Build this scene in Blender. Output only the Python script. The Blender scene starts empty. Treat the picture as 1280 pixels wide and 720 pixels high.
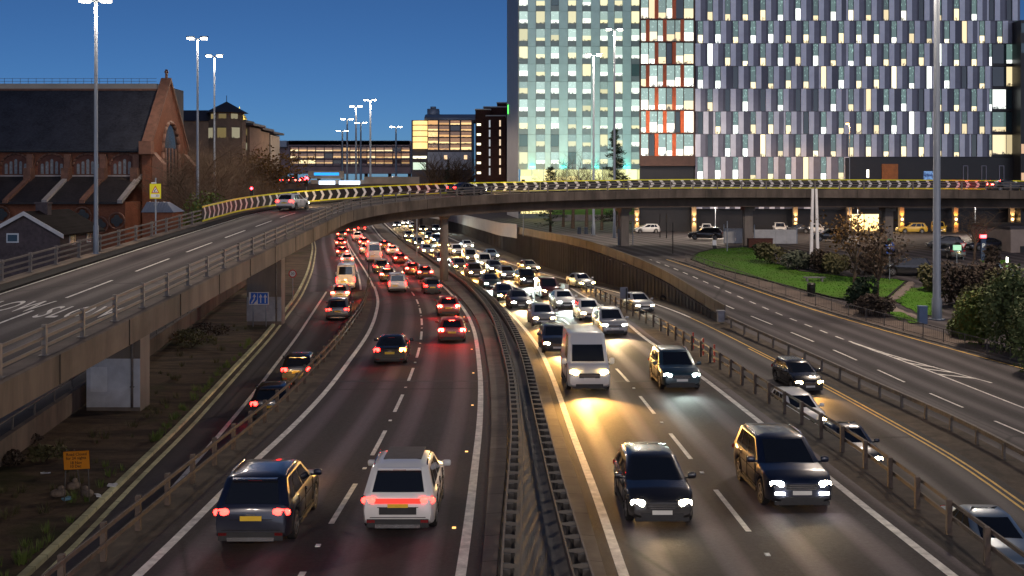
SKY_EL, SKY_ROT, SKY_STR, SKY_DUST, SUN_STR, EXPO = 11.0, 168.0, .034, .2, .40, 0.72
LAMP_L, LAMP_R, TOWER_UP, LAMP_N = 1900, 13000, 5600, 6500
import bpy, bmesh, math, random
import numpy as np
from mathutils import Vector, Matrix
R = math.radians
rnd = random.Random(7)
SC = bpy.context.scene
COL = SC.collection
EYE = 12.0           # camera height above the datum, metres
F = 1300.0           # focal length in photo pixels
HY = 225.0           # horizon row

# ------------------------------------------------------------------ survey
YG = np.arange(-60, 441, 1.0)
def _ext(ys, vs, slope_n=1):
    ys = np.array(ys, float); vs = np.array(vs, float)
    o = np.argsort(ys); ys, vs = ys[o], vs[o]
    out = np.interp(YG, ys, vs)
    a = (vs[1]-vs[0])/(ys[1]-ys[0]); b = (vs[-1]-vs[-2])/(ys[-1]-ys[-2])
    out = np.where(YG < ys[0], vs[0]+a*(YG-ys[0]), out)
    out = np.where(YG > ys[-1], vs[-1]+b*(YG-ys[-1]), out)
    return out
def _smooth(v, s):
    n = int(4*s)+1
    k = np.exp(-0.5*(np.arange(-n, n+1)/s)**2); k /= k.sum()
    p = np.concatenate([v[0]+(v[1]-v[0])*np.arange(-n, 0), v, v[-1]+(v[-1]-v[-2])*np.arange(1, n+1)])
    return np.convolve(p, k, 'valid')
class Crv:
    def __init__(s, ys, vs, sig=4.0, sig2=None):
        v = _ext(ys, vs)
        a = _smooth(v, sig)
        if sig2:
            b = _smooth(v, sig2)
            t = np.clip((YG-70)/50, 0, 1)
            a = a*(1-t)+b*t
        s.v = a
    def __call__(s, y):
        return float(np.interp(y, YG, s.v))
    def slope(s, y):
        return (s(y+1.5)-s(y-1.5))/3
def DC(pts, sig=5): return Crv([p[0] for p in pts], [p[1] for p in pts], sig)
# depth below the eye of each level, against distance
D_MOT = DC([(-60,5.0),(0,7.8),(15,8.5),(27,9.05),(47,9.85),(66,10.35),(80,10.65),(101,11.15),(123,11.4),(176,11.5),(440,11.5)])
D_LSL = DC([(-60,10.9),(0,11.1),(35,11.15),(58,11.2),(83,11.3),(110,11.42),(123,11.5),(176,11.55),(440,11.55)])
D_RSL = DC([(-60,12.6),(0,12.5),(40,12.35),(60,12.05),(75,11.55),(85,11.2),(100,11.2),(112,11.3),(123,11.45),(176,11.55),(440,11.55)], 4)
D_FRO = DC([(-60,12.6),(0,12.5),(40,12.2),(60,11.95),(75,11.45),(85,10.85),(95,9.95),(106,8.9),(118,8.2),(130,7.95),(160,8.3),(175,8.75),(300,9.0),(440,9.0)], 3)
D_GRD = DC([(-60,10.9),(440,11.0)])
def solve(px, py, D):
    lo, hi = 5.0, 430.0
    f = lambda Z: (py-HY)*Z/F - D(Z)
    # first crossing walking outwards
    z0 = lo
    for z in np.arange(lo+1, hi, 1.0):
        if f(z) >= 0 > f(z0) or f(z) > 0:
            a, b = z0, z
            for _ in range(40):
                m = (a+b)/2
                if f(m) < 0: a = m
                else: b = m
            return (px-640)/F*a, a
        z0 = z
    return (px-640)/F*hi, hi
def pxline(pts, D, s1=3.0, s2=9.0):
    q = [solve(x, y, D) for x, y in pts]
    q = sorted(q, key=lambda t: t[1])
    return Crv([t[1] for t in q], [t[0] for t in q], s1, s2)
def P(px, py, Z):
    return Vector(((px-640)/F*Z, Z, EYE-(py-HY)/F*Z))

LCL = pxline([(172,720),(215,680),(250,645),(297,595),(320,575),(360,540),(410,487),(459,420),(468,401),(474,377),(471,364),(462,345),(446,321),(436,305),(433,297)], D_MOT)
LCM = pxline([(376,720),(412,655),(456.5,587),(489,524),(509,481),(520,451),(526,429),(528,403),(525,384),(520,370),(509,357),(497,343),(484,330)], D_MOT)
LCR = pxline([(577,712),(585,662),(596,560),(599,547),(601,501),(601,472),(600,465),(597.5,440),(594,416),(587,397),(576,380),(559,361),(535,342),(510,324),(493,309),(477,298),(467,285)], D_MOT)
MLR = pxline([(621,715),(627,640),(636,552),(634,530),(632.5,485),(628,460),(615,407),(601,382),(577,355),(553,339)], D_MOT)
MRL = pxline([(737,712),(712,632),(690,551),(676,499),(667,464),(655,432),(640,405),(622,381),(600,362),(574,344),(553,332),(512,309),(487,287)], D_MOT)
RCL = pxline([(779,717),(760,662),(747,622),(715,541),(700,496),(688,464),(675,436),(655,409),(631,384),(605,365),(575,347),(556,333),(537,322),(506,303),(489,287)], D_MOT)
RCM = pxline([(980,720),(936,664),(880,594),(826,527),(782,472),(767,457),(712,405),(698,395),(677,381),(664,373)], D_MOT)
RCR = pxline([(1190,719),(1130,672),(1060,617),(960,535),(882,474),(825,436),(800,419),(785,404),(755,384),(730,370)], D_MOT)
BRX = pxline([(1190,672),(1136,628),(1092,590),(944,492),(875,445),(823,412),(790,395),(745,371),(712,355)], D_MOT)
BLX = pxline([(131,699),(186,651),(229,615),(264,584),(292,562),(339,522),(357,505),(412,445),(425,430),(454,388),(461,362)], D_MOT)
SLL = pxline([(210,617),(267,552),(315,495),(372,420),(400,377),(408,366),(415,352),(417,340),(415,326),(412,312),(409,299)], D_LSL)
SLK = pxline([(47,715),(103,662),(160,601),(225,540),(335,420),(374,370),(388,338),(393,310),(390,298)], D_LSL)
SRR = pxline([(1280,630),(1207,577),(1035,482),(972,451),(852,392),(817,379),(780,367),(751,360),(715,351),(687,345),(625,326),(602,316),(575,303),(545,290)], D_RSL)
WAL = pxline([(892,399),(830,373),(771,358),(724,346),(690,337),(650,321),(610,305),(568,289),(530,281)], D_RSL, 3, 6)
FRC = pxline([(1257,532),(1090,459),(1047,439),(990,415),(930,391),(866,363),(833,350)], D_FRO)
FRY = pxline([(1280,461),(1182,434),(1100,411),(1020,388),(925,357),(870,337),(838,326)], D_FRO)
BFR = pxline([(1290,592),(1207,545),(1130,510),(1040,468),(960,431),(899,402)], D_FRO)

# ------------------------------------------------------------------ mesh helpers
class MB:
    def __init__(s):
        s.v = []; s.f = []; s.mi = []; s.uv = []; s.sm = []
    def face(s, idx, m=0, uv=None, smooth=False):
        s.f.append(tuple(idx)); s.mi.append(m); s.uv.append(uv); s.sm.append(smooth)
    def add(s, pts):
        b = len(s.v); s.v.extend([tuple(p) for p in pts]); return b
    def quad(s, a, b, c, d, m=0, uv=None):
        i = s.add([a, b, c, d]); s.face((i, i+1, i+2, i+3), m, uv)
    def poly(s, pts, m=0):
        i = s.add(pts); s.face(range(i, i+len(pts)), m)
    def box(s, c, d, m=0, rz=0.0, M=None):
        hx, hy, hz = d[0]/2, d[1]/2, d[2]/2
        ps = [Vector((x, y, z)) for z in (-hz, hz) for y in (-hy, hy) for x in (-hx, hx)]
        if M is not None: ps = [M @ p for p in ps]
        elif rz:
            q = Matrix.Rotation(rz, 3, 'Z'); ps = [q @ p for p in ps]
        c = Vector(c)
        b = s.add([p+c for p in ps])
        for f in ((0,2,3,1),(4,5,7,6),(0,1,5,4),(2,6,7,3),(0,4,6,2),(1,3,7,5)):
            s.face([b+i for i in f], m)
    def hexa(s, ps, m=0):
        """8 corners: bottom 0-3 counter-clockwise, top 4-7"""
        b = s.add(ps)
        for f in ((3,2,1,0),(4,5,6,7),(0,1,5,4),(1,2,6,5),(2,3,7,6),(3,0,4,7)):
            s.face([b+i for i in f], m)
    def ring(s, rings, m=0, closed=True, cap=True, smooth=True):
        n = len(rings[0]); base = [s.add(r) for r in rings]
        for a, b in zip(base, base[1:]):
            for i in range(n if closed else n-1):
                j = (i+1) % n
                s.face((a+i, a+j, b+j, b+i), m, None, smooth)
        if cap and closed:
            s.face([base[0]+i for i in range(n)][::-1], m)
            s.face([base[-1]+i for i in range(n)], m)
    def tube(s, pts, rad, n=6, m=0, cap=True, smooth=True):
        pts = [Vector(p) for p in pts]
        rad = rad if isinstance(rad, (list, tuple)) else [rad]*len(pts)
        rings = []
        for i, p in enumerate(pts):
            t = (pts[min(i+1, len(pts)-1)]-pts[max(i-1, 0)])
            t = t.normalized() if t.length > 1e-9 else Vector((0, 0, 1))
            u = t.cross(Vector((0, 0, 1)) if abs(t.z) < .95 else Vector((0, 1, 0))).normalized()
            w = t.cross(u)
            rings.append([p+(u*math.cos(2*math.pi*k/n)+w*math.sin(2*math.pi*k/n))*rad[i] for k in range(n)])
        s.ring(rings, m, True, cap, smooth)
    def beam(s, pts, w, h, m=0):
        """box-section beam along a path, upright section, pts at section centre"""
        pts = [Vector(p) for p in pts]; rings = []
        for i, p in enumerate(pts):
            t = pts[min(i+1, len(pts)-1)]-pts[max(i-1, 0)]
            q = Vector((t.y, -t.x, 0))
            q = q.normalized() if q.length > 1e-9 else Vector((1, 0, 0))
            z = Vector((0, 0, h/2))
            rings.append([p-q*w/2-z, p+q*w/2-z, p+q*w/2+z, p-q*w/2+z])
        s.ring(rings, m, True, True, False)
    def prism(s, poly, z0, z1, m=0, mtop=None):
        n = len(poly)
        b = s.add([(p[0], p[1], z0) for p in poly]); t = s.add([(p[0], p[1], z1) for p in poly])
        for i in range(n):
            j = (i+1) % n
            s.face((b+i, b+j, t+j, t+i), m)
        s.face([b+i for i in range(n)][::-1], m); s.face([t+i for i in range(n)], m if mtop is None else mtop)
    def mesh(s, name, mats, sharp=None):
        me = bpy.data.meshes.new(name)
        me.from_pydata(s.v, [], s.f)
        for mm in (mats if isinstance(mats, (list, tuple)) else [mats]): me.materials.append(mm)
        if len(s.mi): me.polygons.foreach_set('material_index', s.mi)
        if any(s.sm): me.polygons.foreach_set('use_smooth', s.sm)
        if any(u is not None for u in s.uv):
            lay = me.uv_layers.new(name='UVMap'); buf = []
            for f, u in zip(s.f, s.uv):
                for k in range(len(f)): buf.extend(u[k] if u is not None else (0, 0))
            lay.data.foreach_set('uv', buf)
        me.update()
        if sharp is not None: me.set_sharp_from_angle(angle=R(sharp))
        return me
    def build(s, name, mats, parent=None, sharp=None, loc=None):
        o = bpy.data.objects.new(name, s.mesh(name, mats, sharp)); COL.objects.link(o)
        if loc is not None: o.location = loc
        if parent is not None: o.parent = parent
        return o
def tag(o, label=None, cat=None, group=None, kind=None):
    if label: o['label'] = label
    if cat: o['category'] = cat
    if group: o['group'] = group
    if kind: o['kind'] = kind
    return o
def thing(name, label, cat, loc=(0,0,0), rz=0.0, group=None, rx=0.0):
    o = bpy.data.objects.new(name, None); COL.objects.link(o)
    o.empty_display_size = .3
    o.location = loc; o.rotation_euler = (rx, 0, rz)
    return tag(o, label, cat, group)
def kids(o): return [c for c in COL.objects if c.parent is o]
def copy_tree(root, tree):
    """tree: nested list [(object, [children])] captured once for a prototype"""
    def rec(o, sub, parent):
        c = o.copy(); COL.objects.link(c)
        if parent is not None: c.parent = parent
        return c, [rec(q, qs, c) for q, qs in sub]
    return rec(root, tree, None)
def capture(root):
    by = {}
    for o in COL.objects:
        if o.parent is not None: by.setdefault(o.parent, []).append(o)
    def rec(o): return [(c, rec(c)) for c in by.get(o, [])]
    return rec(root)
def struct(name, mb, mats, **k):
    return tag(mb.build(name, mats, **k), kind='structure')
def textmesh(body, size, name, material, parent=None, loc=(0,0,0), rot=(0,0,0), align='CENTER', sx=1, sy=1, ext=0.0, spacing=1.0, bold=0.0, chars=1.0):
    cu = bpy.data.curves.new(name, 'FONT'); cu.body = body; cu.size = size
    cu.align_x = align; cu.align_y = 'CENTER'; cu.extrude = ext; cu.space_line = spacing; cu.offset = bold; cu.space_character = chars
    tmp = bpy.data.objects.new(name+'_tmp', cu); COL.objects.link(tmp)
    bpy.context.view_layer.update()
    me = bpy.data.meshes.new_from_object(tmp.evaluated_get(bpy.context.evaluated_depsgraph_get()))
    COL.objects.unlink(tmp); bpy.data.objects.remove(tmp)
    me.materials.clear(); me.materials.append(material)
    o = bpy.data.objects.new(name, me); COL.objects.link(o)
    o.location = loc; o.rotation_euler = rot; o.scale = (sx, sy, 1)
    if parent is not None: o.parent = parent
    return o

# ------------------------------------------------------------------ materials
MATS = {}
class NT:
    def __init__(s, name):
        m = bpy.data.materials.new(name); m.use_nodes = True
        s.m = m; s.t = m.node_tree; s.n = s.t.nodes; s.l = s.t.links
        s.b = s.n['Principled BSDF']
    def new(s, typ, **k):
        nd = s.n.new(typ)
        for a, b in k.items(): setattr(nd, a, b)
        return nd
    def link(s, a, b): s.l.new(a, b)
    def math(s, op, a, b=None, c=None, clamp=False):
        nd = s.new('ShaderNodeMath', operation=op); nd.use_clamp = clamp
        for i, x in enumerate((a, b, c)):
            if x is None: continue
            if isinstance(x, (int, float)): nd.inputs[i].default_value = x
            else: s.link(x, nd.inputs[i])
        return nd.outputs[0]
    def mix(s, f, a, b, mode='MIX'):
        nd = s.new('ShaderNodeMix', data_type='RGBA', blend_type=mode)
        for i, x in ((0, f), (6, a), (7, b)):
            if isinstance(x, (int, float)): nd.inputs[i].default_value = x
            elif isinstance(x, (tuple, list)): nd.inputs[i].default_value = (*x[:3], 1)
            else: s.link(x, nd.inputs[i])
        return nd.outputs[2]
    def ramp(s, f, stops):
        nd = s.new('ShaderNodeValToRGB'); e = nd.color_ramp.elements
        while len(e) < len(stops): e.new(.5)
        for q, (p, c) in zip(e, stops):
            q.position = p; q.color = (*c[:3], 1) if isinstance(c, (tuple, list)) else (c, c, c, 1)
        s.link(f, nd.inputs[0]); return nd.outputs[0]
    def noise(s, vec, scale, detail=4, rough=.6, dist=0.0, out=0):
        nd = s.new('ShaderNodeTexNoise'); nd.inputs['Scale'].default_value = scale
        nd.inputs['Detail'].default_value = detail; nd.inputs['Roughness'].default_value = rough
        nd.inputs['Distortion'].default_value = dist
        if vec is not None: s.link(vec, nd.inputs['Vector'])
        return nd.outputs[out]
    def mapping(s, vec, scale=(1,1,1), loc=(0,0,0)):
        nd = s.new('ShaderNodeMapping'); nd.inputs['Scale'].default_value = scale; nd.inputs['Location'].default_value = loc
        s.link(vec, nd.inputs['Vector']); return nd.outputs[0]
    def bump(s, h, strength=.3, dist=.02):
        nd = s.new('ShaderNodeBump'); nd.inputs['Strength'].default_value = strength; nd.inputs['Distance'].default_value = dist
        s.link(h, nd.inputs['Height']); s.link(nd.outputs[0], s.b.inputs['Normal'])
def setp(b, **k):
    for a, v in k.items():
        i = b.inputs[a.replace('_', ' ')]
        i.default_value = (*v, 1) if isinstance(v, tuple) and len(v) == 3 and i.type == 'RGBA' else v
def pm(name, col, rough=.7, metal=0.0, var=.18, scale=1.5, bump=0.0, spec=.4, coat=0.0, dirt=0.0, co='Object', streak=False):
    if name in MATS: return MATS[name]
    t = NT(name)
    tc = t.new('ShaderNodeTexCoord').outputs[co] if co != 'Pos' else t.new('ShaderNodeNewGeometry').outputs['Position']
    v1 = t.mapping(tc, (1, 1, .18)) if streak else tc
    n = t.noise(v1, scale, 6, .65)
    c0 = tuple(max(0, c*(1-2*var)) for c in col); c1 = tuple(min(1, c*(1+2*var)) for c in col)
    c = t.ramp(n, [(.25, c0), (.75, c1)])
    if dirt:
        n2 = t.noise(tc, scale*.31, 5, .7)
        c = t.mix(t.ramp(n2, [(.45, 0.0), (.7, dirt)]), c, tuple(x*.35 for x in col))
    t.link(c, t.b.inputs['Base Color'])
    r = t.ramp(n, [(.2, max(.02, rough-.1)), (.8, min(1, rough+.08))]); t.link(r, t.b.inputs['Roughness'])
    setp(t.b, Metallic=metal, Specular_IOR_Level=spec, Coat_Weight=coat)
    if bump: t.bump(t.noise(tc, scale*14, 4, .7), bump, .01)
    MATS[name] = t.m; return t.m
def em(name, col, strength, base=(.8,.8,.8)):
    if name in MATS: return MATS[name]
    t = NT(name)
    setp(t.b, Base_Color=base, Emission_Color=col, Emission_Strength=strength, Roughness=.3)
    MATS[name] = t.m; return t.m
def glassy(name, col=(.012,.014,.018), rough=.06, spec=.5):
    if name in MATS: return MATS[name]
    t = NT(name); setp(t.b, Base_Color=col, Roughness=rough, Specular_IOR_Level=spec, Coat_Weight=.3)
    MATS[name] = t.m; return t.m
def paint(name, col, metal=0.0, rough=.35):
    if name in MATS: return MATS[name]
    t = NT(name)
    tc = t.new('ShaderNodeTexCoord').outputs['Object']
    g = t.new('ShaderNodeSeparateXYZ'); t.link(tc, g.inputs[0])
    n = t.noise(tc, 3.0, 5, .7)
    # road film thrown up on the lower panels
    low = t.math('MULTIPLY', t.math('SUBTRACT', .75, g.outputs[2], clamp=True), .9)
    f = t.math('MULTIPLY', low, t.math('ADD', n, .25), clamp=True)
    c = t.mix(f, col, (.09, .08, .07)); t.link(c, t.b.inputs['Base Color'])
    t.link(t.math('ADD', t.math('MULTIPLY', f, .6), rough, clamp=True), t.b.inputs['Roughness'])
    setp(t.b, Metallic=metal, Coat_Weight=.6, Coat_Roughness=.06)
    MATS[name] = t.m; return t.m
def asphalt(name, col, lanes=None, wet=0.0, track=.5):
    """uv: u across in metres from the road's left line, v along in metres"""
    t = NT(name)
    uv = t.new('ShaderNodeTexCoord').outputs['UV']
    pos = t.new('ShaderNodeNewGeometry').outputs['Position']
    sp = t.new('ShaderNodeSeparateXYZ'); t.link(uv, sp.inputs[0])
    grain = t.noise(pos, 9.0, 6, .75)
    long = t.noise(t.mapping(uv, (.9, .035, 1)), 1.0, 5, .6)
    blot = t.noise(pos, .35, 5, .65)
    c = t.mix(grain, tuple(x*.6 for x in col), tuple(x*1.4 for x in col))
    c = t.mix(t.ramp(long, [(.35, 0.0), (.7, .55)]), c, tuple(x*1.7 for x in col))
    c = t.mix(t.ramp(blot, [(.45, 0.0), (.75, .5)]), c, tuple(x*.5 for x in col))
    rough = t.ramp(grain, [(.3, .72-wet*.2), (.75, .95-wet*.2)])
    if lanes:
        ph = t.math('MULTIPLY', t.math('SUBTRACT', sp.outputs[0], lanes[0]), 2*math.pi/lanes[1])
        tr = t.ramp(t.math('ADD', t.math('MULTIPLY', t.math('COSINE', ph), .5), .5), [(.5, 0.0), (.95, 1.0)])
        tr = t.math('MULTIPLY', tr, t.math('ADD', t.math('MULTIPLY', long, .9), .45))
        c = t.mix(t.math('MULTIPLY', tr, track), c, tuple(x*3.6 for x in col))
        oil = t.ramp(t.math('ADD', t.math('MULTIPLY', t.math('COSINE', t.math('ADD', ph, math.pi)), .5), .5), [(.6, 0.0), (1.0, .6)])
        c = t.mix(oil, c, tuple(x*.45 for x in col))
        rough = t.math('SUBTRACT', rough, t.math('MULTIPLY', tr, .12))
    # sealed cracks and patch joints
    vo = t.new('ShaderNodeTexVoronoi', feature='DISTANCE_TO_EDGE'); vo.inputs['Scale'].default_value = .07
    t.link(t.mapping(uv, (1, .5, 1)), vo.inputs['Vector'])
    ck = t.ramp(vo.outputs['Distance'], [(.0, .7), (.008, 0.0)])
    c = t.mix(ck, c, tuple(x*.3 for x in col))
    t.link(c, t.b.inputs['Base Color']); t.link(rough, t.b.inputs['Roughness'])
    setp(t.b, Specular_IOR_Level=.32)
    t.bump(grain, .6, .02)
    MATS[name] = t.m; return t.m
def slabs(name, col, pitch=2.0, joint=.03):
    t = NT(name)
    uv = t.new('ShaderNodeTexCoord').outputs['UV']; pos = t.new('ShaderNodeNewGeometry').outputs['Position']
    sp = t.new('ShaderNodeSeparateXYZ'); t.link(uv, sp.inputs[0])
    fr = t.math('FRACT', t.math('DIVIDE', sp.outputs[1], pitch))
    cell = t.math('FLOOR', t.math('DIVIDE', sp.outputs[1], pitch))
    wn = t.new('ShaderNodeTexWhiteNoise', noise_dimensions='1D'); t.link(cell, wn.inputs['W'])
    j = t.math('LESS_THAN', fr, joint/pitch)
    n = t.noise(pos, 2.2, 6, .7); n2 = t.noise(pos, .5, 4, .6)
    c = t.mix(n, tuple(x*.55 for x in col), tuple(x*1.45 for x in col))
    c = t.mix(t.math('MULTIPLY', wn.outputs['Value'], .5), c, tuple(x*.6 for x in col))
    c = t.mix(t.ramp(n2, [(.45, 0.0), (.7, .7)]), c, tuple(x*.35 for x in col))
    c = t.mix(j, c, (.012, .011, .01))
    t.link(c, t.b.inputs['Base Color']); setp(t.b, Roughness=.85, Specular_IOR_Level=.3)
    t.bump(n, .4, .01)
    MATS[name] = t.m; return t.m
def brick(name, c1, c2, mortar, scale=4.0, axis='XZ'):
    t = NT(name)
    pos = t.new('ShaderNodeNewGeometry').outputs['Position']
    sp = t.new('ShaderNodeSeparateXYZ'); t.link(pos, sp.inputs[0])
    cb = t.new('ShaderNodeCombineXYZ')
    t.link(t.math('ADD', sp.outputs[0], sp.outputs[1]), cb.inputs[0]); t.link(sp.outputs[2], cb.inputs[1])
    br = t.new('ShaderNodeTexBrick'); t.link(cb.outputs[0], br.inputs['Vector'])
    br.inputs['Scale'].default_value = scale; br.inputs['Color1'].default_value = (*c1, 1); br.inputs['Color2'].default_value = (*c2, 1)
    br.inputs['Mortar'].default_value = (*mortar, 1); br.inputs['Mortar Size'].default_value = .012
    n = t.noise(pos, .6, 6, .7)
    c = t.mix(t.ramp(n, [(.35, 0.0), (.75, .75)]), br.outputs['Color'], tuple(x*.4 for x in c1))
    t.link(c, t.b.inputs['Base Color']); setp(t.b, Roughness=.9, Specular_IOR_Level=.2)
    MATS[name] = t.m; return t.m

# ------------------------------------------------------------------ the roads and the ground
A_MOT = asphalt('asphalt_motorway', (.029,.022,.026), (.85, 1.825), .1, .85)
A_SLIP = asphalt('asphalt_slip', (.044,.040,.041), (.9, 1.9), .1, .3)
A_OLD = asphalt('asphalt_street', (.041,.036,.039), (.9, 1.9), 0, .25)
A_RAMP = asphalt('asphalt_ramp', (.05,.041,.039), (.9, 1.8), 0, .25)
M_WHITE = pm('road_paint_white', (.62,.6,.55), .65, var=.25, scale=3, co='Pos')
M_YELLOW = pm('road_paint_yellow', (.6,.38,.06), .65, var=.22, scale=3, co='Pos')
M_SLAB = slabs('median_concrete', (.17,.14,.115), 2.0)
M_GUT = pm('median_trough', (.075,.068,.066), .6, var=.3, scale=.9, bump=.5, co='Pos', dirt=.7)
M_DIRT = pm('dirt_verge', (.075,.06,.045), .95, var=.35, scale=1.2, bump=.8, co='Pos', dirt=.6)
M_KERB = slabs('kerb_stone', (.26,.23,.19), .9, .02)
M_KERBL = slabs('slip_kerb_stone', (.62,.60,.36), .9, .02)
M_FOOT = slabs('footway_paving', (.13,.1,.085), .6, .02)
def ground_mat():
    t = NT('waste_ground')
    pos = t.new('ShaderNodeNewGeometry').outputs['Position']
    n1 = t.noise(pos, .22, 6, .65); n2 = t.noise(pos, 2.5, 6, .75); n3 = t.noise(t.mapping(pos, (.25, 1.2, 1)), .9, 4, .6)
    c = t.mix(n2, (.045,.033,.024), (.19,.135,.09))
    c = t.mix(t.ramp(n3, [(.45, 0.0), (.62, .7)]), c, (.03,.025,.024))
    c = t.mix(t.ramp(n1, [(.52, 0.0), (.66, .8)]), c, (.035,.045,.014))
    t.link(c, t.b.inputs['Base Color']); setp(t.b, Roughness=.95, Specular_IOR_Level=.2)
    t.bump(n2, .9, .05); return t.m
M_GROUND = ground_mat()
def grass_mat():
    t = NT('mown_grass')
    pos = t.new('ShaderNodeNewGeometry').outputs['Position']
    n1 = t.noise(pos, .35, 5, .6); n2 = t.noise(pos, 8, 5, .8)
    c = t.mix(n2, (.03,.10,.008), (.085,.20,.02)); c = t.mix(t.ramp(n1, [(.4, 0.0), (.7, .5)]), c, (.06,.075,.02))
    t.link(c, t.b.inputs['Base Color']); setp(t.b, Roughness=.9, Specular_IOR_Level=.2); t.bump(n2, .8, .05); return t.m
M_GRASS = grass_mat()

def fn(c, off=0.0): return lambda y: c(y)+off
def strip(name, xa, xb, Da, Db, y0, y1, mats, step=2.0, nx=2, lift=0.0, u0=None, mb=None, jit=0.0, cols=None, m=0):
    own = mb is None
    mb = mb or MB()
    n = max(1, int(round((y1-y0)/step))); prev = None
    for k in range(n+1):
        y = y0+(y1-y0)*k/n
        a, b = xa(y), xb(y); b = max(b, a+.02)
        fr = cols or [i/nx for i in range(nx+1)]
        row = []; uvs = []
        for i, f in enumerate(fr):
            x = a+(b-a)*f
            d = Da(y)+(Db(y)-Da(y))*f
            z = EYE-d+lift
            if jit and 0 < i < len(fr)-1: z += rnd.uniform(-jit, jit)
            row.append((x, y, z)); uvs.append((x-(u0(y) if u0 else a), y))
        i0 = mb.add(row)
        if prev is not None:
            p0, pu = prev
            for i in range(len(fr)-1):
                mb.face((p0+i, p0+i+1, i0+i+1, i0+i), m, (pu[i], pu[i+1], uvs[i+1], uvs[i]), True)
        prev = (i0, uvs)
    return struct(name, mb, mats) if own else mb
Y0, Y1 = 8.0, 330.0
NOSE_L, NOSE_R = 106.0, 108.0
def cl(f, g, gap): return lambda y: max(f(y), g(y)+gap)
sll_far = lambda y: SLL(y)
# base sheet out to the horizon
b = MB(); b.quad((-3000,-600,EYE-14.2),(3000,-600,EYE-14.2),(3000,6000,EYE-14.2),(-3000,6000,EYE-14.2))
struct('ground', b, M_GROUND)
# left terrain
cols = [0, .55, .8, .88, .92, .945, .955, .963, .971, .979, .987, .993, .997, 1]
strip('left_ground', lambda y: -420.0, fn(SLK, -.35), D_GRD, D_LSL, Y0, Y1, M_GROUND, 2.0, cols=cols, jit=.07)
# kerb channel on the outer edge of the left slip road: two stone courses and a gutter
for nm, o0, o1, lf in (('slip_kerb', -.35, -.12, .11), ('slip_kerb_inner', .22, .40, .02)):
    mb = MB()
    strip('', fn(SLK, o0), fn(SLK, o1), D_LSL, D_LSL, Y0, Y1, None, 2, 1, lf, mb=mb)
    strip('', fn(SLK, o1), fn(SLK, o1+.01), lambda y: D_LSL(y)-lf, lambda y: D_LSL(y)+.05, Y0, Y1, None, 2, 1, 0, mb=mb)
    strip('', fn(SLK, o0-.01), fn(SLK, o0), lambda y: D_LSL(y)+.05, lambda y: D_LSL(y)-lf, Y0, Y1, None, 2, 1, 0, mb=mb)
    struct(nm, mb, M_KERBL)
strip('slip_gutter', fn(SLK, -.12), fn(SLK, .22), D_LSL, D_LSL, Y0, Y1, M_DIRT, 2, 1, -.015)
# left slip road, its bank, the verge under the barrier
strip('slip_road_left', fn(SLK, .22), lambda y: max(BLX(y)-1.35, SLL(y)+2.2), D_LSL, D_LSL, Y0, NOSE_L, A_SLIP, 2, 4, 0, u0=SLL)
strip('slip_bank_left', lambda y: max(BLX(y)-1.35, SLL(y)+2.2), fn(BLX, -.45), D_LSL, D_MOT, Y0, NOSE_L, M_DIRT, 2, 3, 0, jit=.05)
strip('barrier_verge_left', fn(BLX, -.45), fn(LCL, -.55), D_MOT, D_MOT, Y0, NOSE_L, M_DIRT, 2, 4, 0, jit=.03)
strip('motorway_left', fn(LCL, -.55), fn(LCR, .45), D_MOT, D_MOT, Y0, NOSE_L, A_MOT, 2, 6, 0, u0=LCL)
strip('motorway_left_far', fn(SLK, .22), fn(LCR, .45), D_LSL, D_MOT, NOSE_L, Y1, A_MOT, 2, 8, 0, u0=LCL)
# central reserve: kerbed concrete strip, trough, kerbed concrete strip
mlr = cl(MLR, fn(LCR, .5), .3); mrl = cl(MRL, mlr, .35); rcl = cl(RCL, mrl, .5)
def up(D, h): return lambda y: D(y)-h
mb = MB()
strip('', fn(LCR, .45), fn(LCR, .47), D_MOT, up(D_MOT, .10), Y0, Y1, None, 2, 1, 0, mb=mb)
strip('', fn(LCR, .47), mlr, up(D_MOT, .10), up(D_MOT, .12), Y0, Y1, None, 2, 2, 0, mb=mb)
strip('', mlr, lambda y: mlr(y)+.02, up(D_MOT, .12), up(D_MOT, -.25), Y0, Y1, None, 2, 1, 0, mb=mb)
struct('median_strip_left', mb, M_SLAB)
strip('median_trough', lambda y: mlr(y)+.02, lambda y: mrl(y)-.02, up(D_MOT, -.22), up(D_MOT, -.22), Y0, Y1, M_GUT, 2, 4, 0, jit=.02)
mb = MB()
strip('', lambda y: mrl(y)-.02, mrl, up(D_MOT, -.25), up(D_MOT, .12), Y0, Y1, None, 2, 1, 0, mb=mb)
strip('', mrl, lambda y: max(rcl(y)-.42, mrl(y)+.06), up(D_MOT, .12), up(D_MOT, .10), Y0, Y1, None, 2, 2, 0, mb=mb)
strip('', lambda y: max(rcl(y)-.42, mrl(y)+.06), lambda y: max(rcl(y)-.40, mrl(y)+.08), up(D_MOT, .10), D_MOT, Y0, Y1, None, 2, 1, 0, mb=mb)
struct('median_strip_right', mb, M_SLAB)
rl = lambda y: max(rcl(y)-.40, mrl(y)+.08)
strip('motorway_right', rl, fn(RCR, .6), D_MOT, D_MOT, Y0, NOSE_R, A_MOT, 2, 6, 0, u0=RCL)
strip('motorway_right_far', rl, fn(SRR, 1.0), D_MOT, D_RSL, NOSE_R, Y1, A_MOT, 2, 8, 0, u0=RCL)
brx = lambda y: max(BRX(y), RCR(y)+.75)
strip('barrier_verge_right', fn(RCR, .6), lambda y: brx(y)+.6, D_MOT, D_MOT, Y0, NOSE_R, M_DIRT, 2, 4, 0, jit=.03)
toe = lambda y: brx(y)+.6+min(2.2, max(.15, (D_RSL(y)-D_MOT(y))*.75))
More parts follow.
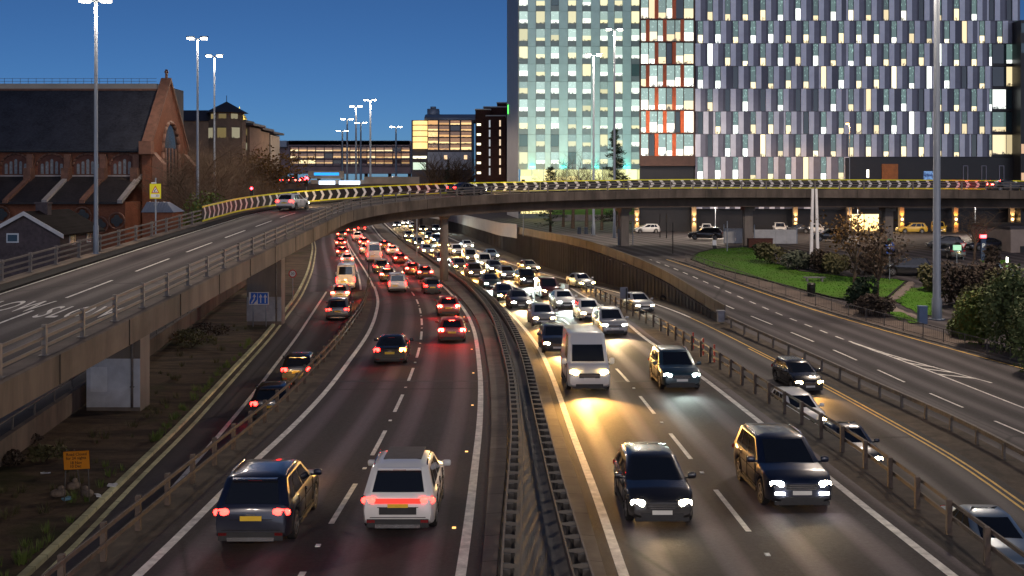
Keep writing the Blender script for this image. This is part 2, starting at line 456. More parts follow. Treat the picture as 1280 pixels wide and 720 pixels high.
strip('slip_bank_right', lambda y: brx(y)+.6, toe, D_MOT, D_RSL, Y0, NOSE_R, M_DIRT, 2, 3, 0, jit=.04)
strip('slip_road_right', toe, fn(SRR, .45), D_RSL, D_RSL, Y0, NOSE_R, A_SLIP, 2, 4, 0, u0=lambda y: SRR(y)-7.4)
# right of the slip: a dirt verge up to the street, then a retaining wall
W0 = 82.0
wal = lambda y: max(WAL(y), SRR(y)+.8)
frl = lambda y: wal(y)+.35 if y > W0 else BFR(y)+.5
strip('slip_verge', fn(SRR, .45), lambda y: max(BFR(y)+.5, SRR(y)+.8), D_RSL, D_FRO, Y0, W0, M_DIRT, 2, 3, 0, jit=.04)
strip('wall_verge', fn(SRR, .45), wal, D_RSL, D_RSL, W0, NOSE_R, M_DIRT, 2, 2, 0, jit=.02)
strip('wall_verge_far', fn(SRR, 1.0), wal, D_RSL, D_RSL, NOSE_R, Y1, M_DIRT, 2, 2, 0.02)
fry = lambda y: FRY(y)+.45
strip('frontage_road', lambda y: max(BFR(y)+.5, SRR(y)+.8), fry, D_FRO, D_FRO, Y0, W0, A_OLD, 2, 8, 0, u0=FRC)
strip('frontage_road_upper', lambda y: wal(y)+.35, fry, D_FRO, D_FRO, W0, 112, A_OLD, 2, 8, 0, u0=FRC)
strip('frontage_junction', lambda y: wal(y)+.35, lambda y: 420.0, D_FRO, D_FRO, 112, Y1, A_OLD, 2, cols=[0,.02,.05,.1,.2,.4,1])
# footway with kerb, then the ground of the gardens and the car park
mb = MB()
strip('', fry, lambda y: fry(y)+.02, D_FRO, up(D_FRO, .12), Y0, 112, None, 2, 1, 0, mb=mb)
strip('', lambda y: fry(y)+.02, lambda y: fry(y)+.2, up(D_FRO, .12), up(D_FRO, .12), Y0, 112, None, 2, 1, 0, mb=mb)
struct('footway_kerb', mb, M_KERB)
strip('footway', lambda y: fry(y)+.2, lambda y: fry(y)+2.9, up(D_FRO, .12), up(D_FRO, .12), Y0, 112, M_FOOT, 2, 2, 0)
strip('garden_ground', lambda y: fry(y)+2.9, lambda y: 420.0, up(D_FRO, .10), up(D_FRO, .10), Y0, 112, A_OLD, 2, cols=[0,.02,.05,.1,.2,.4,1])
# local street on the far left beyond the ramp
XW = lambda y: -20.9-.12*(y-50)
strip('left_street', lambda y: XW(y)-7.2, lambda y: XW(y)-.35, up(D_GRD, .02), up(D_GRD, .02), Y0, 220, A_OLD, 3, 2, .02)

# painted lines
def line(mb, c, D, y0, y1, w, lift=.004, dash=None, phase=0.0, off=0.0, m=0):
    if dash:
        y = y0+phase
        while y < y1:
            line(mb, c, D, y, min(y+dash[0], y1), w, lift, None, 0, off, m); y += dash[1]
        return
    f = lambda s: (lambda y: c(y)+off+s*w/2*math.sqrt(1+c.slope(y)**2) if hasattr(c, 'slope') else c(y)+off+s*w/2)
    n = 1 if y1-y0 < 5 else 2
    strip('', f(-1), f(1), D, D, y0, y1, None, 1.0 if n == 1 else 2.0, 1, lift, mb=mb, m=m)
mb = MB()
line(mb, LCL, D_MOT, Y0, NOSE_L+4, .24); line(mb, LCR, D_MOT, Y0, Y1, .24)
line(mb, SLL, D_LSL, Y0, Y1, .2)
line(mb, fn(LCL, -.1), D_MOT, NOSE_L+4, 190, .2)
line(mb, lambda y: LCL(y)-1.5*max(0, 1-(y-NOSE_L)/95), lambda y: D_MOT(y)+.03, NOSE_L, 200, .2, lift=.05)
# the dashes were surveyed: near ends at rows 655, 587->566, 510, 472...
line(mb, LCM, D_MOT, 27.4, 140, .15, dash=(4.2, 8.05))
line(mb, LCM, D_MOT, 140, 300, .15, dash=(4.2, 8.05))
line(mb, LCM, D_MOT, 12, 25, .15, dash=(4.2, 8.05), phase=7.4)
line(mb, RCL, D_MOT, Y0, Y1, .24); line(mb, RCR, D_MOT, Y0, NOSE_R, .24)
line(mb, RCM, D_MOT, 26.7, 128, .15, dash=(4.2, 8.2)); line(mb, RCM, D_MOT, 14, 24.3, .15, dash=(4.2, 8.2), phase=4.5)
line(mb, lambda y: RCL(y)+3.6, D_MOT, 128, 300, .15, dash=(4.2, 8.2))
line(mb, lambda y: RCL(y)+7.3, D_MOT, NOSE_R, 300, .15, dash=(3, 6), lift=.02)
line(mb, SRR, D_RSL, 85, 300, .2, lift=.02)
line(mb, FRC, D_FRO, 36, 112, .14, dash=(3.4, 6.3), lift=.006)
FRI = pxline([(1180,470),(1079,433),(1068,430),(1030,414),(980,395),(930,373),(880,352),(862,344)], D_FRO)
line(mb, FRI, D_FRO, 70, 112, .14, dash=(1.1, 2.3), lift=.006)
FRJ = pxline([(1280,510),(1180,470),(1120,448),(1079,433)], D_FRO)
FRK = pxline([(1215,472),(1160,457),(1110,444),(1079,433)], D_FRO)
line(mb, FRJ, D_FRO, 30, 74, .14, lift=.006); line(mb, FRK, D_FRO, 61, 74, .14, lift=.006)
for y in np.arange(62, 73, 1.6):
    a, c2 = FRJ(y+1.2), FRK(y)
    if c2 > a+.15: mb.quad((a, y+1.2, EYE-D_FRO(y+1.2)+.01), (a, y+1.5, EYE-D_FRO(y+1.5)+.01), (c2, y+.3, EYE-D_FRO(y+.3)+.01), (c2, y, EYE-D_FRO(y)+.01))
line(mb, lambda y: XW(y)-3.4, D_GRD, 30, 140, .12, dash=(2.6, 5.2), lift=.05)
struct('white_road_markings', mb, M_WHITE)
mb = MB()
line(mb, SRR, D_RSL, Y0, 85, .12); line(mb, SRR, D_RSL, Y0, 72, .12, off=-.3)
line(mb, FRY, D_FRO, Y0, 112, .14)
struct('yellow_road_markings', mb, M_YELLOW)
# studs between the dashes
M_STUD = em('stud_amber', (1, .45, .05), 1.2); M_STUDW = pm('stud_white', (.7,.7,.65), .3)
mb = MB()
for k in range(9):
    for c, y in ((LCM, 27.4-1.9+8.05*k), (RCM, 26.7-1.9+8.2*k)):
        mb.box((c(y), y, EYE-D_MOT(y)+.012), (.12, .16, .024))
struct('lane_studs', mb, M_STUDW)
mb = MB()
for k in range(8):
    y = 27+k*9; mb.box((LCR(y)-.35, y, EYE-D_MOT(y)+.012), (.1, .1, .024))
struct('edge_studs', mb, M_STUD)
# expansion joints across the carriageways
mb = MB()
for y in (51.5, 96.0):
    for a, c in ((LCL(y)-.5, LCR(y)+.4), (rl(y), RCR(y)+.5)):
        mb.box(((a+c)/2, y, EYE-D_MOT(y)), (c-a, .16, .010))
struct('expansion_joints', mb, pm('joint_rubber', (.02,.02,.02), .6))

# ------------------------------------------------------------------ the flyover
M_CONC = pm('bridge_concrete', (.115,.085,.066), .88, var=.33, scale=.5, bump=.3, co='Pos', dirt=.7, streak=True)
M_CONCD = pm('bridge_soffit_concrete', (.105,.078,.062), .9, var=.25, scale=.4, bump=.2, co='Pos', dirt=.6, streak=True)
M_COPE = pm('parapet_concrete', (.125,.097,.075), .85, var=.38, scale=.6, bump=.3, co='Pos', dirt=.75, streak=True)
M_PIER = pm('pier_concrete', (.2,.17,.145), .85, var=.2, scale=.7, bump=.2, co='Pos', dirt=.4, streak=True)
M_PPAINT = pm('pier_grey_paint', (.58,.60,.64), .7, var=.1, scale=1.2, co='Pos', dirt=.3)
M_PPALE = pm('pier_pale_paint', (.72,.73,.75), .7, var=.08, scale=1.2, co='Pos', dirt=.2)
M_RAIL = pm('galvanised_rail', (.15,.128,.112), .7, metal=.15, var=.15, scale=2, co='Pos')
M_RAILP = pm('rail_post_paint', (.17,.15,.135), .65, metal=.1, var=.2, scale=3, co='Pos')
CX, CY, RR = 20.7, 88.0, 40.0
QL = RR*math.pi/2
D_RMP = DC([(0,7.4),(20,6.35),(39,5.4),(65,4.1),(93,2.85),(119,1.85),(151,1.25),(190,1.4),(230,2.0),(330,2.9)], 6)
def rp(s, lat=0.0):
    """point on the flyover: s along, lat to the right of travel"""
    if s <= CY: x, y, tx, ty = CX-RR, s, 0.0, 1.0
    elif s <= CY+QL:
        a = (s-CY)/RR; x = CX-RR*math.cos(a); y = CY+RR*math.sin(a); tx, ty = math.sin(a), math.cos(a)
    else: x, y, tx, ty = CX+s-CY-QL, CY+RR, 1.0, 0.0
    return Vector((x+ty*lat, y-tx*lat, EYE-D_RMP(s))), Vector((tx, ty, 0))
S0, S1, SD = 6.0, 300.0, 2.0
ss = list(np.arange(S0, S1+.1, SD))
fly = thing('flyover', 'curved concrete flyover ramp on piers sweeping over the motorway', 'flyover', rp(S0)[0])
def rel(o):
    o.parent = fly; o.matrix_parent_inverse = Matrix.Translation(-Vector(fly.location)); return o
def sweep(prof, s_list=ss, m=0, closed=True, mb=None, uv=False, smooth=False):
    mb = mb or MB()
    rings = []
    for s in s_list:
        rings.append([rp(s, lt)[0]+Vector((0, 0, dz)) for lt, dz in prof])
    if uv:
        base = [mb.add(r) for r in rings]
        for k in range(len(base)-1):
            for i in range(len(prof)-1):
                mb.face((base[k]+i, base[k]+i+1, base[k+1]+i+1, base[k+1]+i), m,
                        ((prof[i][0], s_list[k]), (prof[i+1][0], s_list[k]), (prof[i+1][0], s_list[k+1]), (prof[i][0], s_list[k+1])), True)
    else: mb.ring(rings, m, closed, closed, smooth)
    return mb
# deck slab and box girder
rel(sweep([(-4.7,-.75),(-3.0,-.85),(-2.9,-1.95),(2.9,-1.95),(3.0,-.85),(4.7,-.75),(4.7,-.02),(-4.7,-.02)][::-1]).build('girder', M_CONCD))
rel(sweep([(-4.15,.012),(-2,.012),(0,.012),(2,.012),(4.15,.012)], uv=True).build('roadway', A_RAMP))
for sgn in (-1, 1):
    a, c = sgn*4.15, sgn*4.95
    pr = [(a,-.1),(c,-.8),(c,.16),(sgn*4.85,.2),(a,.18)]
    rel(sweep(pr if sgn < 0 else pr[::-1]).build('parapet_plinth', M_COPE))
pr = [(-4.15,.0),(-3.42,.0),(-3.42,.11),(-3.56,.13),(-4.15,.14)]
rel(sweep(pr).build('verge_kerb', M_FOOT))
mb = MB()
for s in np.arange(9, 290, 6.0):
    p, t = rp(s); ang = math.atan2(t.y, t.x)
    for sg in (-1, 1):
        c = rp(s, sg*4.93)[0]; mb.box(c+Vector((0, 0, -.31)), (.035, .09, .95), 0, ang)
rel(tag(mb.build('fascia_joints', pm('joint_dark', (.02,.018,.016), .9)), kind='stuff'))
# railings with posts; chevron boards take over on the outside of the bend
def railing(lat, s0, s1, hs, first, pitch):
    sl = list(np.arange(s0, s1+.01, 1.5))
    mb = MB()
    for h in hs:
        mb.beam([rp(s, lat)[0]+Vector((0, 0, h+.2)) for s in sl], .07, .09)
    r = rel(mb.build('railing', M_RAIL))
    k = 0; s = s0+first
    while s < s1 and k < 100:
        p, t = rp(s, lat); ang = math.atan2(t.y, t.x)
        q = MB(); q.box(p+Vector((0, 0, .68)), (.12, .14, 1.0), 0, ang); q.box(p+Vector((0, 0, .21)), (.26, .3, .03), 0, ang)
        q.box(p+Vector((0, 0, 1.0))+Vector((-t.y, t.x, 0))*(.07 if lat > 0 else -.07), (.1, .08, .1), 0, ang)
        o = q.build('railing_post', M_RAILP, None); rel(o)
        s += pitch; k += 1
railing(4.6, 10, 262, (.3, .58, .88), 2.4, 2.9)
railing(-4.6, 10, 80.5, (.3, .58, .88), 1.0, 2.9)
# chevron boards
M_BLK = pm('board_black', (.012,.011,.012), .5, var=.1)
M_CHW = pm('board_white', (.8,.77,.72), .5, var=.1)
M_CHY = pm('board_yellow', (.8,.76,.02), .45, var=.06)
def board(s0, s1):
    mb = MB(); n = max(2, int((s1-s0)/1.2)); L = s1-s0
    lat = -4.55
    def q(s, h, o): return rp(s, lat+o)[0]+Vector((0, 0, h))
    z0, z1, bd = .22, 1.42, .13
    for k in range(n):
        a, c = s0+L*k/n, s0+L*(k+1)/n
        for lo, hi, o, m in ((z0, z1, 0, 0), (z0, z0+bd, .02, 2), (z1-bd, z1, .02, 2)):
            mb.hexa([q(a, lo, o-.02), q(c, lo, o-.02), q(c, lo, o+.02), q(a, lo, o+.02), q(a, hi, o-.02), q(c, hi, o-.02), q(c, hi, o+.02), q(a, hi, o+.02)], m)
    nc = max(1, round(L/1.25))
    for k in range(nc):
        a = s0+L*(k+.28)/nc; w = .36; t = .34; lo, mid, hi = z0+bd, (z0+z1)/2, z1-bd
        for (h0, h1, e0, e1) in ((lo, mid, 0, t), (mid, hi, t, 0)):
            mb.quad(q(a+e0, h0, .03), q(a+w+e0, h0, .03), q(a+w+e1, h1, .03), q(a+e1, h1, .03), 1)
    rel(mb.build('chevron_board', [M_BLK, M_CHW, M_CHY]))
s = 80.0
while s < 212: board(s, s+4.96); s += 5.0
for a, c in ((214, 217.5), (222, 225.5), (226.5, 230.5), (230.6, 243), ): board(a, c)
mbp = MB()
for s in np.arange(80.5, 243, 2.5):
    p = rp(s, -4.62)[0]; mbp.box(p+Vector((0, 0, .75)), (.07, .07, 1.3))
rel(mbp.build('board_frame', M_RAILP))
# centre line and SLOW
mb = MB()
def rq(s, lat, w, s2, dz=.018):
    a, b_, c, d = rp(s, lat-w/2)[0], rp(s, lat+w/2)[0], rp(s2, lat+w/2)[0], rp(s2, lat-w/2)[0]
    z = Vector((0, 0, dz)); mb.quad(a+z, b_+z, c+z, d+z)
s = 20.0
while s < 250:
    L = 5.2
    for k in range(2): rq(s+k*L/2, .05, .13, s+(k+1)*L/2)
    s += 8.3
for k in range(120):
    rq(8+2*k, 3.55, .14, 10+2*k)
    if k < 110: rq(8+2*k, -3.3, .1, 10+2*k)
rel(mb.build('lane_lines', M_WHITE))
for lat in (-1.75, 1.75):
    sl = 41.3 if lat > 0 else 42.6
    p, t = rp(sl, lat+.35); slope = -(D_RMP.slope(sl))
    o = textmesh('SLOW', 1.5, 'slow_marking', M_WHITE, None, p+Vector((0, 0, .03)), (math.atan(-D_RMP.slope(sl)), 0, 0), sx=.62, sy=2.4, bold=.012, chars=1.22)
    rel(o)
# piers
def pier(s, w, th, ztop_drop, zg, bands, round_=False):
    p, t = rp(s); ang = math.atan2(t.y, t.x)-math.pi/2
    zt = p.z-ztop_drop; q = MB()
    if round_:
        q.tube([(p.x, p.y, zg-.3), (p.x, p.y, zt)], [w/2]*2, 20)
        q.tube([(p.x, p.y, zt-.5), (p.x, p.y, zt)], [w/2, w/2+.35], 20)
    else:
        q.box((p.x, p.y, (zt+zg)/2-.15), (w, th, zt-zg+.3), 0, ang)
        q.box((p.x, p.y, zt-.25), (w+1.1, th+.3, .5), 0, ang)
    o = rel(q.build('pier', M_PIER))
    mt = Matrix.Rotation(ang, 3, 'Z')
    if not round_:
        k = MB(); c = Vector((p.x, p.y, 0))+mt @ Vector((w*.36, -th/2-.08, 0)); k.tube([(c.x, c.y, zg), (c.x, c.y, zt-.3)], .06, 8)
        for z in np.arange(zg+1, zt-.6, 1.4): k.box((c.x, c.y, z), (.2, .1, .05), 0, ang)
        d_ = k.build('drainpipe', M_RAILP); d_.parent = o
    for (x0, x1, z0, z1, mat_) in bands:
        for side in (-1, 1):
            k = MB(); c = Vector((p.x, p.y, 0))+mt @ Vector(((x0+x1)/2, side*(th/2+(.004 if x1-x0 > 2 else .010)), 0)); c.z = zg+(z0+z1)/2
            k.box(c, (x1-x0, .008, z1-z0), 0, ang)
            b_ = k.build('paint_patch', mat_); b_.parent = o; b_.matrix_parent_inverse = o.matrix_world.inverted() if False else Matrix.Translation((0, 0, 0))
    return o
pier(51, 2.6, 1.3, 1.95, EYE-11, [(-1.298, 1.298, 0, 2.35, M_PPAINT), (-1.1, -.3, .75, 1.95, M_PPALE)])
pier(81.6, 2.7, 1.3, 1.95, EYE-11, [(-1.348, 1.348, 0, 1.9, pm('pier_mid_grey_paint', (.34,.35,.37), .7, var=.15, scale=1.2, co='Pos', dirt=.4))])
pier(CY+RR*.785, .95, .95, 1.95, EYE-11.6, [], True)
for x in (13.6, 29.0, 46.2, 64.0, 82.0):
    pier(CY+QL+x-CX, 1.6 if x < 20 else 1.25, 1.0, 1.95, EYE-8.0, [(-.62, .62, 0, 2.0, pm('pier_blue_grey', (.10,.13,.19), .6, var=.1, co='Pos'))] if x < 20 else [])

# ------------------------------------------------------------------ vehicles
GLASS = glassy('car_glass', (.010,.012,.016), .05)
RUB = pm('tyre_rubber', (.018,.017,.016), .85, var=.2, scale=6)
RIMM = pm('alloy_rim', (.30,.29,.28), .35, metal=.7, var=.15, scale=6, dirt=.4)
TRIM = pm('black_trim', (.02,.02,.021), .55, var=.2, scale=4)
CHROME = pm('bright_trim', (.5,.5,.5), .2, metal=.9, var=.05)
UNDER = pm('car_underside', (.012,.012,.012), .9)
PLW = pm('plate_white', (.62,.62,.58), .5, var=.05); PLY = pm('plate_yellow', (.66,.42,.03), .5, var=.05)
PLT = pm('plate_lettering', (.02,.02,.02), .6)
HL = {'warm': em('headlight_warm', (1, .66, .24), 70), 'white': em('headlight_white', (1, .86, .60), 70), 'cool': em('headlight_cool', (.80, 1, .90), 55),
      'side': em('headlight_dipped', (1, .86, .6), 14), 'off': pm('lamp_lens', (.4,.4,.4), .15, var=.05)}
TL = {'near': em('tail_light_near', (1, .02, .015), 11, (.3,.01,.01)), 'lit': em('tail_light_red', (1, .008, .006), 34, (.3,.01,.01)), 'brake': em('brake_light_red', (1, .014, .009), 150, (.3,.01,.01)), 'off': pm('tail_lens', (.25,.01,.012), .2, var=.05)}
DRL = em('running_light', (.9, .95, 1), 30)
IND = em('indicator_amber', (1, .33, .03), 30, (.5,.2,.02))
PAINTS = {
 'white': paint('paint_white', (.62,.62,.60)), 'silver': paint('paint_silver', (.36,.37,.38), .6, .35), 'grey': paint('paint_grey', (.13,.135,.14), .5),
 'dark': paint('paint_charcoal', (.035,.036,.04), .3), 'black': paint('paint_black', (.012,.012,.014), 0, .25), 'blue': paint('paint_dark_blue', (.009,.013,.030), .3, .28),
 'teal': paint('paint_teal', (.03,.06,.075), .4, .3), 'red': paint('paint_red', (.22,.018,.015), .1, .3), 'maroon': paint('paint_maroon', (.07,.015,.015), .2, .3),
 'lightblue': paint('paint_light_blue', (.14,.2,.27), .3), 'yellow': paint('paint_yellow', (.6,.38,.02)), 'green': paint('paint_green', (.05,.075,.05), .2), 'lwhite': paint('paint_van_white', (.60,.60,.58), 0, .4), 'brown': paint('paint_bronze', (.12,.09,.065), .4)}
KIND = {
 # L, W, H, clearance, wheel radius, wheelbase, hood z at nose, hood z at screen, belt z, (screen foot y, roof front y, roof rear y, rear foot y) from the nose as a share of L, boot z
 'hatchback': dict(L=4.05, W=1.76, H=1.49, gc=.2, wr=.31, wb=2.54, nose=.72, cowl=.98, belt=.98, g=(.25,.455,.88,.985), boot=.98, roofx=.77),
 'suv':       dict(L=4.55, W=1.88, H=1.67, gc=.24, wr=.35, wb=2.68, nose=.86, cowl=1.08, belt=1.06, g=(.26,.45,.90,.985), boot=1.06, roofx=.78),
 'estate':    dict(L=4.65, W=1.82, H=1.52, gc=.2, wr=.33, wb=2.75, nose=.72, cowl=.98, belt=.96, g=(.26,.45,.88,.985), boot=.97, roofx=.77),
 'saloon':    dict(L=4.65, W=1.81, H=1.44, gc=.19, wr=.33, wb=2.78, nose=.70, cowl=.95, belt=.93, g=(.27,.465,.71,.87), boot=.98, roofx=.74),
 'small_van': dict(L=4.40, W=1.82, H=1.86, gc=.22, wr=.32, wb=2.70, nose=.85, cowl=1.12, belt=1.10, g=(.22,.36,.985,.99), boot=1.10, roofx=.84),
 'van':       dict(L=5.60, W=2.02, H=2.62, gc=.25, wr=.35, wb=3.4, nose=.98, cowl=1.30, belt=1.30, g=(.13,.26,.985,.995), boot=1.30, roofx=.84),
}
def superq(cx, cy, cz, rx, ry, rz, mb, m=0, e=.55, nu=10, nv=6, M=None):
    """rounded lens"""
    rings = []
    for j in range(nv+1):
        ph = -math.pi/2+math.pi*j/nv; cp, sp_ = math.cos(ph), math.sin(ph)
        f = lambda v: math.copysign(abs(v)**e, v)
        rings.append([Vector((f(cp*math.cos(2*math.pi*k/nu))*rx, f(cp*math.sin(2*math.pi*k/nu))*ry, f(sp_)*rz)) for k in range(nu)])
    if M is not None: rings = [[M @ p for p in r] for r in rings]
    rings = [[p+Vector((cx, cy, cz)) for p in r] for r in rings]
    mb.ring(rings, m)
def car_meshes(kind):
    d = KIND[kind]; L, W, H = d['L'], d['W'], d['H']; hw = W/2; wr = d['wr']
    yn = lambda f: L/2-f*L
    yf, yr = d['wb']/2+.02, -d['wb']/2+.02
    ra = wr*1.16; out = {}
    y_sf, y_rf, y_rr, y_rb = [yn(f) for f in d['g']]
    van = kind == 'van'; boxy = kind in ('van', 'small_van')
    # ---- lower shell
    ys = set([-L/2, -L/2+.04, -L/2+.14, -L/2+.3, L/2, L/2-.04, L/2-.14, L/2-.32, L/2-.55, y_sf, y_rb, (y_sf+y_rb)/2])
    for yw in (yf, yr):
        for k in range(-6, 7): ys.add(yw+ra*math.sin(k/6*math.pi/2)*.999)
        ys.add(yw+ra+.03); ys.add(yw-ra-.03)
    ys = sorted(y for y in ys if -L/2 <= y <= L/2)
    def zt(y):
        pts = [(-L/2, d['boot']-.12), (-L/2+.08, d['boot']-.03), (-L/2+.25, d['boot']), (y_rb, d['boot']), (y_sf-.3, d['belt']), (y_sf, d['cowl']), ((y_sf+L/2)/2, (d['cowl']+d['nose'])/2+.045), (L/2-.2, d['nose']+.04), (L/2-.06, d['nose']-.03), (L/2, d['nose']-.14)]
        pts = sorted(pts)
        return float(np.interp(y, [p[0] for p in pts], [p[1] for p in pts]))
    def wid(y):
        e = abs(y)-(L/2-.6)
        t = max(0, e/.6); return hw*(1-(.16 if y > 0 else .10)*t**2.4*(.6 if boxy else 1))
    rings = []
    for y in ys:
        zb = d['gc']
        end = min(1, (L/2-abs(y))/.2); zb += (1-end)**2*.12
        for yw in (yf, yr):
            q = ra*ra-(y-yw)**2
            if q > 0: zb = max(zb, wr+math.sqrt(q)-.01)
        t = zt(y); w_ = wid(y); zb = min(zb, t-.16); h = t-zb
        half = [(0, zb), (w_*.80, zb), (w_*.965, zb+min(.06, h*.2)), (w_*1.0, zb+h*.45), (w_*.985, zb+h*.78), (w_*.95, t-.035), (w_*.86, t), (0, t+.025)]
        rings.append([Vector((x, y, z)) for x, z in half]+[Vector((-x, y, z)) for x, z in half[-2:0:-1]])
    mb = MB(); mb.ring(rings)
    # ---- upper shell
    zb0 = d['belt']-.06; zu = H-.07
    w0 = hw*.95; w1 = hw*d['roofx']; wm = w0*.99
    def gring(z, yfw, ybk, w_, c):
        return [Vector(p) for p in ((w_, yfw-c*1.2, z), (w_-c, yfw, z), (0, yfw+c*.35, z), (-(w_-c), yfw, z), (-w_, yfw-c*1.2, z), (-w_, ybk+c, z), (-(w_-c), ybk, z), (0, ybk-c*.15, z), (w_-c, ybk, z), (w_, ybk+c, z))]
    g0 = gring(zb0, y_sf+.10, y_rb-.02, w0, .14); g1 = gring(zu, y_rf, y_rr, w1, .12)
    g2 = gring(H-.015, y_rf-.12, y_rr+.1, w1*.9, .12); g3 = gring(H+.015, y_rf-.6, y_rr+.5, w1*.5, .1)
    mb.ring([g0, g1, g2, g3])
    # shut lines: door edges and sills as dark grooves
    out['body'] = (mb, 35)
    def lerp(a, b_, t): return a+(b_-a)*t
    def panel(pb, pt, off, m_):
        """pb, pt: bottom and top point lists (same length), lifted off the shell"""
        n = (pb[1]-pb[0]).cross(pt[0]-pb[0]).normalized()*off
        b0 = m_.add([p+n for p in pb]); t0 = m_.add([p+n for p in pt])
        for i in range(len(pb)-1): m_.face((b0+i, b0+i+1, t0+i+1, t0+i), 0)
    def sub(idx, u0, u1, v0, v1, off, m_):
        pb = [g0[i] for i in idx]; pt = [g1[i] for i in idx]
        def at(ps, u):
            n = len(ps)-1; k = min(int(u*n), n-1); return lerp(ps[k], ps[k+1], u*n-k)
        us = [u0]+[k/(len(idx)-1) for k in range(1, len(idx)-1) if u0 < k/(len(idx)-1) < u1]+[u1]
        lo = [lerp(at(pb, u), at(pt, u), v0) for u in us]; hi = [lerp(at(pb, u), at(pt, u), v1) for u in us]
        panel(lo, hi, off, m_)
    v0 = .14
    mb = MB(); sub([1, 2, 3], .03, .97, .10, .66 if van else .97, .012, mb)
    # orientation is fixed by the normal test below
    out['windscreen'] = (mb, None)
    if not (van and False):
        mb = MB(); sub([6, 7, 8], .05, .95, (.30 if van else .14), .92, .012, mb)
        out['rear_window'] = (mb, None)
    for side in (0, 1):
        mb = MB(); idx = [5, 4] if side == 0 else [0, 9]
        # u runs from the rear to the nose on the left, the other way on the right
        spans = ((.60, .93),) if van else (((.56, .92),) if kind == 'small_van' else ((.10, .26), (.29, .57), (.60, .92)))
        for a, c in spans:
            if side: a, c = 1-c, 1-a
            sub(idx, a, c, v0, .93, -.010, mb)
        out['side_window'+str(side)] = (mb, None)
    # ---- trim: bumpers, grille, sills
    mb = MB(); yF = L/2; nz = d['nose']
    mb.box((0, yF-.02, nz-.17), (hw*.95, .06, .15 if not van else .22))
    mb.box((0, yF-.005, d['gc']+.12), (hw*1.25, .06, .13))
    out['grille'] = (mb, None)
    mb = MB()
    mb.box((0, yF-.03, d['gc']+.02), (hw*1.6, .1, .1)); out['front_bumper_trim'] = (mb, None)
    mb = MB(); mb.box((0, -yF+.03, d['gc']+.1), (hw*1.66, .12, .2 if kind != 'saloon' else .12)); out['rear_bumper_trim'] = (mb, None)
    for s in (0, 1):
        mb = MB(); mb.box(((-1 if s == 0 else 1)*hw*.985, 0, d['gc']+.05), (.05, d['wb']-2*ra-.05, .1)); out['sill'+str(s)] = (mb, None)
    mb = MB()
    for s in (-1, 1):
        for q in ((.295, .60) if not boxy else (.32,)):
            pass
    # ---- lamps
    hz = nz-.13
    for s in (0, 1):
        sx = -1 if s == 0 else 1
        mb = MB(); ry = Matrix.Rotation(-sx*.35, 3, 'Z')
        superq(sx*hw*.70, yF-.10, hz+(.02 if not van else .08), .205, .09, .095 if not van else .13, mb, M=ry, e=.75); out['headlight'+str(s)] = (mb, 50)
        mb = MB(); tall = kind in ('suv', 'estate', 'small_van', 'van', 'hatchback')
        bz = d['boot']-(.16 if tall else .14)
        if boxy: superq(sx*hw*.9, -yF+.05, bz-.05, .075, .06, .24, mb, M=Matrix.Rotation(-sx*.2, 3, 'Z'))
        else: superq(sx*hw*.78, -yF+.055, bz, .19 if kind != 'suv' else .22, .06, .115 if kind != 'suv' else .09, mb, M=Matrix.Rotation(sx*.28, 3, 'Z') @ Matrix.Rotation(sx*.12, 3, 'Y'), e=.7)
        out['tail_light'+str(s)] = (mb, 50)
    mb = MB(); mb.box((0, g1[7].y+.0, zu-.02 if not van else zu-.03), (.34, .05, .035)); out['high_brake_light'] = (mb, None)
    mb = MB(); mb.box((0, yF+.028, nz-.32), (.52, .012, .11)); out['front_plate'] = (mb, None)
    mb = MB(); pz = d['boot']-.30 if not boxy else d['boot']-.42
    mb.box((0 if not boxy else -.25, -yF-.012, pz), (.52, .012, .115)); out['rear_plate'] = (mb, None)
    mb = MB(); mb.box((0, -yF-.004, d['gc']+.24), (hw*1.5, .02, .014)); mb.box((0, -yF-.002, d['boot']-.33), (hw*1.1, .02, .014)); out['tailgate_seam'] = (mb, None)
    mb = MB(); mb.box((0, -yF-.012, d['boot']-.21), (.22, .02, .035)); out['badge'] = (mb, None)
    mb = MB()
    for k in (-1, 0, 1): mb.box((0, yF+.012, nz-.17+k*.045), (hw*(.85-.1*abs(k)), .018, .014))
    out['grille_bar'] = (mb, None)
    for s in (0, 1):
        mb = MB(); mb.box(((-1 if s == 0 else 1)*hw*.72, -yF-.02, d['gc']+.15), (.2, .02, .07)); out['reflector'+str(s)] = (mb, None)
    if kind == 'suv':
        mb = MB(); mb.box((0, -yF-.015, d['gc']+.03), (hw*1.2, .06, .09)); out['skid_plate'] = (mb, None)
    # ---- mirrors
    for s in (0, 1):
        sx = -1 if s == 0 else 1; mb = MB()
        my = y_sf-.22 if not van else y_sf-.1
        superq(sx*(hw+.12), my, d['belt']+.08, .12, .07, .085 if not van else .15, mb); mb.box((sx*(hw-.01), my, d['belt']+.02), (.12, .06, .05))
        out['wing_mirror'+str(s)] = (mb, 50)
    # ---- roof rails on tall cars
    if kind in ('suv', 'estate'):
        for s in (0, 1):
            sx = -1 if s == 0 else 1; mb = MB()
            mb.tube([(sx*w1*.93, y_rf-.25, H-.05), (sx*w1*.93, y_rf-.45, H+.03), (sx*w1*.93, y_rr+.5, H+.03), (sx*w1*.93, y_rr+.25, H-.05)], .02, 6)
            out['roof_rail'+str(s)] = (mb, 40)
        mb = MB(); mb.box((0, y_rr-.04, H-.055), (w1*1.5, .2, .03)); out['roof_spoiler'] = (mb, None)
    if kind == 'hatchback':
        mb = MB(); mb.box((0, y_rr-.04, H-.06), (w1*1.45, .18, .03)); out['roof_spoiler'] = (mb, None)
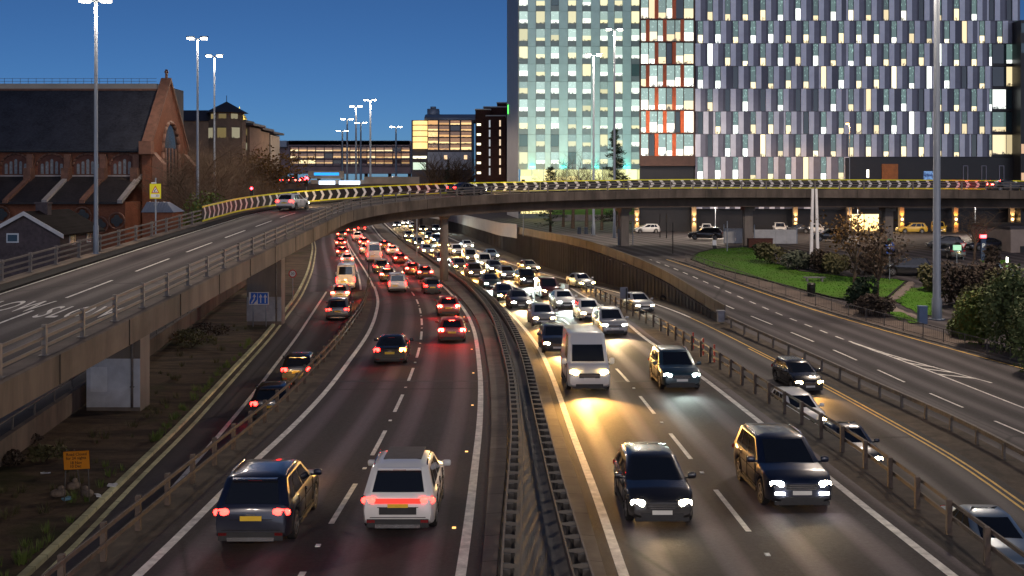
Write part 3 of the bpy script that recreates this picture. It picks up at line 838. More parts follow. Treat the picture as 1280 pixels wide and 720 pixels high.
    # ---- door seams and handles
    for s in (0, 1):
        sx = -1 if s == 0 else 1; mb = MB()
        doors = (y_sf-.25, y_sf-1.25, y_sf-2.15) if not boxy else (y_sf-.2, y_sf-1.2)
        for y in doors[:-1]: mb.box((sx*(hw*.995), y-.85, d['belt']-.13), (.035, .17, .028))
        out['door_handle'+str(s)] = (mb, None)
        mb = MB()
        for y in doors:
            if y-.1 > yr+ra*.2: mb.box((sx*(hw*.992), y-.02, (d['belt']+d['gc'])/2+.06), (.03, .012, d['belt']-d['gc']-.2))
        mb.box((sx*(hw*.994), 0, d['belt']-.26), (.022, d['L']*.62, .012)); mb.box((sx*(hw*.994), 0, d['gc']+.17), (.03, d['wb']-2*ra-.1, .03))
        out['door_seam'+str(s)] = (mb, None)
    # ---- wheels
    n = 20; prof = [(wr*.66, -.09), (wr*.93, -.105), (wr, -.08), (wr, .08), (wr*.93, .105), (wr*.66, .09)]
    mb = MB(); mb.ring([[Vector((x, r*math.cos(2*math.pi*k/n), r*math.sin(2*math.pi*k/n))) for k in range(n)] for r, x in prof])
    out['wheel'] = (mb, 40)
    mb = MB(); r0 = wr*.68
    mb.ring([[Vector((x, r*math.cos(2*math.pi*k/n), r*math.sin(2*math.pi*k/n))) for k in range(n)] for r, x in ((r0, .02), (r0, .098), (r0*.88, .10), (r0*.86, .05))], 0)
    for k in range(5):
        a = 2*math.pi*k/5
        mb.box((.085, math.cos(a)*r0*.48, math.sin(a)*r0*.48), (.02, r0*.9, r0*.24), 0, M=Matrix.Rotation(a, 3, 'X'))
    mb.box((.088, 0, 0), (.025, r0*.4, r0*.4)); out['rim'] = (mb, 30)
    d['yf'], d['yr'] = yf, yr
    return out
PARTMAT = {'windscreen': GLASS, 'rear_window': GLASS, 'side_window': GLASS, 'grille': TRIM, 'front_bumper_trim': TRIM, 'rear_bumper_trim': TRIM, 'sill': TRIM, 'headlight': HL['off'], 'tail_light': TL['off'],
           'high_brake_light': TL['off'], 'front_plate': PLW, 'rear_plate': PLY, 'wing_mirror': TRIM, 'roof_rail': CHROME, 'roof_spoiler': TRIM, 'door_handle': TRIM, 'door_seam': UNDER, 'reflector': TL['off'], 'grille_bar': CHROME, 'skid_plate': CHROME, 'rear_wiper': TRIM, 'tailgate_seam': UNDER, 'badge': CHROME, 'wheel': RUB, 'rim': RIMM, 'body': PAINTS['grey']}
CARM = {}
def get_car(kind):
    if kind in CARM: return CARM[kind]
    res = {}
    for nm, (mb, sh) in car_meshes(kind).items():
        base = nm.rstrip('01')
        if sh is not None: mb.sm = [True]*len(mb.f)
        me = mb.mesh(kind+'_'+base, PARTMAT[base], sh)
        if base in ('windscreen', 'rear_window', 'side_window'):
            # make every pane face outwards, then lift it clear of the shell
            c = Vector((0, 0, KIND[kind]['H']*.6)); bm = bmesh.new(); bm.from_mesh(me)
            for f in bm.faces:
                if f.normal.dot(f.calc_center_median()-c) < 0:
                    f.normal_flip()
            bm.normal_update()
            want = [(f.normal.copy(), [v for v in f.verts]) for f in bm.faces]
            bm.to_mesh(me); bm.free()
        elif base not in ('body',):
            bm = bmesh.new(); bm.from_mesh(me); bmesh.ops.recalc_face_normals(bm, faces=bm.faces); bm.to_mesh(me); bm.free()
        else:
            bm = bmesh.new(); bm.from_mesh(me); bmesh.ops.recalc_face_normals(bm, faces=bm.faces); bm.to_mesh(me); bm.free()
        if sh is not None: me.set_sharp_from_angle(angle=R(sh))
        res[nm] = me
    CARM[kind] = res; return res
CLAMP = {}
def head_lamp(tone, power):
    key = (tone, power)
    if key not in CLAMP:
        l = bpy.data.lights.new('dipped_beam', 'SPOT'); l.energy = power
        l.color = {'warm': (1, .50, .12), 'white': (1, .68, .32), 'cool': (.82, 1, .92), 'side': (1, .8, .5)}[tone]
        l.spot_size = R(78); l.spot_blend = .9; l.shadow_soft_size = .12
        CLAMP[key] = l
    return CLAMP[key]
def part(name, me, parent, mat=None, loc=(0,0,0), rz=0.0):
    o = bpy.data.objects.new(name, me); COL.objects.link(o); o.parent = parent; o.location = loc; o.rotation_euler = (0, 0, rz)
    if mat is not None:
        o.material_slots[0].link = 'OBJECT'; o.material_slots[0].material = mat
    return o
def make_car(kind, colour, pos, heading, pitch, label, cat, group, head='off', tail='off', detail=2, beam=0.0, name=None, mirrors=None, drl=False, ind=None, bar=False):
    ms = get_car(kind); d = KIND[kind]; L = d['L']
    nm = name or {'hatchback': 'hatchback_car', 'suv': 'sport_utility_car', 'estate': 'estate_car', 'saloon': 'saloon_car', 'small_van': 'small_van', 'van': 'panel_van'}[kind]
    t = thing(nm, label, cat, pos, heading, group, pitch)
    pt = PAINTS[colour]
    for k, me in ms.items():
        base = k.rstrip('01')
        if base in ('wheel', 'rim'): continue
        if detail < 2 and base in ('sill', 'door_handle', 'door_seam', 'front_bumper_trim', 'roof_rail'): continue
        m = None
        if base == 'body': m = pt
        elif base == 'headlight': m = HL[head]
        elif base == 'tail_light': m = TL[tail] if not (ind and k.endswith(ind)) else IND
        elif base == 'high_brake_light': m = TL['brake' if tail == 'brake' else 'off']
        elif base == 'wing_mirror': m = pt if mirrors is None else mirrors
        elif base == 'roof_spoiler': m = pt
        elif base == 'door_handle': m = pt
        elif base == 'rear_window' and kind == 'van' and tail == 'off': continue
        nm2 = 'number_plate' if base.endswith('_plate') else base
        part(nm2, me, t, m)
        if base.endswith('_plate') and detail == 2:
            pass
    for sx in (-1, 1):
        for y in (d['yf'], d['yr']):
            wv = part('wheel', ms['wheel'], t, None, (sx*(d['W']/2-.11), y, d['wr']), 0 if sx > 0 else math.pi)
            if detail > 0: part('rim', ms['rim'], wv)
    if bar:
        q = MB(); q.box((0, -L/2-.015, d['boot']-.17), (d['W']*.62, .03, .12)); q.build('rear_light_bar', em('light_bar_red', (1, .03, .02), 1.3, (.3,.01,.01)), t)
        q = MB(); q.box((0, -L/2-.005, d['boot']-.42), (d['W']*.5, .04, .17)); q.build('plate_recess', TRIM, t)
    if bar:
        q = MB(); q.box((0, -.35, d['H']+.012), (1.0, 1.5, .02)); q.build('roof_glass', TRIM, t)
    if drl:
        for sx in (-1, 1):
            q = MB(); q.box((sx*d['W']/2*.66, L/2+.01, d['nose']-.34), (.3, .03, .07), 0, -sx*.2); o = q.build('running_light', DRL, t)
    if beam:
        l = bpy.data.objects.new('dipped_beam', head_lamp(head, beam)); COL.objects.link(l); l.parent = t
        l.location = (0, L/2+.12, d['nose']-.05); l.rotation_euler = (R(83), 0, 0)
    return t
def tangent(c, D, y):
    return math.atan2(-c.slope(y), 1.0) if hasattr(c, 'slope') else math.atan2(-(c(y+1.5)-c(y-1.5))/3, 1.0), math.atan(-(D.slope(y)))
def drive(px, py, kind, colour, D, c, away, label, cat='car', group=None, **k):
    """px, py: where the end of the car that faces the camera meets the road"""
    x, y = solve(px, py, D)
    h, pit = tangent(c, D, y)
    L = KIND[kind]['L']
    fwd = Vector((-math.sin(h), math.cos(h), 0))
    mid = Vector((x, y, 0))+fwd*(L/2)
    z = EYE-D(mid.y)
    if away: return make_car(kind, colour, (mid.x, mid.y, z), h, pit, label, cat, group, **k)
    return make_car(kind, colour, (mid.x, mid.y, z), h+math.pi, -pit, label, cat, group, **k)
GL = 'cars driving away on the left carriageway'; GS = 'queue on the left slip road'; GR = 'oncoming cars on the right carriageway'; GX = 'oncoming cars on the right slip road'
def LC(px, py, kind, col, label, tail='lit', **k): return drive(px, py, kind, col, D_MOT, LCM, True, label, group=GL, tail=tail, head='warm', beam=500 if py < 400 else 250, **k)
def LS(px, py, kind, col, label, tail='lit', **k): return drive(px, py, kind, col, D_LSL, SLL, True, label, group=GS, tail=tail, head='warm', beam=250 if py > 450 else 600, **k)
def RC(px, py, kind, col, label, head='white', beam=450, **k): return drive(px, py, kind, col, D_MOT, RCL, False, label, group=GR, head=head, beam=beam*(5 if py < 350 else 3.5 if py < 430 else 1.6 if py < 600 else .10), **k)
def RS(px, py, kind, col, label, head='white', beam=300, **k): return drive(px, py, kind, col, D_RSL, SRR, False, label, group=GX, head=head, beam=beam, **k)
# left carriageway, nearest first
LC(313, 688, 'suv', 'blue', 'dark blue estate-like SUV with red tail lights, nearest car in the left lane', tail='near')
LC(497, 671, 'suv', 'white', 'white SUV with full-width red rear lights, nearest car on the left carriageway', tail='near', bar=True)
LC(487, 457, 'saloon', 'black', 'black saloon straddling towards the lane dashes with its right indicator glowing amber', tail='lit', ind='1')
LC(565, 429, 'hatchback', 'red', 'bright red braking hatchback beside the central reserve, last of the braking pair', tail='brake')
LC(561, 396, 'hatchback', 'red', 'red braking hatchback just ahead of the brighter red one by the central reserve', tail='brake')
LC(541, 368, 'hatchback', 'dark', 'dark small hatchback in the right lane beside the silver van', tail='lit')
LC(497, 366, 'small_van', 'silver', 'silver box-backed van with plain rear doors in the left lane', tail='lit', cat='van')
LC(532, 349, 'hatchback', 'maroon', 'maroon braking hatchback in the right lane beyond the small dark one', tail='brake')
LC(516, 344, 'hatchback', 'red', 'red braking hatchback left of the maroon one by the bridge column', tail='brake')
LC(485, 352, 'hatchback', 'dark', 'braking car half hidden in front of the silver box-backed van', tail='brake', detail=1)
LC(477, 342, 'suv', 'dark', 'dark tall car with yellow plate ahead of the half hidden braking car', tail='lit', detail=1)
LC(501, 330, 'saloon', 'red', 'low wide braking saloon alone in the right lane under the bridge shadow', tail='brake', detail=1)
LC(468, 328, 'van', 'lwhite', 'white van with rounded top queuing in the left lane', tail='lit', detail=1, cat='van')
LC(491, 319, 'hatchback', 'white', 'pale hatchback with brake lights in the right lane near the bridge', tail='brake', detail=1)
LC(458, 318, 'suv', 'silver', 'pale car right behind the braking one, ahead of the white rounded van', tail='brake', detail=1)
LC(481, 312, 'saloon', 'dark', 'dark saloon ahead of the pale hatchback in the right lane', tail='brake', detail=1)
LC(455, 308, 'hatchback', 'red', 'red-lit hatchback second in line under the bridge in the left lane', tail='brake', detail=1)
LC(447, 301, 'suv', 'white', 'white SUV with one bright lamp on its left, under the bridge', tail='lit', detail=1)
LC(439, 292, 'hatchback', 'dark', 'furthest visible braking car left of the white SUV under the bridge', tail='brake', detail=0)
LC(452, 289.5, 'saloon', 'grey', 'furthest visible grey saloon under the bridge girder', tail='lit', detail=0)
# left slip road
LS(371, 481, 'hatchback', 'black', 'black boxy hatchback with yellow plate behind the left barrier rails', tail='lit')
LS(336, 527, 'hatchback', 'black', 'dark car half hidden by the left barrier, roof and one red lamp showing', tail='lit')
LS(422, 401, 'suv', 'grey', 'grey car with dark tailgate, last in the slip road queue', tail='lit')
LS(425, 377, 'hatchback', 'silver', 'silver hatchback with tall lamps between the white van and the last grey car', tail='brake')
LS(432, 363, 'van', 'lwhite', 'white high-roof van with dark rear window in the slip road queue', tail='lit', cat='van')
LS(434, 331, 'hatchback', 'white', 'white-bumpered braking car just ahead of the high-roof van', tail='brake', detail=1)
LS(428, 321, 'hatchback', 'red', 'red-glowing braking car second ahead of the high-roof van', tail='brake', detail=1)
LS(426, 309, 'hatchback', 'red', 'braking car with three bright lamps third ahead of the high-roof van', tail='brake', detail=1)
LS(427, 298, 'suv', 'dark', 'tall braking car at the head of the slip road queue by the bridge', tail='brake', detail=1)
# right carriageway, nearest first
RC(828, 660, 'hatchback', 'black', 'black car with pale roof reflections, nearest in the fast lane', head='white', beam=700, detail=2)
RC(1003, 641, 'suv', 'blue', 'dark blue SUV with running lights under its headlights, nearest on the right', head='white', beam=700, drl=True)
RC(737, 492, 'van', 'lwhite', 'white high-roof panel van with warm headlights in the fast lane', head='warm', beam=2600, cat='van')
RC(853, 490, 'suv', 'teal', 'teal grey SUV with cool headlights beside the right-hand barrier', head='cool', beam=160)
RC(697, 443, 'hatchback', 'dark', 'dark hatchback half hidden behind the white high-roof van', head='warm', beam=900)
RC(769, 421, 'suv', 'silver', 'silver tall car with bright headlights by the right barrier', head='white', beam=500)
RC(740, 402, 'hatchback', 'white', 'white hatchback with warm glaring lamps between silver and white cars', head='warm', beam=900)
RC(709, 387, 'saloon', 'white', 'white saloon with dark oval grille in the slow lane', head='cool', beam=500)
RC(681, 409, 'hatchback', 'silver', 'silver grey car alone in the fast lane ahead of the hidden hatchback', head='warm', beam=700)
RC(652, 387, 'saloon', 'dark', 'dark saloon beside the central barrier, one lamp in each corner', head='white', beam=600)
RC(634, 378, 'hatchback', 'blue', 'dark hatchback tucked behind the dark saloon at the central barrier', head='warm', beam=500)
RC(616, 362, 'saloon', 'teal', 'greenish car with cool white lamps lighting the central barrier', head='cool', beam=900)
RC(662, 358, 'suv', 'black', 'black boxy off-roader with cool lamps in the slow lane', head='cool', beam=500)
RC(689, 374, 'small_van', 'maroon', 'maroon people carrier with amber lamps ahead of the white saloon', head='warm', beam=600)
RC(637, 350, 'saloon', 'silver', 'silver saloon with one amber-tinted lamp in the slow lane', head='white', beam=500)
RC(596, 349, 'suv', 'brown', 'brown off-roader with warm lamps right of the bridge column', head='warm', beam=600)
RC(621, 342, 'hatchback', 'dark', 'dark hatchback behind the silver saloon in the slow lane', head='warm', beam=400, detail=1)
RC(608, 336, 'small_van', 'white', 'white small van among the cars right of the bridge column', head='warm', beam=500, cat='van', detail=1)
RC(576, 339, 'hatchback', 'brown', 'car at the foot of the bridge column with a large warm lamp', head='warm', beam=600, detail=1)
RC(590, 329, 'small_van', 'silver', 'pale people carrier behind the white small van', head='warm', beam=500, detail=1)
RC(617, 325, 'saloon', 'lightblue', 'pale blue car nearest the ribbed retaining wall beyond the bridge column', head='warm', beam=400, detail=1)
RC(573, 320, 'suv', 'white', 'pale tall car just right of the bridge column top', head='warm', beam=400, detail=1)
RC(586, 312, 'saloon', 'white', 'white saloon approaching alone on the outside of the bend', head='white', beam=400, detail=1)
RC(555, 330, 'hatchback', 'dark', 'car half hidden behind the bridge column, one cool lamp', head='cool', beam=500, detail=1)
RC(535, 318, 'saloon', 'silver', 'silver car left of the bridge column nearest the central barrier', head='warm', beam=500, detail=1)
RC(547, 305, 'suv', 'dark', 'dark car with pale roof left of the bridge column, outer lane', head='cool', beam=400, detail=1)
RC(524, 308, 'hatchback', 'dark', 'dark car partly behind the thin mast by the central barrier', head='warm', beam=500, detail=1)
RC(537, 300, 'hatchback', 'grey', 'grey hatchback third in the queue behind the silver car', head='warm', beam=400, detail=1)
RC(511, 299, 'hatchback', 'brown', 'bronze hatchback in a yellow pool of light by the central barrier', head='warm', beam=600, detail=1)
RC(555, 311, 'hatchback', 'dark', 'dark car glimpsed just left of the bridge column', head='warm', beam=300, detail=1)
RC(546, 290.5, 'suv', 'grey', 'grey tall car with blazing white lamps at the bend', head='cool', beam=400, detail=0)
RC(529, 290, 'saloon', 'brown', 'bronze saloon next to the grey tall car at the bend', head='warm', beam=400, detail=0)
RC(496, 284.5, 'hatchback', 'dark', 'furthest oncoming dark car beside the central barrier at the bend', head='white', beam=400, detail=0)
RC(517, 286, 'hatchback', 'silver', 'far oncoming silver hatchback in the middle of the bend', head='warm', beam=400, detail=0)
RC(507, 281.5, 'saloon', 'white', 'furthest oncoming white car just below the bridge girder', head='white', beam=300, detail=0)
# right slip road
RS(667, 341, 'saloon', 'brown', 'bronze saloon closest under the ribbed wall on the slip road', head='warm', beam=600, detail=1)
RS(735, 361, 'saloon', 'silver', 'silver saloon with dazzling amber lamps where the slip road splits off', head='warm', beam=900)
RS(807, 391, 'saloon', 'silver', 'silver saloon with weak lamps alone on the slip road', head='side', beam=60)
RS(1013, 492, 'hatchback', 'black', 'black car with pale roof on the slip road beside the double yellow lines', head='warm', beam=700)
RS(1014, 541, 'hatchback', 'white', 'white hatchback seen over the right barrier, red glow on its bonnet', head='warm', beam=500)
RS(1080, 592, 'saloon', 'blue', 'dark blue car mostly hidden by the right barrier, one lamp showing', head='white', beam=500)
RS(1275, 730, 'saloon', 'lightblue', 'pale blue car cut by the frame edge below the right barrier', head='side', beam=60)
# the flyover
def RMPCAR(s, lat, kind, col, label, away=True, **k):
    p, t = rp(s, lat); h = math.atan2(-t.x, t.y)
    pit = math.atan(-D_RMP.slope(s)) if s < CY else 0
    return make_car(kind, col, (p.x, p.y, p.z+.02), h if away else h+math.pi, pit if away else -pit, label, 'car', 'cars on the flyover', **k)
RMPCAR(95.5, -1.6, 'hatchback', 'white', 'white hatchback climbing the flyover beside the chevron boards', tail='lit', head='white', beam=1800)
RMPCAR(192, -1.7, 'saloon', 'black', 'black saloon far right on the flyover with streaking red lights', tail='brake', detail=1, head='white', beam=1500)
RMPCAR(124, -1.7, 'saloon', 'dark', 'dark car at the top of the flyover bend behind the railing', tail='lit', detail=1, head='white', beam=1800)
# parked cars in front of the offices
GP = 'cars parked in front of the offices'
def PK(px, py, kind, col, rz, label, dx=0, **k):
    x, y = solve(px, py, D_FRO); y = min(y, 164-abs(dx)); x = (px-640)/F*y
    return make_car(kind, col, (x, y+1.2, EYE-D_FRO(y+1.2)+(.01 if y > 112 else .115)), R(rz), 0, label, k.pop('cat', 'car'), GP, detail=1, **k)
PK(977, 289, 'suv', 'white', 170, 'white SUV parked behind the white hoarding')
PK(998, 290, 'saloon', 'black', 80, 'black saloon parked between the white SUV and the pale hatchback')
PK(1023, 288, 'hatchback', 'white', 175, 'pale hatchback parked behind the white obelisk mast')
PK(885, 288, 'hatchback', 'white', 170, 'white hatchback parked left of the hoarding, behind a black off-roader')
PK(884, 300, 'suv', 'black', 75, 'black off-roader parked side on left of the white hoarding')
PK(810, 289, 'hatchback', 'white', 95, 'pale hatchback parked beside the blue grey bridge pier')
PK(1040, 302, 'suv', 'black', 85, 'black SUV parked behind the autumn tree')
PK(1143, 288, 'suv', 'yellow', 90, 'yellow car parked side on left of the orange uplit column', head='off')
PK(1177, 289, 'small_van', 'yellow', 165, 'yellow van with roof sign parked by the orange uplit column', cat='van')
PK(1245, 292, 'suv', 'white', 85, 'white SUV parked far right in front of the dark facade')
PK(1192, 325, 'hatchback', 'black', 5, 'black hatchback with yellow plate stopped in the car park entrance', tail='off')
PK(1186, 312, 'hatchback', 'dark', 80, 'dark car parked side on behind the green sign')
PK(1238, 314, 'saloon', 'blue', 100, 'dark blue saloon parked beside the parking totem')
PK(1138, 348, 'suv', 'black', 80, 'black SUV parked side on at the head of the garden path')
PK(1243, 352, 'saloon', 'lightblue', 60, 'blue saloon parked half behind the brown shrubs')

# ------------------------------------------------------------------ barriers, walls, fences
M_TIMB = pm('weathered_barrier', (.085,.064,.053), .75, var=.25, scale=3, co='Pos', dirt=.5)
M_STEEL = pm('dull_steel', (.14,.125,.115), .75, metal=.1, var=.2, scale=3, co='Pos', dirt=.5)
M_BLOCK = pm('barrier_block', (.05,.046,.045), .7, var=.2, scale=4, co='Pos')
M_BTOP = pm('barrier_block_cap', (.10,.082,.062), .7, var=.2, scale=4, co='Pos')
M_RUST = pm('rusty_steel', (.16,.09,.055), .8, metal=.2, var=.3, scale=4, co='Pos', dirt=.4)
def thing_at(name, label, cat, p, group=None): return thing(name, label, cat, p, 0, group)
def under(o, root):
    o.parent = root; o.matrix_parent_inverse = Matrix.Translation(-Vector(root.location)); return o
def rail_barrier(name, label, c, D, y0, y1, first, pitch, post, rails, matp, matr, growth=1.0, hpost=.9, group=None):
    root = thing_at(name, label, 'barrier', (c(y0), y0, EYE-D(y0)), group)
    ys = list(np.arange(y0, y1+.01, 1.5)); mb = MB()
    for h, w_, t_ in rails:
        m_ = MB(); m_.beam([(c(y)+.10, y, EYE-D(y)+h) for y in ys], w_, t_)
        under(m_.build('rail', matr), root)
    y = y0+first; k = 0
    while y < y1 and k < 100:
        q = MB(); h_, _ = tangent(c, D, y)
        q.box((c(y), y, EYE-D(y)+hpost/2-.05), (post, post*1.1, hpost+.1), 0, h_)
        for h, w_, t_ in rails: q.box((c(y)+.05, y, EYE-D(y)+h), (.1, post*.8, t_*.8), 0, h_)
        under(q.build('barrier_post', matp), root); y += pitch; k += 1
    return root
rail_barrier('roadside_barrier', 'weathered two-rail barrier between the left carriageway and the left slip road', BLX, D_MOT, 16, 105, 1.2, 2.4, .125, ((.42, .05, .11), (.80, .05, .10)), M_TIMB, M_TIMB)
rail_barrier('roadside_barrier', 'weathered two-rail barrier with square posts between the right carriageway and the lower slip road', brx, D_MOT, 18, 107, 1.2, 2.4, .125, ((.42, .05, .11), (.80, .05, .10)), M_TIMB, M_TIMB)
# central reserve: two rows of open box beams on dark spacer blocks
def median_row(c0, side, label):
    c = lambda y: c0(y)+side*.34
    root = thing_at('median_barrier', label, 'barrier', (c(14), 14, EYE-D_MOT(14)), 'crash barriers along the central reserve')
    ys = list(np.arange(14, 210, 1.5))
    for o, h in ((-.2, .46), (.2, .46)):
        m_ = MB(); m_.beam([(c(y)+o, y, EYE-D_MOT(y)+h) for y in ys], .045, .22); under(m_.build('rail', M_STEEL if o*side < 0 else M_BLOCK), root)
    y = 16.0; k = 0; far = MB()
    while y < 205:
        q = MB() if k < 96 else far
        h_ = tangent(c, D_MOT, y)[0]; z = EYE-D_MOT(y)
        q.box((c(y), y, z+.1), (.10, .12, .86), 0, h_)
        q.box((c(y)-.11*side, y, z+.44), (.18, .42, .22), 0, h_)
        zt = z+.556; mt = Matrix.Rotation(h_, 3, 'Z')
        pts = [mt @ Vector((x_, y_, 0))+Vector((c(y), y, zt)) for x_, y_ in ((-.17, -.09), (0, -.15), (.17, -.09), (.17, .09), (0, .15), (-.17, .09))]
        q.poly(pts, 1)
        if k < 96: under(q.build('spacer_block', [M_BLOCK, M_BTOP]), root)
        k += 1; y += 1.05
    under(tag(far.build('spacer_block', [M_BLOCK, M_BTOP]), kind='stuff'), root)
median_row(mlr, 1, 'dark crash barrier row along the left edge of the central trough')
median_row(mrl, -1, 'dark crash barrier row along the right edge of the central trough')
# street crash barrier on the right, end post nearest the wall
rail_barrier('street_crash_barrier', 'grey box-beam crash barrier between the slip road and the upper right street', lambda y: BFR(y), D_FRO, 26, 80.5, .2, 2.4, .11, ((.62, .16, .2),), M_STEEL, M_STEEL, hpost=.62)
q = MB(); q.box((BFR(81), 81, EYE-D_FRO(81)+.45), (.5, .5, .8)); q.box((BFR(81), 81, EYE-D_FRO(81)+.88), (.62, .62, .1))
tag(q.build('barrier_end_block', pm('end_block_grey', (.2,.2,.22), .7, co='Pos')), 'small grey block closing the street crash barrier by the wall end', 'block')
# retaining wall with ribs and a panelled parapet
def rib_mat():
    t = NT('ribbed_wall_concrete')
    pos = t.new('ShaderNodeNewGeometry').outputs['Position']
    n = t.noise(t.mapping(pos, (1.2, .25, .12)), 1.2, 6, .7); n2 = t.noise(pos, .3, 4, .6)
    c = t.mix(n, (.055,.048,.045), (.11,.098,.09)); c = t.mix(t.ramp(n2, [(.4, 0.0), (.7, .6)]), c, (.045,.037,.032))
    t.link(c, t.b.inputs['Base Color']); setp(t.b, Roughness=.9, Specular_IOR_Level=.2); t.bump(n, .3, .02); return t.m
M_RIB = rib_mat(); M_PAN = pm('parapet_panel', (.09,.075,.066), .8, var=.25, scale=.8, co='Pos', dirt=.5, streak=True)
M_HOARD = pm('pale_panel', (.30,.31,.36), .7, var=.06, scale=.5, co='Pos', dirt=.2)
wall = thing_at('retaining_wall', 'ribbed concrete retaining wall rising along the slip road and round the bend', 'wall', (wal(90), 90, EYE-D_RSL(90)))
mb = MB(); ys = list(np.arange(W0, 300, 2.0))
top = lambda y: EYE-D_FRO(y)+.12
rings = [[Vector((wal(y), y, EYE-D_RSL(y)-.4)), Vector((wal(y), y, top(y))), Vector((wal(y)+.4, y, top(y))), Vector((wal(y)+.4, y, EYE-D_RSL(y)-.4))] for y in ys]
mb.ring(rings, 0, True, True, False); under(mb.build('wall_face', M_RIB), wall)
mb = MB(); y = W0+3
while y < 290:
    h = top(y)-(EYE-D_RSL(y))
    if h > .5: mb.box((wal(y)-.05, y, EYE-D_RSL(y)+h/2-.2), (.10, .20, h+.3), 0, tangent(wal, D_RSL, y)[0])
    y += .95 if y < 170 else 1.6
under(tag(mb.build('wall_ribs', M_RIB), kind='stuff'), wall)
y = W0+.1; k = 0
while y < 282 and k < 98:
    L = 2.4; h = tangent(wal, D_FRO, y+L/2)[0]; c = wal(y+L/2)+.2; sl = -(D_FRO.slope(y+L/2))
    q = MB(); M = Matrix.Rotation(h, 3, 'Z') @ Matrix.Rotation(math.atan(sl), 3, 'X')
    q.box((c, y+L/2, top(y+L/2)+.48), (.1, L/math.cos(h)-.07, .92), 0, M=M)
    q.box((c, y+L/2, top(y+L/2)+.98), (.16, L/math.cos(h)-.02, .08), 0, M=M)
    under(q.build('parapet_panel', M_PAN), wall); y += L; k += 1
q = MB(); y = 165.0
rings = [[Vector((wal(y)-.12, y, top(y)-.7)), Vector((wal(y)-.06, y, top(y)-.7)), Vector((wal(y)-.06, y, top(y)+1.45)), Vector((wal(y)-.12, y, top(y)+1.45))] for y in np.arange(158, 290, 3)]
q.ring(rings, 0, True, True, False); under(q.build('pale_cladding', M_HOARD), wall)
# pedestrian guard rail on the right kerb
root = thing_at('pedestrian_railing', 'grey mesh guard rail along the right-hand kerb of the upper street', 'railing', (fry(30), 30, EYE-D_FRO(30)))
gx = lambda y: fry(y)+.3
ys = list(np.arange(30, 111, 1.5))
for h, w_ in ((1.05, .05), (.25, .04)):
    m_ = MB(); m_.beam([(gx(y), y, EYE-D_FRO(y)+h) for y in ys], w_, w_); under(m_.build('rail', M_STEEL), root)
y = 31.0; k = 0
while y < 111 and k < 90:
    q = MB(); q.box((gx(y), y, EYE-D_FRO(y)+.6), (.06, .06, .98)); under(q.build('railing_post', M_STEEL), root); y += 2.0; k += 1
mb = MB(); y = 31.0
while y < 109:
    mb.box((gx(y), y, EYE-D_FRO(y)+.65), (.012, .014, .8)); y += .2
under(tag(mb.build('infill_bars', M_STEEL), kind='stuff'), root)
# wall and rail in front of the local street on the left
root = thing_at('street_wall', 'low stained concrete wall edging the local street behind the bridge piers', 'wall', (XW(30), 30, EYE-11))
mb = MB(); mb.beam([(XW(y), y, EYE-D_GRD(y)+.45) for y in np.arange(14, 150, 3)], .25, 1.0); under(mb.build('wall_panel', M_COPE), root)
mb = MB(); mb.beam([(XW(y)-.05, y, EYE-D_GRD(y)+1.5) for y in np.arange(14, 150, 3)], .05, .06); under(mb.build('top_rail', M_STEEL), root)
y = 15.5; k = 0
while y < 120 and k < 50:
    q = MB(); q.box((XW(y)-.05, y, EYE-D_GRD(y)+1.2), (.06, .06, .6)); under(q.build('rail_post', M_STEEL), root); y += 2.6; k += 1

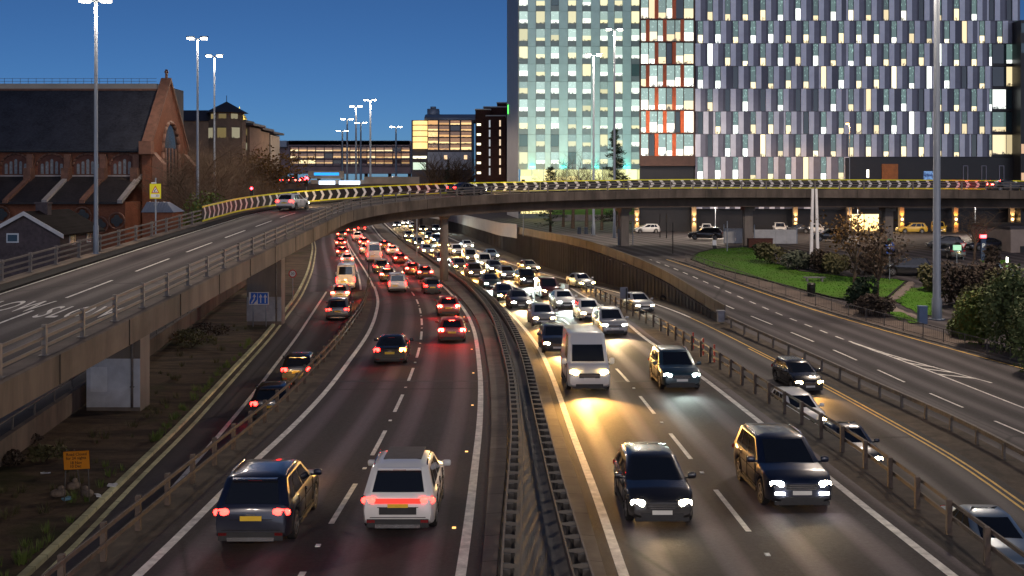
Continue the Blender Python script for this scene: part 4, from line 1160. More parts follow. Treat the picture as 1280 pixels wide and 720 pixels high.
# ------------------------------------------------------------------ buildings
def office_window(name, lit=.75, tint=((1,.80,.45),(.95,1,.92),(.55,.9,.8)), strength=2.2, band=(.28,.6), glass=(.02,.04,.045), warm=.4, ceil=.2):
    """lit office behind glass: uv within the pane, the whole part of u is the pane's own number"""
    if name in MATS: return MATS[name]
    t = NT(name)
    uv = t.new('ShaderNodeTexCoord').outputs['UV']; sp = t.new('ShaderNodeSeparateXYZ'); t.link(uv, sp.inputs[0])
    cell = t.math('FLOOR', sp.outputs[0]); fu = t.math('FRACT', sp.outputs[0]); v = sp.outputs[1]
    def rv(k):
        wn = t.new('ShaderNodeTexWhiteNoise', noise_dimensions='2D'); cb = t.new('ShaderNodeCombineXYZ')
        t.link(cell, cb.inputs[0]); cb.inputs[1].default_value = k; t.link(cb.outputs[0], wn.inputs['Vector']); return wn.outputs['Value']
    r1, r2, r3, r4 = rv(1.3), rv(7.7), rv(13.1), rv(21.9)
    cb = t.new('ShaderNodeCombineXYZ'); t.link(t.math('ADD', fu, t.math('MULTIPLY', cell, 3.7)), cb.inputs[0]); t.link(t.math('MULTIPLY', v, 1.6), cb.inputs[1])
    n = t.noise(cb.outputs[0], 3.2, 3, .6); n2 = t.noise(cb.outputs[0], 5, 2, .5)
    h = t.math('ADD', band[0], t.math('MULTIPLY', r3, band[1]-band[0]))
    full = t.math('GREATER_THAN', r4, .9)
    wall = t.math('MAXIMUM', t.math('LESS_THAN', v, h), full)
    desk = t.ramp(t.math('ADD', n, t.math('MULTIPLY', v, 1.1)), [(.46, .12), (.56, 1.0)])
    furn = t.math('MULTIPLY', wall, desk)
    lamps = t.math('MULTIPLY', t.math('GREATER_THAN', n2, .62), t.math('GREATER_THAN', v, .55))
    up = t.math('ADD', ceil, t.math('MULTIPLY', lamps, .22))
    e = t.math('MAXIMUM', furn, t.math('MULTIPLY', up, t.math('GREATER_THAN', v, h)))
    on = t.math('LESS_THAN', r1, lit)
    e = t.math('MULTIPLY', t.math('MULTIPLY', e, on), t.math('ADD', .45, t.math('MULTIPLY', r2, .8)))
    hue = t.ramp(r2, [(0.0, tint[0]), (warm, tint[0]), (min(.99, warm+.15), tint[1]), (1.0, tint[1])])
    col = t.mix(wall, tint[2], hue)
    t.link(col, t.b.inputs['Emission Color']); t.link(t.math('MULTIPLY', e, strength), t.b.inputs['Emission Strength'])
    setp(t.b, Base_Color=glass, Roughness=.08, Specular_IOR_Level=.7)
    MATS[name] = t.m; return t.m
PANE = [0]
def pane(mb, x0, x1, z0, z1, y, m=0, ax='x'):
    PANE[0] += 1; k = PANE[0]
    if ax == 'x': ps = [(x0, y, z0), (x1, y, z0), (x1, y, z1), (x0, y, z1)]
    else: ps = [(y, x1, z0), (y, x0, z0), (y, x0, z1), (y, x1, z1)]
    i = mb.add(ps); mb.face((i, i+1, i+2, i+3), m, ((k+.01, 0), (k+.99, 0), (k+.99, 1), (k+.01, 1)))
def wx(px, Z): return (px-640)/F*Z
def wz(py, Z): return EYE-(py-HY)/F*Z

# ---- grey panelled office block with a red-framed glass bay
ZG = 175.0; GZ0 = EYE-8.75; s_ = ZG/F
grey = thing_at('office_block', 'long grey office block with staggered lit slot windows and a red-framed glass bay', 'office block', (wx(1070, ZG), ZG+12, GZ0))
C_LT = pm('cladding_pale', (.80,.81,.90), .5, metal=.1, var=.07, scale=.5, co='Pos'); C_MD = pm('cladding_mid', (.22,.222,.275), .5, metal=.1, var=.1, scale=.5, co='Pos')
C_DK = pm('cladding_dark', (.125,.128,.165), .5, metal=.1, var=.1, scale=.5, co='Pos'); C_BLK = pm('cladding_black', (.022,.021,.023), .4, var=.15, scale=.5, co='Pos')
C_RED = pm('red_fin', (.8,.16,.05), .5, var=.1, scale=1, co='Pos'); C_BRN = pm('brown_spandrel', (.11,.06,.045), .6, var=.15, scale=1, co='Pos')
W_SLOT = office_window('slot_window_glass', .88, strength=1.25, band=(.18,.46), warm=.55, ceil=.085)
W_BAY = office_window('bay_window_glass', .93, tint=((1,.78,.45),(1,.96,.8),(.6,.85,.75)), strength=1.35, band=(.2,.5), warm=.35, ceil=.26)
rows = [-122,-93.5,-65,-36.5,-8,26,54.3,82.7,111,139.3,167.7,196,226]  # storey joints, photo rows
x0, x1 = wx(869, ZG), wx(1275, ZG); xg0 = wx(1240, ZG)
ztop = wz(-122, ZG)
mb = MB(); zc_ = wz(262, ZG); mb.box(((x0+x1)/2, ZG+13.3, (ztop+zc_)/2), (x1-x0, 26, ztop-zc_)); mb.box(((x0+x1)/2, ZG+14.2, (zc_+GZ0)/2), (x1-x0, 24, zc_-GZ0)); under(mb.build('core', C_BLK), grey)
stuffw = MB(); panels = MB(); nwin = 0
pitch = 22.0*s_
for r in range(len(rows)-1):
    za, zb_ = wz(rows[r+1], ZG), wz(rows[r], ZG)
    off = 0 if r % 2 == 0 else .45
    xr = xg0 if rows[r] >= 50 else x1
    last = r == len(rows)-2
    k = -1
    while True:
        a = x0+(k+off)*pitch
        if a > xr: break
        cols_ = ((0, .30, C_LT, .16, 0), (.30, .47, None, 0, 0), (.47, .80, C_MD, .05, 1), (.80, 1.0, C_DK, .08, 2)) if (k+r) % 3 else ((0, .18, C_DK, .08, 2), (.18, .47, C_MD, .05, 1) , (.47, .80, None, 0, 0), (.80, 1.0, C_LT, .16, 0))
        cols_ = ((0, .30, 0, .16), (.30, .58, 1, .05), (.58, .68, 2, .03), (.68, 1.0, None, 0)) if not last else ((0, .26, 0, .16), (.26, .66, 1, .05), (.66, 1.0, None, 0))
        for f0, f1, m, dp in cols_:
            c0, c1 = max(a+f0*pitch, x0), min(a+f1*pitch, xr)
            if c1-c0 < .15: continue
            if last and c0 > wx(1055, ZG): continue
            if m is None:
                tgt = stuffw
                vis = rows[r] >= -9
                if vis and nwin < 98 and rows[r] > 20: tgt = MB()
                pane(tgt, c0+.04, c1-.04, za+.05, zb_-.05, ZG+.02)
                if tgt is not stuffw: under(tgt.build('window', W_SLOT), grey); nwin += 1
                fr = panels
                fr.box((c0+.03, ZG, (za+zb_)/2), (.06, .2, zb_-za), 2); fr.box((c1-.03, ZG, (za+zb_)/2), (.06, .2, zb_-za), 2)
            else:
                tone = m if rnd.random() < .85 else (2 if m == 1 else 0)
                panels.box(((c0+c1)/2, ZG+.3-dp, (za+zb_)/2), (c1-c0-.015, .6, zb_-za-.05), tone)
        k += 1
    panels.box(((x0+xr)/2, ZG+.12, za), (xr-x0, .5, .09), 2)
under(tag(panels.build('cladding_panels', [C_LT, C_MD, C_DK]), kind='stuff'), grey)
under(tag(stuffw.build('slot_windows', W_SLOT), kind='stuff'), grey)
# glazed corner on the right
for r in range(len(rows)-1):
    if rows[r] < 50: continue
    za, zb_ = wz(rows[r+1], ZG), wz(rows[r], ZG)
    if r == len(rows)-2: continue
    q = MB(); xm = (xg0+x1)/2
    pane(q, xg0+.1, xm-.05, za+.45, zb_-.12, ZG-.02); pane(q, xm+.05, x1-.15, za+.45, zb_-.12, ZG-.02)
    under(q.build('corner_window', office_window('corner_window_glass', .7, strength=.8, band=(.12,.3), warm=.5, ceil=.16)), grey)
    q = MB(); q.box(((xg0+x1)/2, ZG+.05, za+.2), (x1-xg0, .2, .4)); q.box((xm, ZG, (za+zb_)/2), (.1, .12, zb_-za-.3)); under(q.build('corner_frame', C_BLK), grey)
# dark ground floor with orange door and three slit windows
zb0, zb1 = GZ0, wz(197, ZG)
q = MB(); q.box(((wx(1056, ZG)+x1)/2, ZG-.1, (wz(226, ZG)+zb1)/2), (x1-wx(1056, ZG), .7, zb1-wz(226, ZG)-.05)); under(q.build('dark_band', C_BLK), grey)
q = MB(); q.box((wx(1111, ZG), ZG-.5, wz(217, ZG)), (20*s_, .2, 24*s_)); under(q.build('timber_door', pm('orange_timber', (.36,.13,.035), .5, var=.15, scale=2, co='Pos')), grey)
for px in (1205, 1228, 1250):
    q = MB(); c = wx(px, ZG)
    q.box((c-.35, ZG-.5, wz(217, ZG)), (.12, .14, 2.6)); q.box((c+.4, ZG-.5, wz(217, ZG)), (.12, .14, 2.6)); q.box((c, ZG-.5, wz(217, ZG)+1.3), (.86, .14, .12)); under(q.build('slit_window_frame', C_MD), grey)
q = MB(); pane(q, wx(1082, ZG), wx(1085, ZG), wz(222, ZG), wz(212, ZG), ZG-.5); under(q.build('lit_slot', em('lit_slot_glow', (1,.9,.65), 2)), grey)
q = MB(); pane(q, wx(1153, ZG), wx(1172, ZG), wz(229, ZG), wz(214, ZG), ZG-.5)
scr = NT('blue_screen_glow'); n_ = scr.noise(scr.new('ShaderNodeNewGeometry').outputs['Position'], 1.6, 4, .6)
scr.link(scr.ramp(n_, [(.4, (.01,.03,.12)), (.7, (.3,.55,1))]), scr.b.inputs['Emission Color']); setp(scr.b, Emission_Strength=.55, Base_Color=(.01,.01,.02))
under(q.build('screen', scr.m), grey)
# recessed base below the bridge level: ribbed dark wall, pillars with up and down lights, entrance
LAMPC = []
q = MB(); q.box(((x0+x1)/2, ZG+1.2, (GZ0+wz(258, ZG))/2), (x1-x0, .3, wz(258, ZG)-GZ0))
under(q.build('base_wall', C_BLK), grey)
q = MB()
q.box(((wx(790, ZG)+wx(1000, ZG))/2, ZG-.05, wz(257, ZG)), (wx(1000, ZG)-wx(790, ZG), .3, .12))
pcol = [C_LT, C_MD, C_DK]
k = 0; x = wx(868, ZG)
sp2 = MB()
while x < wx(1006, ZG):
    w_ = rnd.choice((.7, .9, 1.3)); sp2.box((x+w_/2, ZG+.1, wz(244, ZG)), (w_-.03, .5, 34*s_), k % 2); x += w_; k += 1
under(sp2.build('lower_cladding', [C_LT, C_DK]), grey); under(q.build('base_ledge', C_DK), grey)
M_PIL = pm('stone_pillar', (.22,.17,.12), .7, var=.12, scale=1, co='Pos')
M_GLOWB = em('wall_light_lens', (1, .6, .2), 14)
for px, colr in ((795, 0), (866, 0), (992, 0), (1059, 0), (1124, 1), (1191, 1), (1261, 0)):
    q = MB(); q.box((wx(px, ZG), ZG-.9, (GZ0+wz(250, ZG))/2), (.75, .75, wz(250, ZG)-GZ0)); pl = under(q.build('pillar', M_PIL), grey)
    q = MB(); q.box((wx(px, ZG), ZG-1.38, GZ0+2.2), (.2, .2, .3)); b_ = q.build('wall_light', M_GLOWB); b_.parent = pl; b_.matrix_parent_inverse = Matrix()
    LAMPC.append((Vector((wx(px, ZG), ZG-1.5, GZ0+2.2)), colr))
q = MB(); pane(q, wx(1066, ZG), wx(1082, ZG), GZ0+.1, wz(268, ZG), ZG+1.0); pane(q, wx(1083, ZG), wx(1101, ZG), GZ0+.1, wz(268, ZG), ZG+1.0); pane(q, wx(1108, ZG), wx(1117, ZG), GZ0+.1, wz(268, ZG), ZG+1.0)
under(q.build('entrance_glazing', office_window('entrance_glass', 1.0, tint=((1,.62,.22),(1,.8,.4),(1,.7,.3)), strength=3.2, band=(.6,.9), warm=.6, ceil=.7)), grey)
# the red-framed bay
bx0, bx1 = wx(800, ZG), wx(868.5, ZG)
q = MB(); q.prism([(bx0, ZG+.2), (bx1, ZG+.2), (bx1, ZG+18), (bx0+2.6, ZG+18)], wz(207, ZG), ztop-.4); under(q.build('bay_core', C_BRN), grey)
q = MB(); q.prism([(bx0, ZG+.6), (bx1, ZG+.6), (bx1, ZG+18), (bx0+2.6, ZG+18)], GZ0, wz(207.5, ZG)); under(q.build('bay_base', C_BLK), grey)
brow = [-122,-93,-62,-33,-5,24,52.3,80.5,109,138,166.5,195.5]
fins = MB(); frame = MB(); bw = bx1-bx0
for r in range(len(brow)-1):
    za, zb_ = wz(brow[r+1], ZG)+.1, wz(brow[r], ZG)-.14
    for f0, f1 in ((.015, .15), (.16, .31), (.32, .47), (.48, .63), (.64, .79), (.80, .975)):
        q = MB(); pane(q, bx0+f0*bw, bx0+f1*bw, za, zb_, ZG+.1); under(q.build('bay_window', W_BAY), grey)
    for f in ((.14, .45, .77) if r % 2 else (.30, .62)):
        fins.box((bx0+f*bw, ZG-.02, (za+zb_)/2), (.62, .5, zb_-za+.1))
    frame.box(((bx0+bx1)/2, ZG+.02, wz(brow[r+1], ZG)-.02), (bw, .3, .3))
for f in (.0, .155, .315, .475, .635, .795, .985): frame.box((bx0+f*bw+.05, ZG+.08, (wz(207, ZG)+ztop)/2), (.1 if 0 < f < .98 else .3, .14, ztop-wz(207, ZG)))
frame.box(((bx0+bx1)/2, ZG, wz(202, ZG)), (bw, .5, 11*s_))
under(fins.build('red_fins', C_RED), grey); under(frame.build('bay_frame', C_BRN), grey)

# ---- pale teal glass tower
ZT = 240.0; sT = ZT/F; TZ0 = EYE-9.0
tw = thing_at('glass_tower', 'pale teal office tower with vertical strips of lit windows', 'tower', (wx(725, ZT), ZT+12, TZ0))
T_PAL = pm('pale_teal_panel', (.50,.64,.61), .4, metal=.05, var=.06, scale=.3, co='Pos'); T_DK = pm('grey_spandrel', (.24,.27,.27), .5, var=.08, scale=.4, co='Pos'); T_SIDE = pm('pale_side_cladding', (.48,.46,.45), .6, var=.06, scale=.3, co='Pos')
W_TW = office_window('tower_window_glass', .93, tint=((1,.9,.5),(.95,1,.86),(.62,.82,.72)), strength=.9, band=(.25,.5), glass=(.1,.16,.16), warm=.5, ceil=.5)
trow = [(-140+22*i) for i in range(0, 17)]   # joints down to row 212
tx0, tx1 = wx(648, ZT), wx(812, ZT); tz1 = wz(-140, ZT); tzb = wz(209, ZT)
q = MB(); q.prism([(tx0, ZT+.3), (tx1, ZT+.3), (tx1, ZT+28), (wx(634, ZT+28), ZT+28)], tzb, tz1); under(q.build('tower_core', T_DK), tw)
q = MB(); q.prism([(tx0-.05, ZT+.1), (tx0+.01, ZT+.1), (wx(634, ZT+28), ZT+28), (wx(634, ZT+28)-.06, ZT+28)], TZ0, tz1); under(q.build('side_cladding', T_SIDE), tw)
wins = [(649,659.5),(670,681),(688.5,698.5),(710,720),(728,738.5),(750,759.5),(768,778),(789,799)]
cut = []; prev = 648.0
cold = MB()
for a, c in wins: cut.append((prev, a)); prev = c
cut.append((prev, 812))
for a, c in cut:
    if c-a < 2: continue
    X0, X1 = wx(a, ZT)+.06, wx(c, ZT)-.06
    for r in range(len(trow)-1): cold.box(((X0+X1)/2, ZT+.1, (wz(trow[r], ZT)+wz(trow[r+1], ZT))/2), (X1-X0, .5, 22*sT-.05))
under(tag(cold.build('teal_panels', T_PAL), kind='stuff'), tw)
spd = MB(); stuffT = MB(); n = 0
for r in range(len(trow)-1):
    zt_, zb_ = wz(trow[r], ZT), wz(trow[r+1], ZT)
    for a, c in wins:
        X0, X1 = wx(a, ZT), wx(c, ZT)
        q = MB() if (trow[r+1] > 0 and n < 96) else stuffT
        pane(q, X0, X1, zb_+(zt_-zb_)*.32, zt_-.04, ZT+.05)
        if q is not stuffT: under(q.build('window', W_TW), tw); n += 1
        spd.box(((X0+X1)/2, ZT+.12, zb_+(zt_-zb_)*.155), (X1-X0, .3, (zt_-zb_)*.30))
    for a, c in wins: spd.box((wx(a, ZT), ZT-.1, (zt_+zb_)/2), (.08, .3, zt_-zb_), 0)
under(tag(spd.build('spandrels', T_DK), kind='stuff'), tw); under(tag(stuffT.build('upper_windows', W_TW), kind='stuff'), tw)
q = MB(); x = tx0+.5
while x < tx1-1: pane(q, x, x+2.6, TZ0+1.2, tzb-.1, ZT+.6); x += 2.7
under(q.build('lobby_glazing', office_window('lobby_glass', 1.0, tint=((1,.85,.35),(.95,1,.6),(.9,.9,.4)), strength=1.7, band=(.5,.9), warm=.5, ceil=.6)), tw)
q = MB(); q.box(((tx0+tx1)/2, ZT+.5, (TZ0+TZ0+1.2)/2), (tx1-tx0, .3, 1.2)); under(q.build('lobby_plinth', T_DK), tw)
M_TEALG = em('teal_wash_lamp', (.02, 1, .75), 9)
TEALS = [wx(p, ZT) for p in (665, 704, 744, 783)]
for x in TEALS:
    q = MB(); q.box((x, ZT-.65, wz(208.5, ZT)), (1.2, .25, .2)); under(q.build('colour_wash_lamp', M_TEALG), tw)
q = MB(); q.box((wx(637, ZT+26)-.3, ZT+25, wz(137, ZT+25)), (.3, 2.6, 2.2)); under(q.build('green_sign', em('green_sign_glow', (.05, 1, .05), 2.5)), tw)

# ---- dark block past the right end
q = MB(); Zd = 172.0; dk = thing_at('dark_building', 'dark building with yellow windows cut off by the right frame edge', 'building', (wx(1290, Zd), Zd+5, GZ0))
q.box((wx(1300, Zd), Zd+8, (GZ0+wz(25, Zd))/2), (wx(1300, Zd)*2-wx(1276, Zd)*2, 16, wz(25, Zd)-GZ0)); under(q.build('wall', C_BLK), dk)
for py in (186, 222, 60, 35):
    q = MB(); pane(q, wx(1276.5, Zd), wx(1300, Zd), wz(py+6, Zd), wz(py-6, Zd), Zd-.03); under(q.build('window', em('amber_window', (1,.5,.1), .35) if py > 100 else glassy('teal_glass', (.05,.12,.14))), dk)

# ---- dark brick tower behind, left of the teal tower
ZB = 300.0; bt = thing_at('brick_tower', 'dark brown brick tower block with small lit stair windows', 'tower', (wx(609, ZB), ZB+8, EYE-11))
BRK = brick('dark_brick', (.075,.03,.024), (.05,.022,.018), (.05,.04,.035), 1.2)
for a, c, top_, dy in ((594, 613, 137, 0), (608, 632, 146, -4), (604, 640, 133, 3), (621, 634, 127, 5)):
    q = MB(); q.box(((wx(a, ZB)+wx(c, ZB))/2, ZB+8+dy, (EYE-13+wz(top_, ZB))/2), (wx(c, ZB)-wx(a, ZB), 14, wz(top_, ZB)-EYE+13)); under(q.build('wall', BRK), bt)
    q = MB(); q.box(((wx(a, ZB)+wx(c, ZB))/2, ZB+8+dy, wz(top_, ZB)+.15), (wx(c, ZB)-wx(a, ZB)+.3, 14.3, .3)); under(q.build('coping', T_SIDE), bt)
W_ST = em('stair_window', (1,.85,.55), 1.3)
for py in (155.5, 168, 180, 191.5, 203.5, 216):
    q = MB(); pane(q, wx(596, ZB), wx(601, ZB), wz(py+1.4, ZB), wz(py-1.4, ZB), ZB+.95); under(q.build('window', W_ST), bt)
for k, py in enumerate(range(150, 222, 12)):
    q = MB(); pane(q, wx(611, ZB-4), wx(613, ZB-4), wz(py+9, ZB-4), wz(py, ZB-4), ZB-3.05); under(q.build('window', em('stair_window_dim', (.6,.65,.7), .22)), bt)
    q = MB(); pane(q, wx(624, ZB-4), wx(626, ZB-4), wz(py+8, ZB-4), wz(py, ZB-4), ZB-3.05); under(q.build('window', em('stair_window_low', (1,.7,.4), .5)), bt)

# ---- glazed office with curved glass stair, and the building bridging the motorway
ZO = 350.0; of = thing_at('glazed_office', 'glazed office with yellow-lit stair corner and grey barrel roof', 'office block', (wx(553, ZO), ZO+10, EYE-11))
W_OF = office_window('amber_office_glass', .85, tint=((1,.52,.16),(1,.70,.28),(.9,.42,.16)), strength=.75, band=(.2,.5), glass=(.05,.03,.03), warm=.6, ceil=.22)
M_MUL = pm('dark_mullion', (.05,.04,.05), .5, var=.1, co='Pos'); M_ROOFG = pm('zinc_roof', (.22,.25,.30), .45, metal=.3, var=.1, scale=.3, co='Pos')
q = MB(); q.box((wx(552, ZO), ZO+12, (EYE-13+wz(150, ZO))/2), (wx(590, ZO)-wx(514, ZO), 22, wz(150, ZO)-EYE+13)); under(q.build('wall', M_MUL), of)
q = MB(); n = 8; X0, X1 = wx(530, ZO), wx(596, ZO)
prof = [(ZO+12-11.3*math.cos(math.pi*k/n), wz(150, ZO)+2.6*math.sin(math.pi*k/n)) for k in range(n+1)]
q.ring([[Vector((x, y, z)) for y, z in prof] for x in (X0, X1)], 0, True, True); under(q.build('barrel_roof', M_ROOFG), of)
q = MB(); q.tube([(wx(539, ZO), ZO+9, wz(146, ZO)), (wx(539, ZO), ZO+9, wz(134, ZO))], 2.1, 14); q.tube([(wx(539, ZO), ZO+9, wz(134, ZO)), (wx(539, ZO), ZO+9, wz(131, ZO))], 1.0, 10); q.tube([(wx(543.5, ZO), ZO+9, wz(146, ZO)), (wx(543.5, ZO), ZO+9, wz(136, ZO))], 1.0, 10); under(q.build('roof_flue', M_ROOFG), of)
orow = [150, 156.5, 164, 172, 180, 188]
ocol = [534, 548, 562, 575.5, 590]
for r in range(len(orow)-1):
    for c in range(len(ocol)-1):
        q = MB(); pane(q, wx(ocol[c], ZO)+.15, wx(ocol[c+1], ZO)-.15, wz(orow[r+1], ZO)+.25, wz(orow[r], ZO)-.1, ZO+.9); under(q.build('window', W_OF), of)
q = MB()
for py in orow: q.box((wx(562, ZO), ZO+.8, wz(py, ZO)), (wx(590, ZO)-wx(533, ZO), .3, .28))
for px in ocol: q.box((wx(px, ZO), ZO+.7, wz(170, ZO)), (.5, .4, 40*ZO/F))
under(q.build('glazing_frame', M_MUL), of)
q = MB(); rad = wx(532, ZO)-wx(514, ZO)
W_CY = em('stair_glow', (1,.62,.16), .9)
for py0, py1, on in ((151, 156, 1), (157, 163, 1), (164, 170, 1), (171, 177, 1), (178, 186, 1)):
    k = MB(); cx = wx(526, ZO)
    pts = [(cx-2.6*math.cos(a)-.2, ZO+1.2-1.8*math.sin(a)) for a in np.linspace(0, math.pi, 9)]
    k.ring([[Vector((x, y, wz(p_, ZO))) for x, y in pts] for p_ in (py1, py0)], 0, False, False); under(k.build('stair_glass', W_CY), of)
for a, c, p0, p1, m in ((516, 533, 195, 198, em('strip_window', (1,.9,.6), 1.3)), (516, 532, 203, 212, em('green_white_window', (.75,1,.7), .5))):
    k = MB(); pane(k, wx(a, ZO), wx(c, ZO), wz(p1, ZO), wz(p0, ZO), ZO+.9); under(k.build('window', m), of)
k = MB(); k.box((wx(562, ZO), ZO+.5, wz(201, ZO)), (wx(590, ZO)-wx(535, ZO), .5, 22*ZO/F)); under(k.build('pale_cladding', pm('pale_cladding', (.3,.31,.34), .6, var=.15, scale=.4, co='Pos')), of)
for px in (557, 582):
    k = MB(); pane(k, wx(px-2, ZO), wx(px+2, ZO), wz(199, ZO), wz(194, ZO), ZO+.2); under(k.build('window', em('small_amber_window', (1,.6,.25), .7)), of)

ZS = 400.0; br = thing_at('bridge_building', 'low glazed building spanning the motorway with three rows of amber windows', 'building', (wx(430, ZS), ZS+8, EYE-11))
q = MB(); q.box((wx(430, ZS), ZS+9, wz(196.5, ZS)), (wx(516, ZS)-wx(350, ZS), 16, wz(176, ZS)-wz(217, ZS))); under(q.build('wall', pm('mauve_cladding', (.24,.17,.18), .6, var=.12, scale=.3, co='Pos')), br)
q = MB(); X0, X1 = wx(360, ZS), wx(512, ZS)
q.prism([(X0, ZS+1), (X1, ZS+1), (X1-4, ZS+16), (X0+4, ZS+16)], wz(181, ZS), wz(175.5, ZS)); under(q.build('roof', M_ROOFG), br)
W_BR = office_window('bridge_window_glass', .85, tint=((1,.6,.24),(1,.78,.4),(.8,.4,.22)), strength=.75, band=(.25,.45), glass=(.06,.035,.035), warm=.5, ceil=.22)
srow = [183.5, 190.5, 199, 206]; scol = np.linspace(362, 512, 15)
for r in range(3):
    for c in range(14):
        q = MB(); pane(q, wx(scol[c], ZS)+.15, wx(scol[c+1], ZS)-.15, wz(srow[r+1], ZS)+.5, wz(srow[r], ZS)-.35, ZS+.95); under(q.build('window', W_BR), br)
q = MB()
for px in scol: q.box((wx(px, ZS), ZS+.85, wz(195, ZS)), (.3, .3, 26*ZS/F))
for py in (182.5, 191, 199.5, 207.5): q.box((wx(437, ZS), ZS+.8, wz(py, ZS)), (wx(512, ZS)-wx(362, ZS), .35, .3))
under(q.build('glazing_frame', M_MUL), br)
for px in (366, 395, 425, 455, 485, 510):
    q = MB(); q.box((wx(px, ZS), ZS+6, (wz(217, ZS)+EYE-12)/2), (1.2, 1.2, wz(217, ZS)-EYE+12.2)); under(q.build('column', M_CONCD), br)
q = MB(); q.box((wx(352, ZS), ZS+1, wz(180, ZS)), (wx(360, ZS)-wx(345, ZS), 6, 8*ZS/F)); under(q.build('plant_room', M_ROOFG), br)

# ------------------------------------------------------------------ church, house and old blocks on the left
BR1 = brick('red_sandstone', (.25,.095,.052), (.18,.068,.04), (.15,.07,.045), 2.6)
BR2 = pm('sandstone_trim', (.165,.082,.055), .85, var=.2, scale=1.2, co='Pos', dirt=.5)
def slate(name, col):
    t = NT(name); pos = t.new('ShaderNodeNewGeometry').outputs['Position']; sp = t.new('ShaderNodeSeparateXYZ'); t.link(pos, sp.inputs[0])
    cb = t.new('ShaderNodeCombineXYZ'); t.link(t.math('ADD', sp.outputs[0], t.math('MULTIPLY', sp.outputs[1], .02)), cb.inputs[0]); t.link(sp.outputs[2], cb.inputs[1])
    br = t.new('ShaderNodeTexBrick'); t.link(cb.outputs[0], br.inputs['Vector']); br.inputs['Scale'].default_value = 2.2
    br.inputs['Color1'].default_value = (*[c*.6 for c in col], 1); br.inputs['Color2'].default_value = (*[c*1.4 for c in col], 1); br.inputs['Mortar'].default_value = (*[c*.3 for c in col], 1); br.inputs['Mortar Size'].default_value = .02
    n = t.noise(pos, .5, 6, .7); c = t.mix(t.ramp(n, [(.4, 0.0), (.7, .6)]), br.outputs['Color'], tuple(x*1.9 for x in col))
    t.link(c, t.b.inputs['Base Color']); setp(t.b, Roughness=.6, Specular_IOR_Level=.3); MATS[name] = t.m; return t.m
SLT = slate('slate_roof', (.024,.026,.034)); SLT3 = slate('house_roof_tile', (.014,.012,.012)); setp(SLT3.node_tree.nodes['Principled BSDF'], Specular_IOR_Level=.08, Roughness=.95); SLT2 = slate('brown_tile_roof', (.022,.019,.020))
LEAD = pm('pale_lead', (.3,.27,.25), .6, var=.12, co='Pos'); DGL = glassy('dark_leaded_glass', (.03,.032,.036), .15); LGL = pm('grey_leaded_glass', (.16,.165,.17), .25, var=.2, scale=3, co='Pos')
GZL = EYE-11.0
def arch(cx, zb, w_, hs, n=8, pointed=.9):
    """outline of an arched opening: sill centre cx, zb, width, height to the springing"""
    pts = [(cx-w_/2, zb), (cx+w_/2, zb), (cx+w_/2, zb+hs)]
    for k in range(1, n):
        a = k/n
        x = cx+w_/2*math.cos(math.pi*a); z = zb+hs+w_/2*pointed*math.sin(math.pi*a)
        pts.append((x, z))
    pts.append((cx-w_/2, zb+hs)); return pts
ch = thing_at('church', 'red sandstone church with long slate roof and steep gable', 'church', (-58, 131, GZL))
XA, XB, YN, YR = -84.0, -45.0, 130.0, 136.5
ze, zr = wz(187, YN), wz(114, YR)
q = MB(); q.box(((XA+XB)/2, 136.5, (GZL+ze)/2), (XB-XA, 13, ze-GZL)); under(q.build('nave_wall', BR1), ch)
q = MB(); o = .5
q.hexa([(XA, YN-o, ze-.35), (XB-.7, YN-o, ze-.35), (XB-.7, YR, zr-.25), (XA, YR, zr-.25), (XA, YN-o, ze+.02), (XB-.7, YN-o, ze+.02), (XB-.7, YR, zr+.12), (XA, YR, zr+.12)])
q.hexa([(XA, YR, zr-.25), (XB-.7, YR, zr-.25), (XB-.7, 143.5, ze-.35), (XA, 143.5, ze-.35), (XA, YR, zr+.12), (XB-.7, YR, zr+.12), (XB-.7, 143.5, ze+.02), (XA, 143.5, ze+.02)])
under(q.build('roof', SLT), ch)
q = MB(); q.box(((XA+XB)/2-.4, YR, zr+.2), (XB-XA-1, .4, .25)); under(q.build('roof_ridge', BR2), ch)
q = MB(); q.beam([(XA, YN-.62, ze-.12), (XB-.7, YN-.62, ze-.12)], .18, .16); under(q.build('gutter', C_BLK), ch)
# gable wall with coping, buttresses and the great window
q = MB(); gpts = [(YN-.9, GZL), (143.9, GZL), (143.9, ze+.3), (YR, zr+1.3), (YN-.9, ze+.3)]
b0 = q.add([(XB-.9, y, z) for y, z in gpts]); b1 = q.add([(XB+.15, y, z) for y, z in gpts])
for i in range(5): q.face((b0+i, b0+(i+1) % 5, b1+(i+1) % 5, b1+i))
q.face([b0+i for i in range(5)][::-1]); q.face([b1+i for i in range(5)]); under(q.build('gable_wall', BR1), ch)
q = MB()
for (ya, za, yb, zb_) in ((YN-1.2, ze+.2, YR, zr+1.5), (YR, zr+1.5, 144.2, ze+.2)):
    q.hexa([(XB-1.05, ya, za-.1), (XB+.3, ya, za-.1), (XB+.3, yb, zb_-.1), (XB-1.05, yb, zb_-.1), (XB-1.05, ya, za+.25), (XB+.3, ya, za+.25), (XB+.3, yb, zb_+.25), (XB-1.05, yb, zb_+.25)])
q.box((XB-.35, YN-1, ze+.2), (1.5, 1.2, 1.6)); under(q.build('gable_coping', BR2), ch)
q = MB(); q.box((XB-.35, YR, zr+2.2), (.28, .28, 1.3)); q.box((XB-.35, YR, zr+2.5), (.28, .8, .26)); under(q.build('finial', BR2), ch)
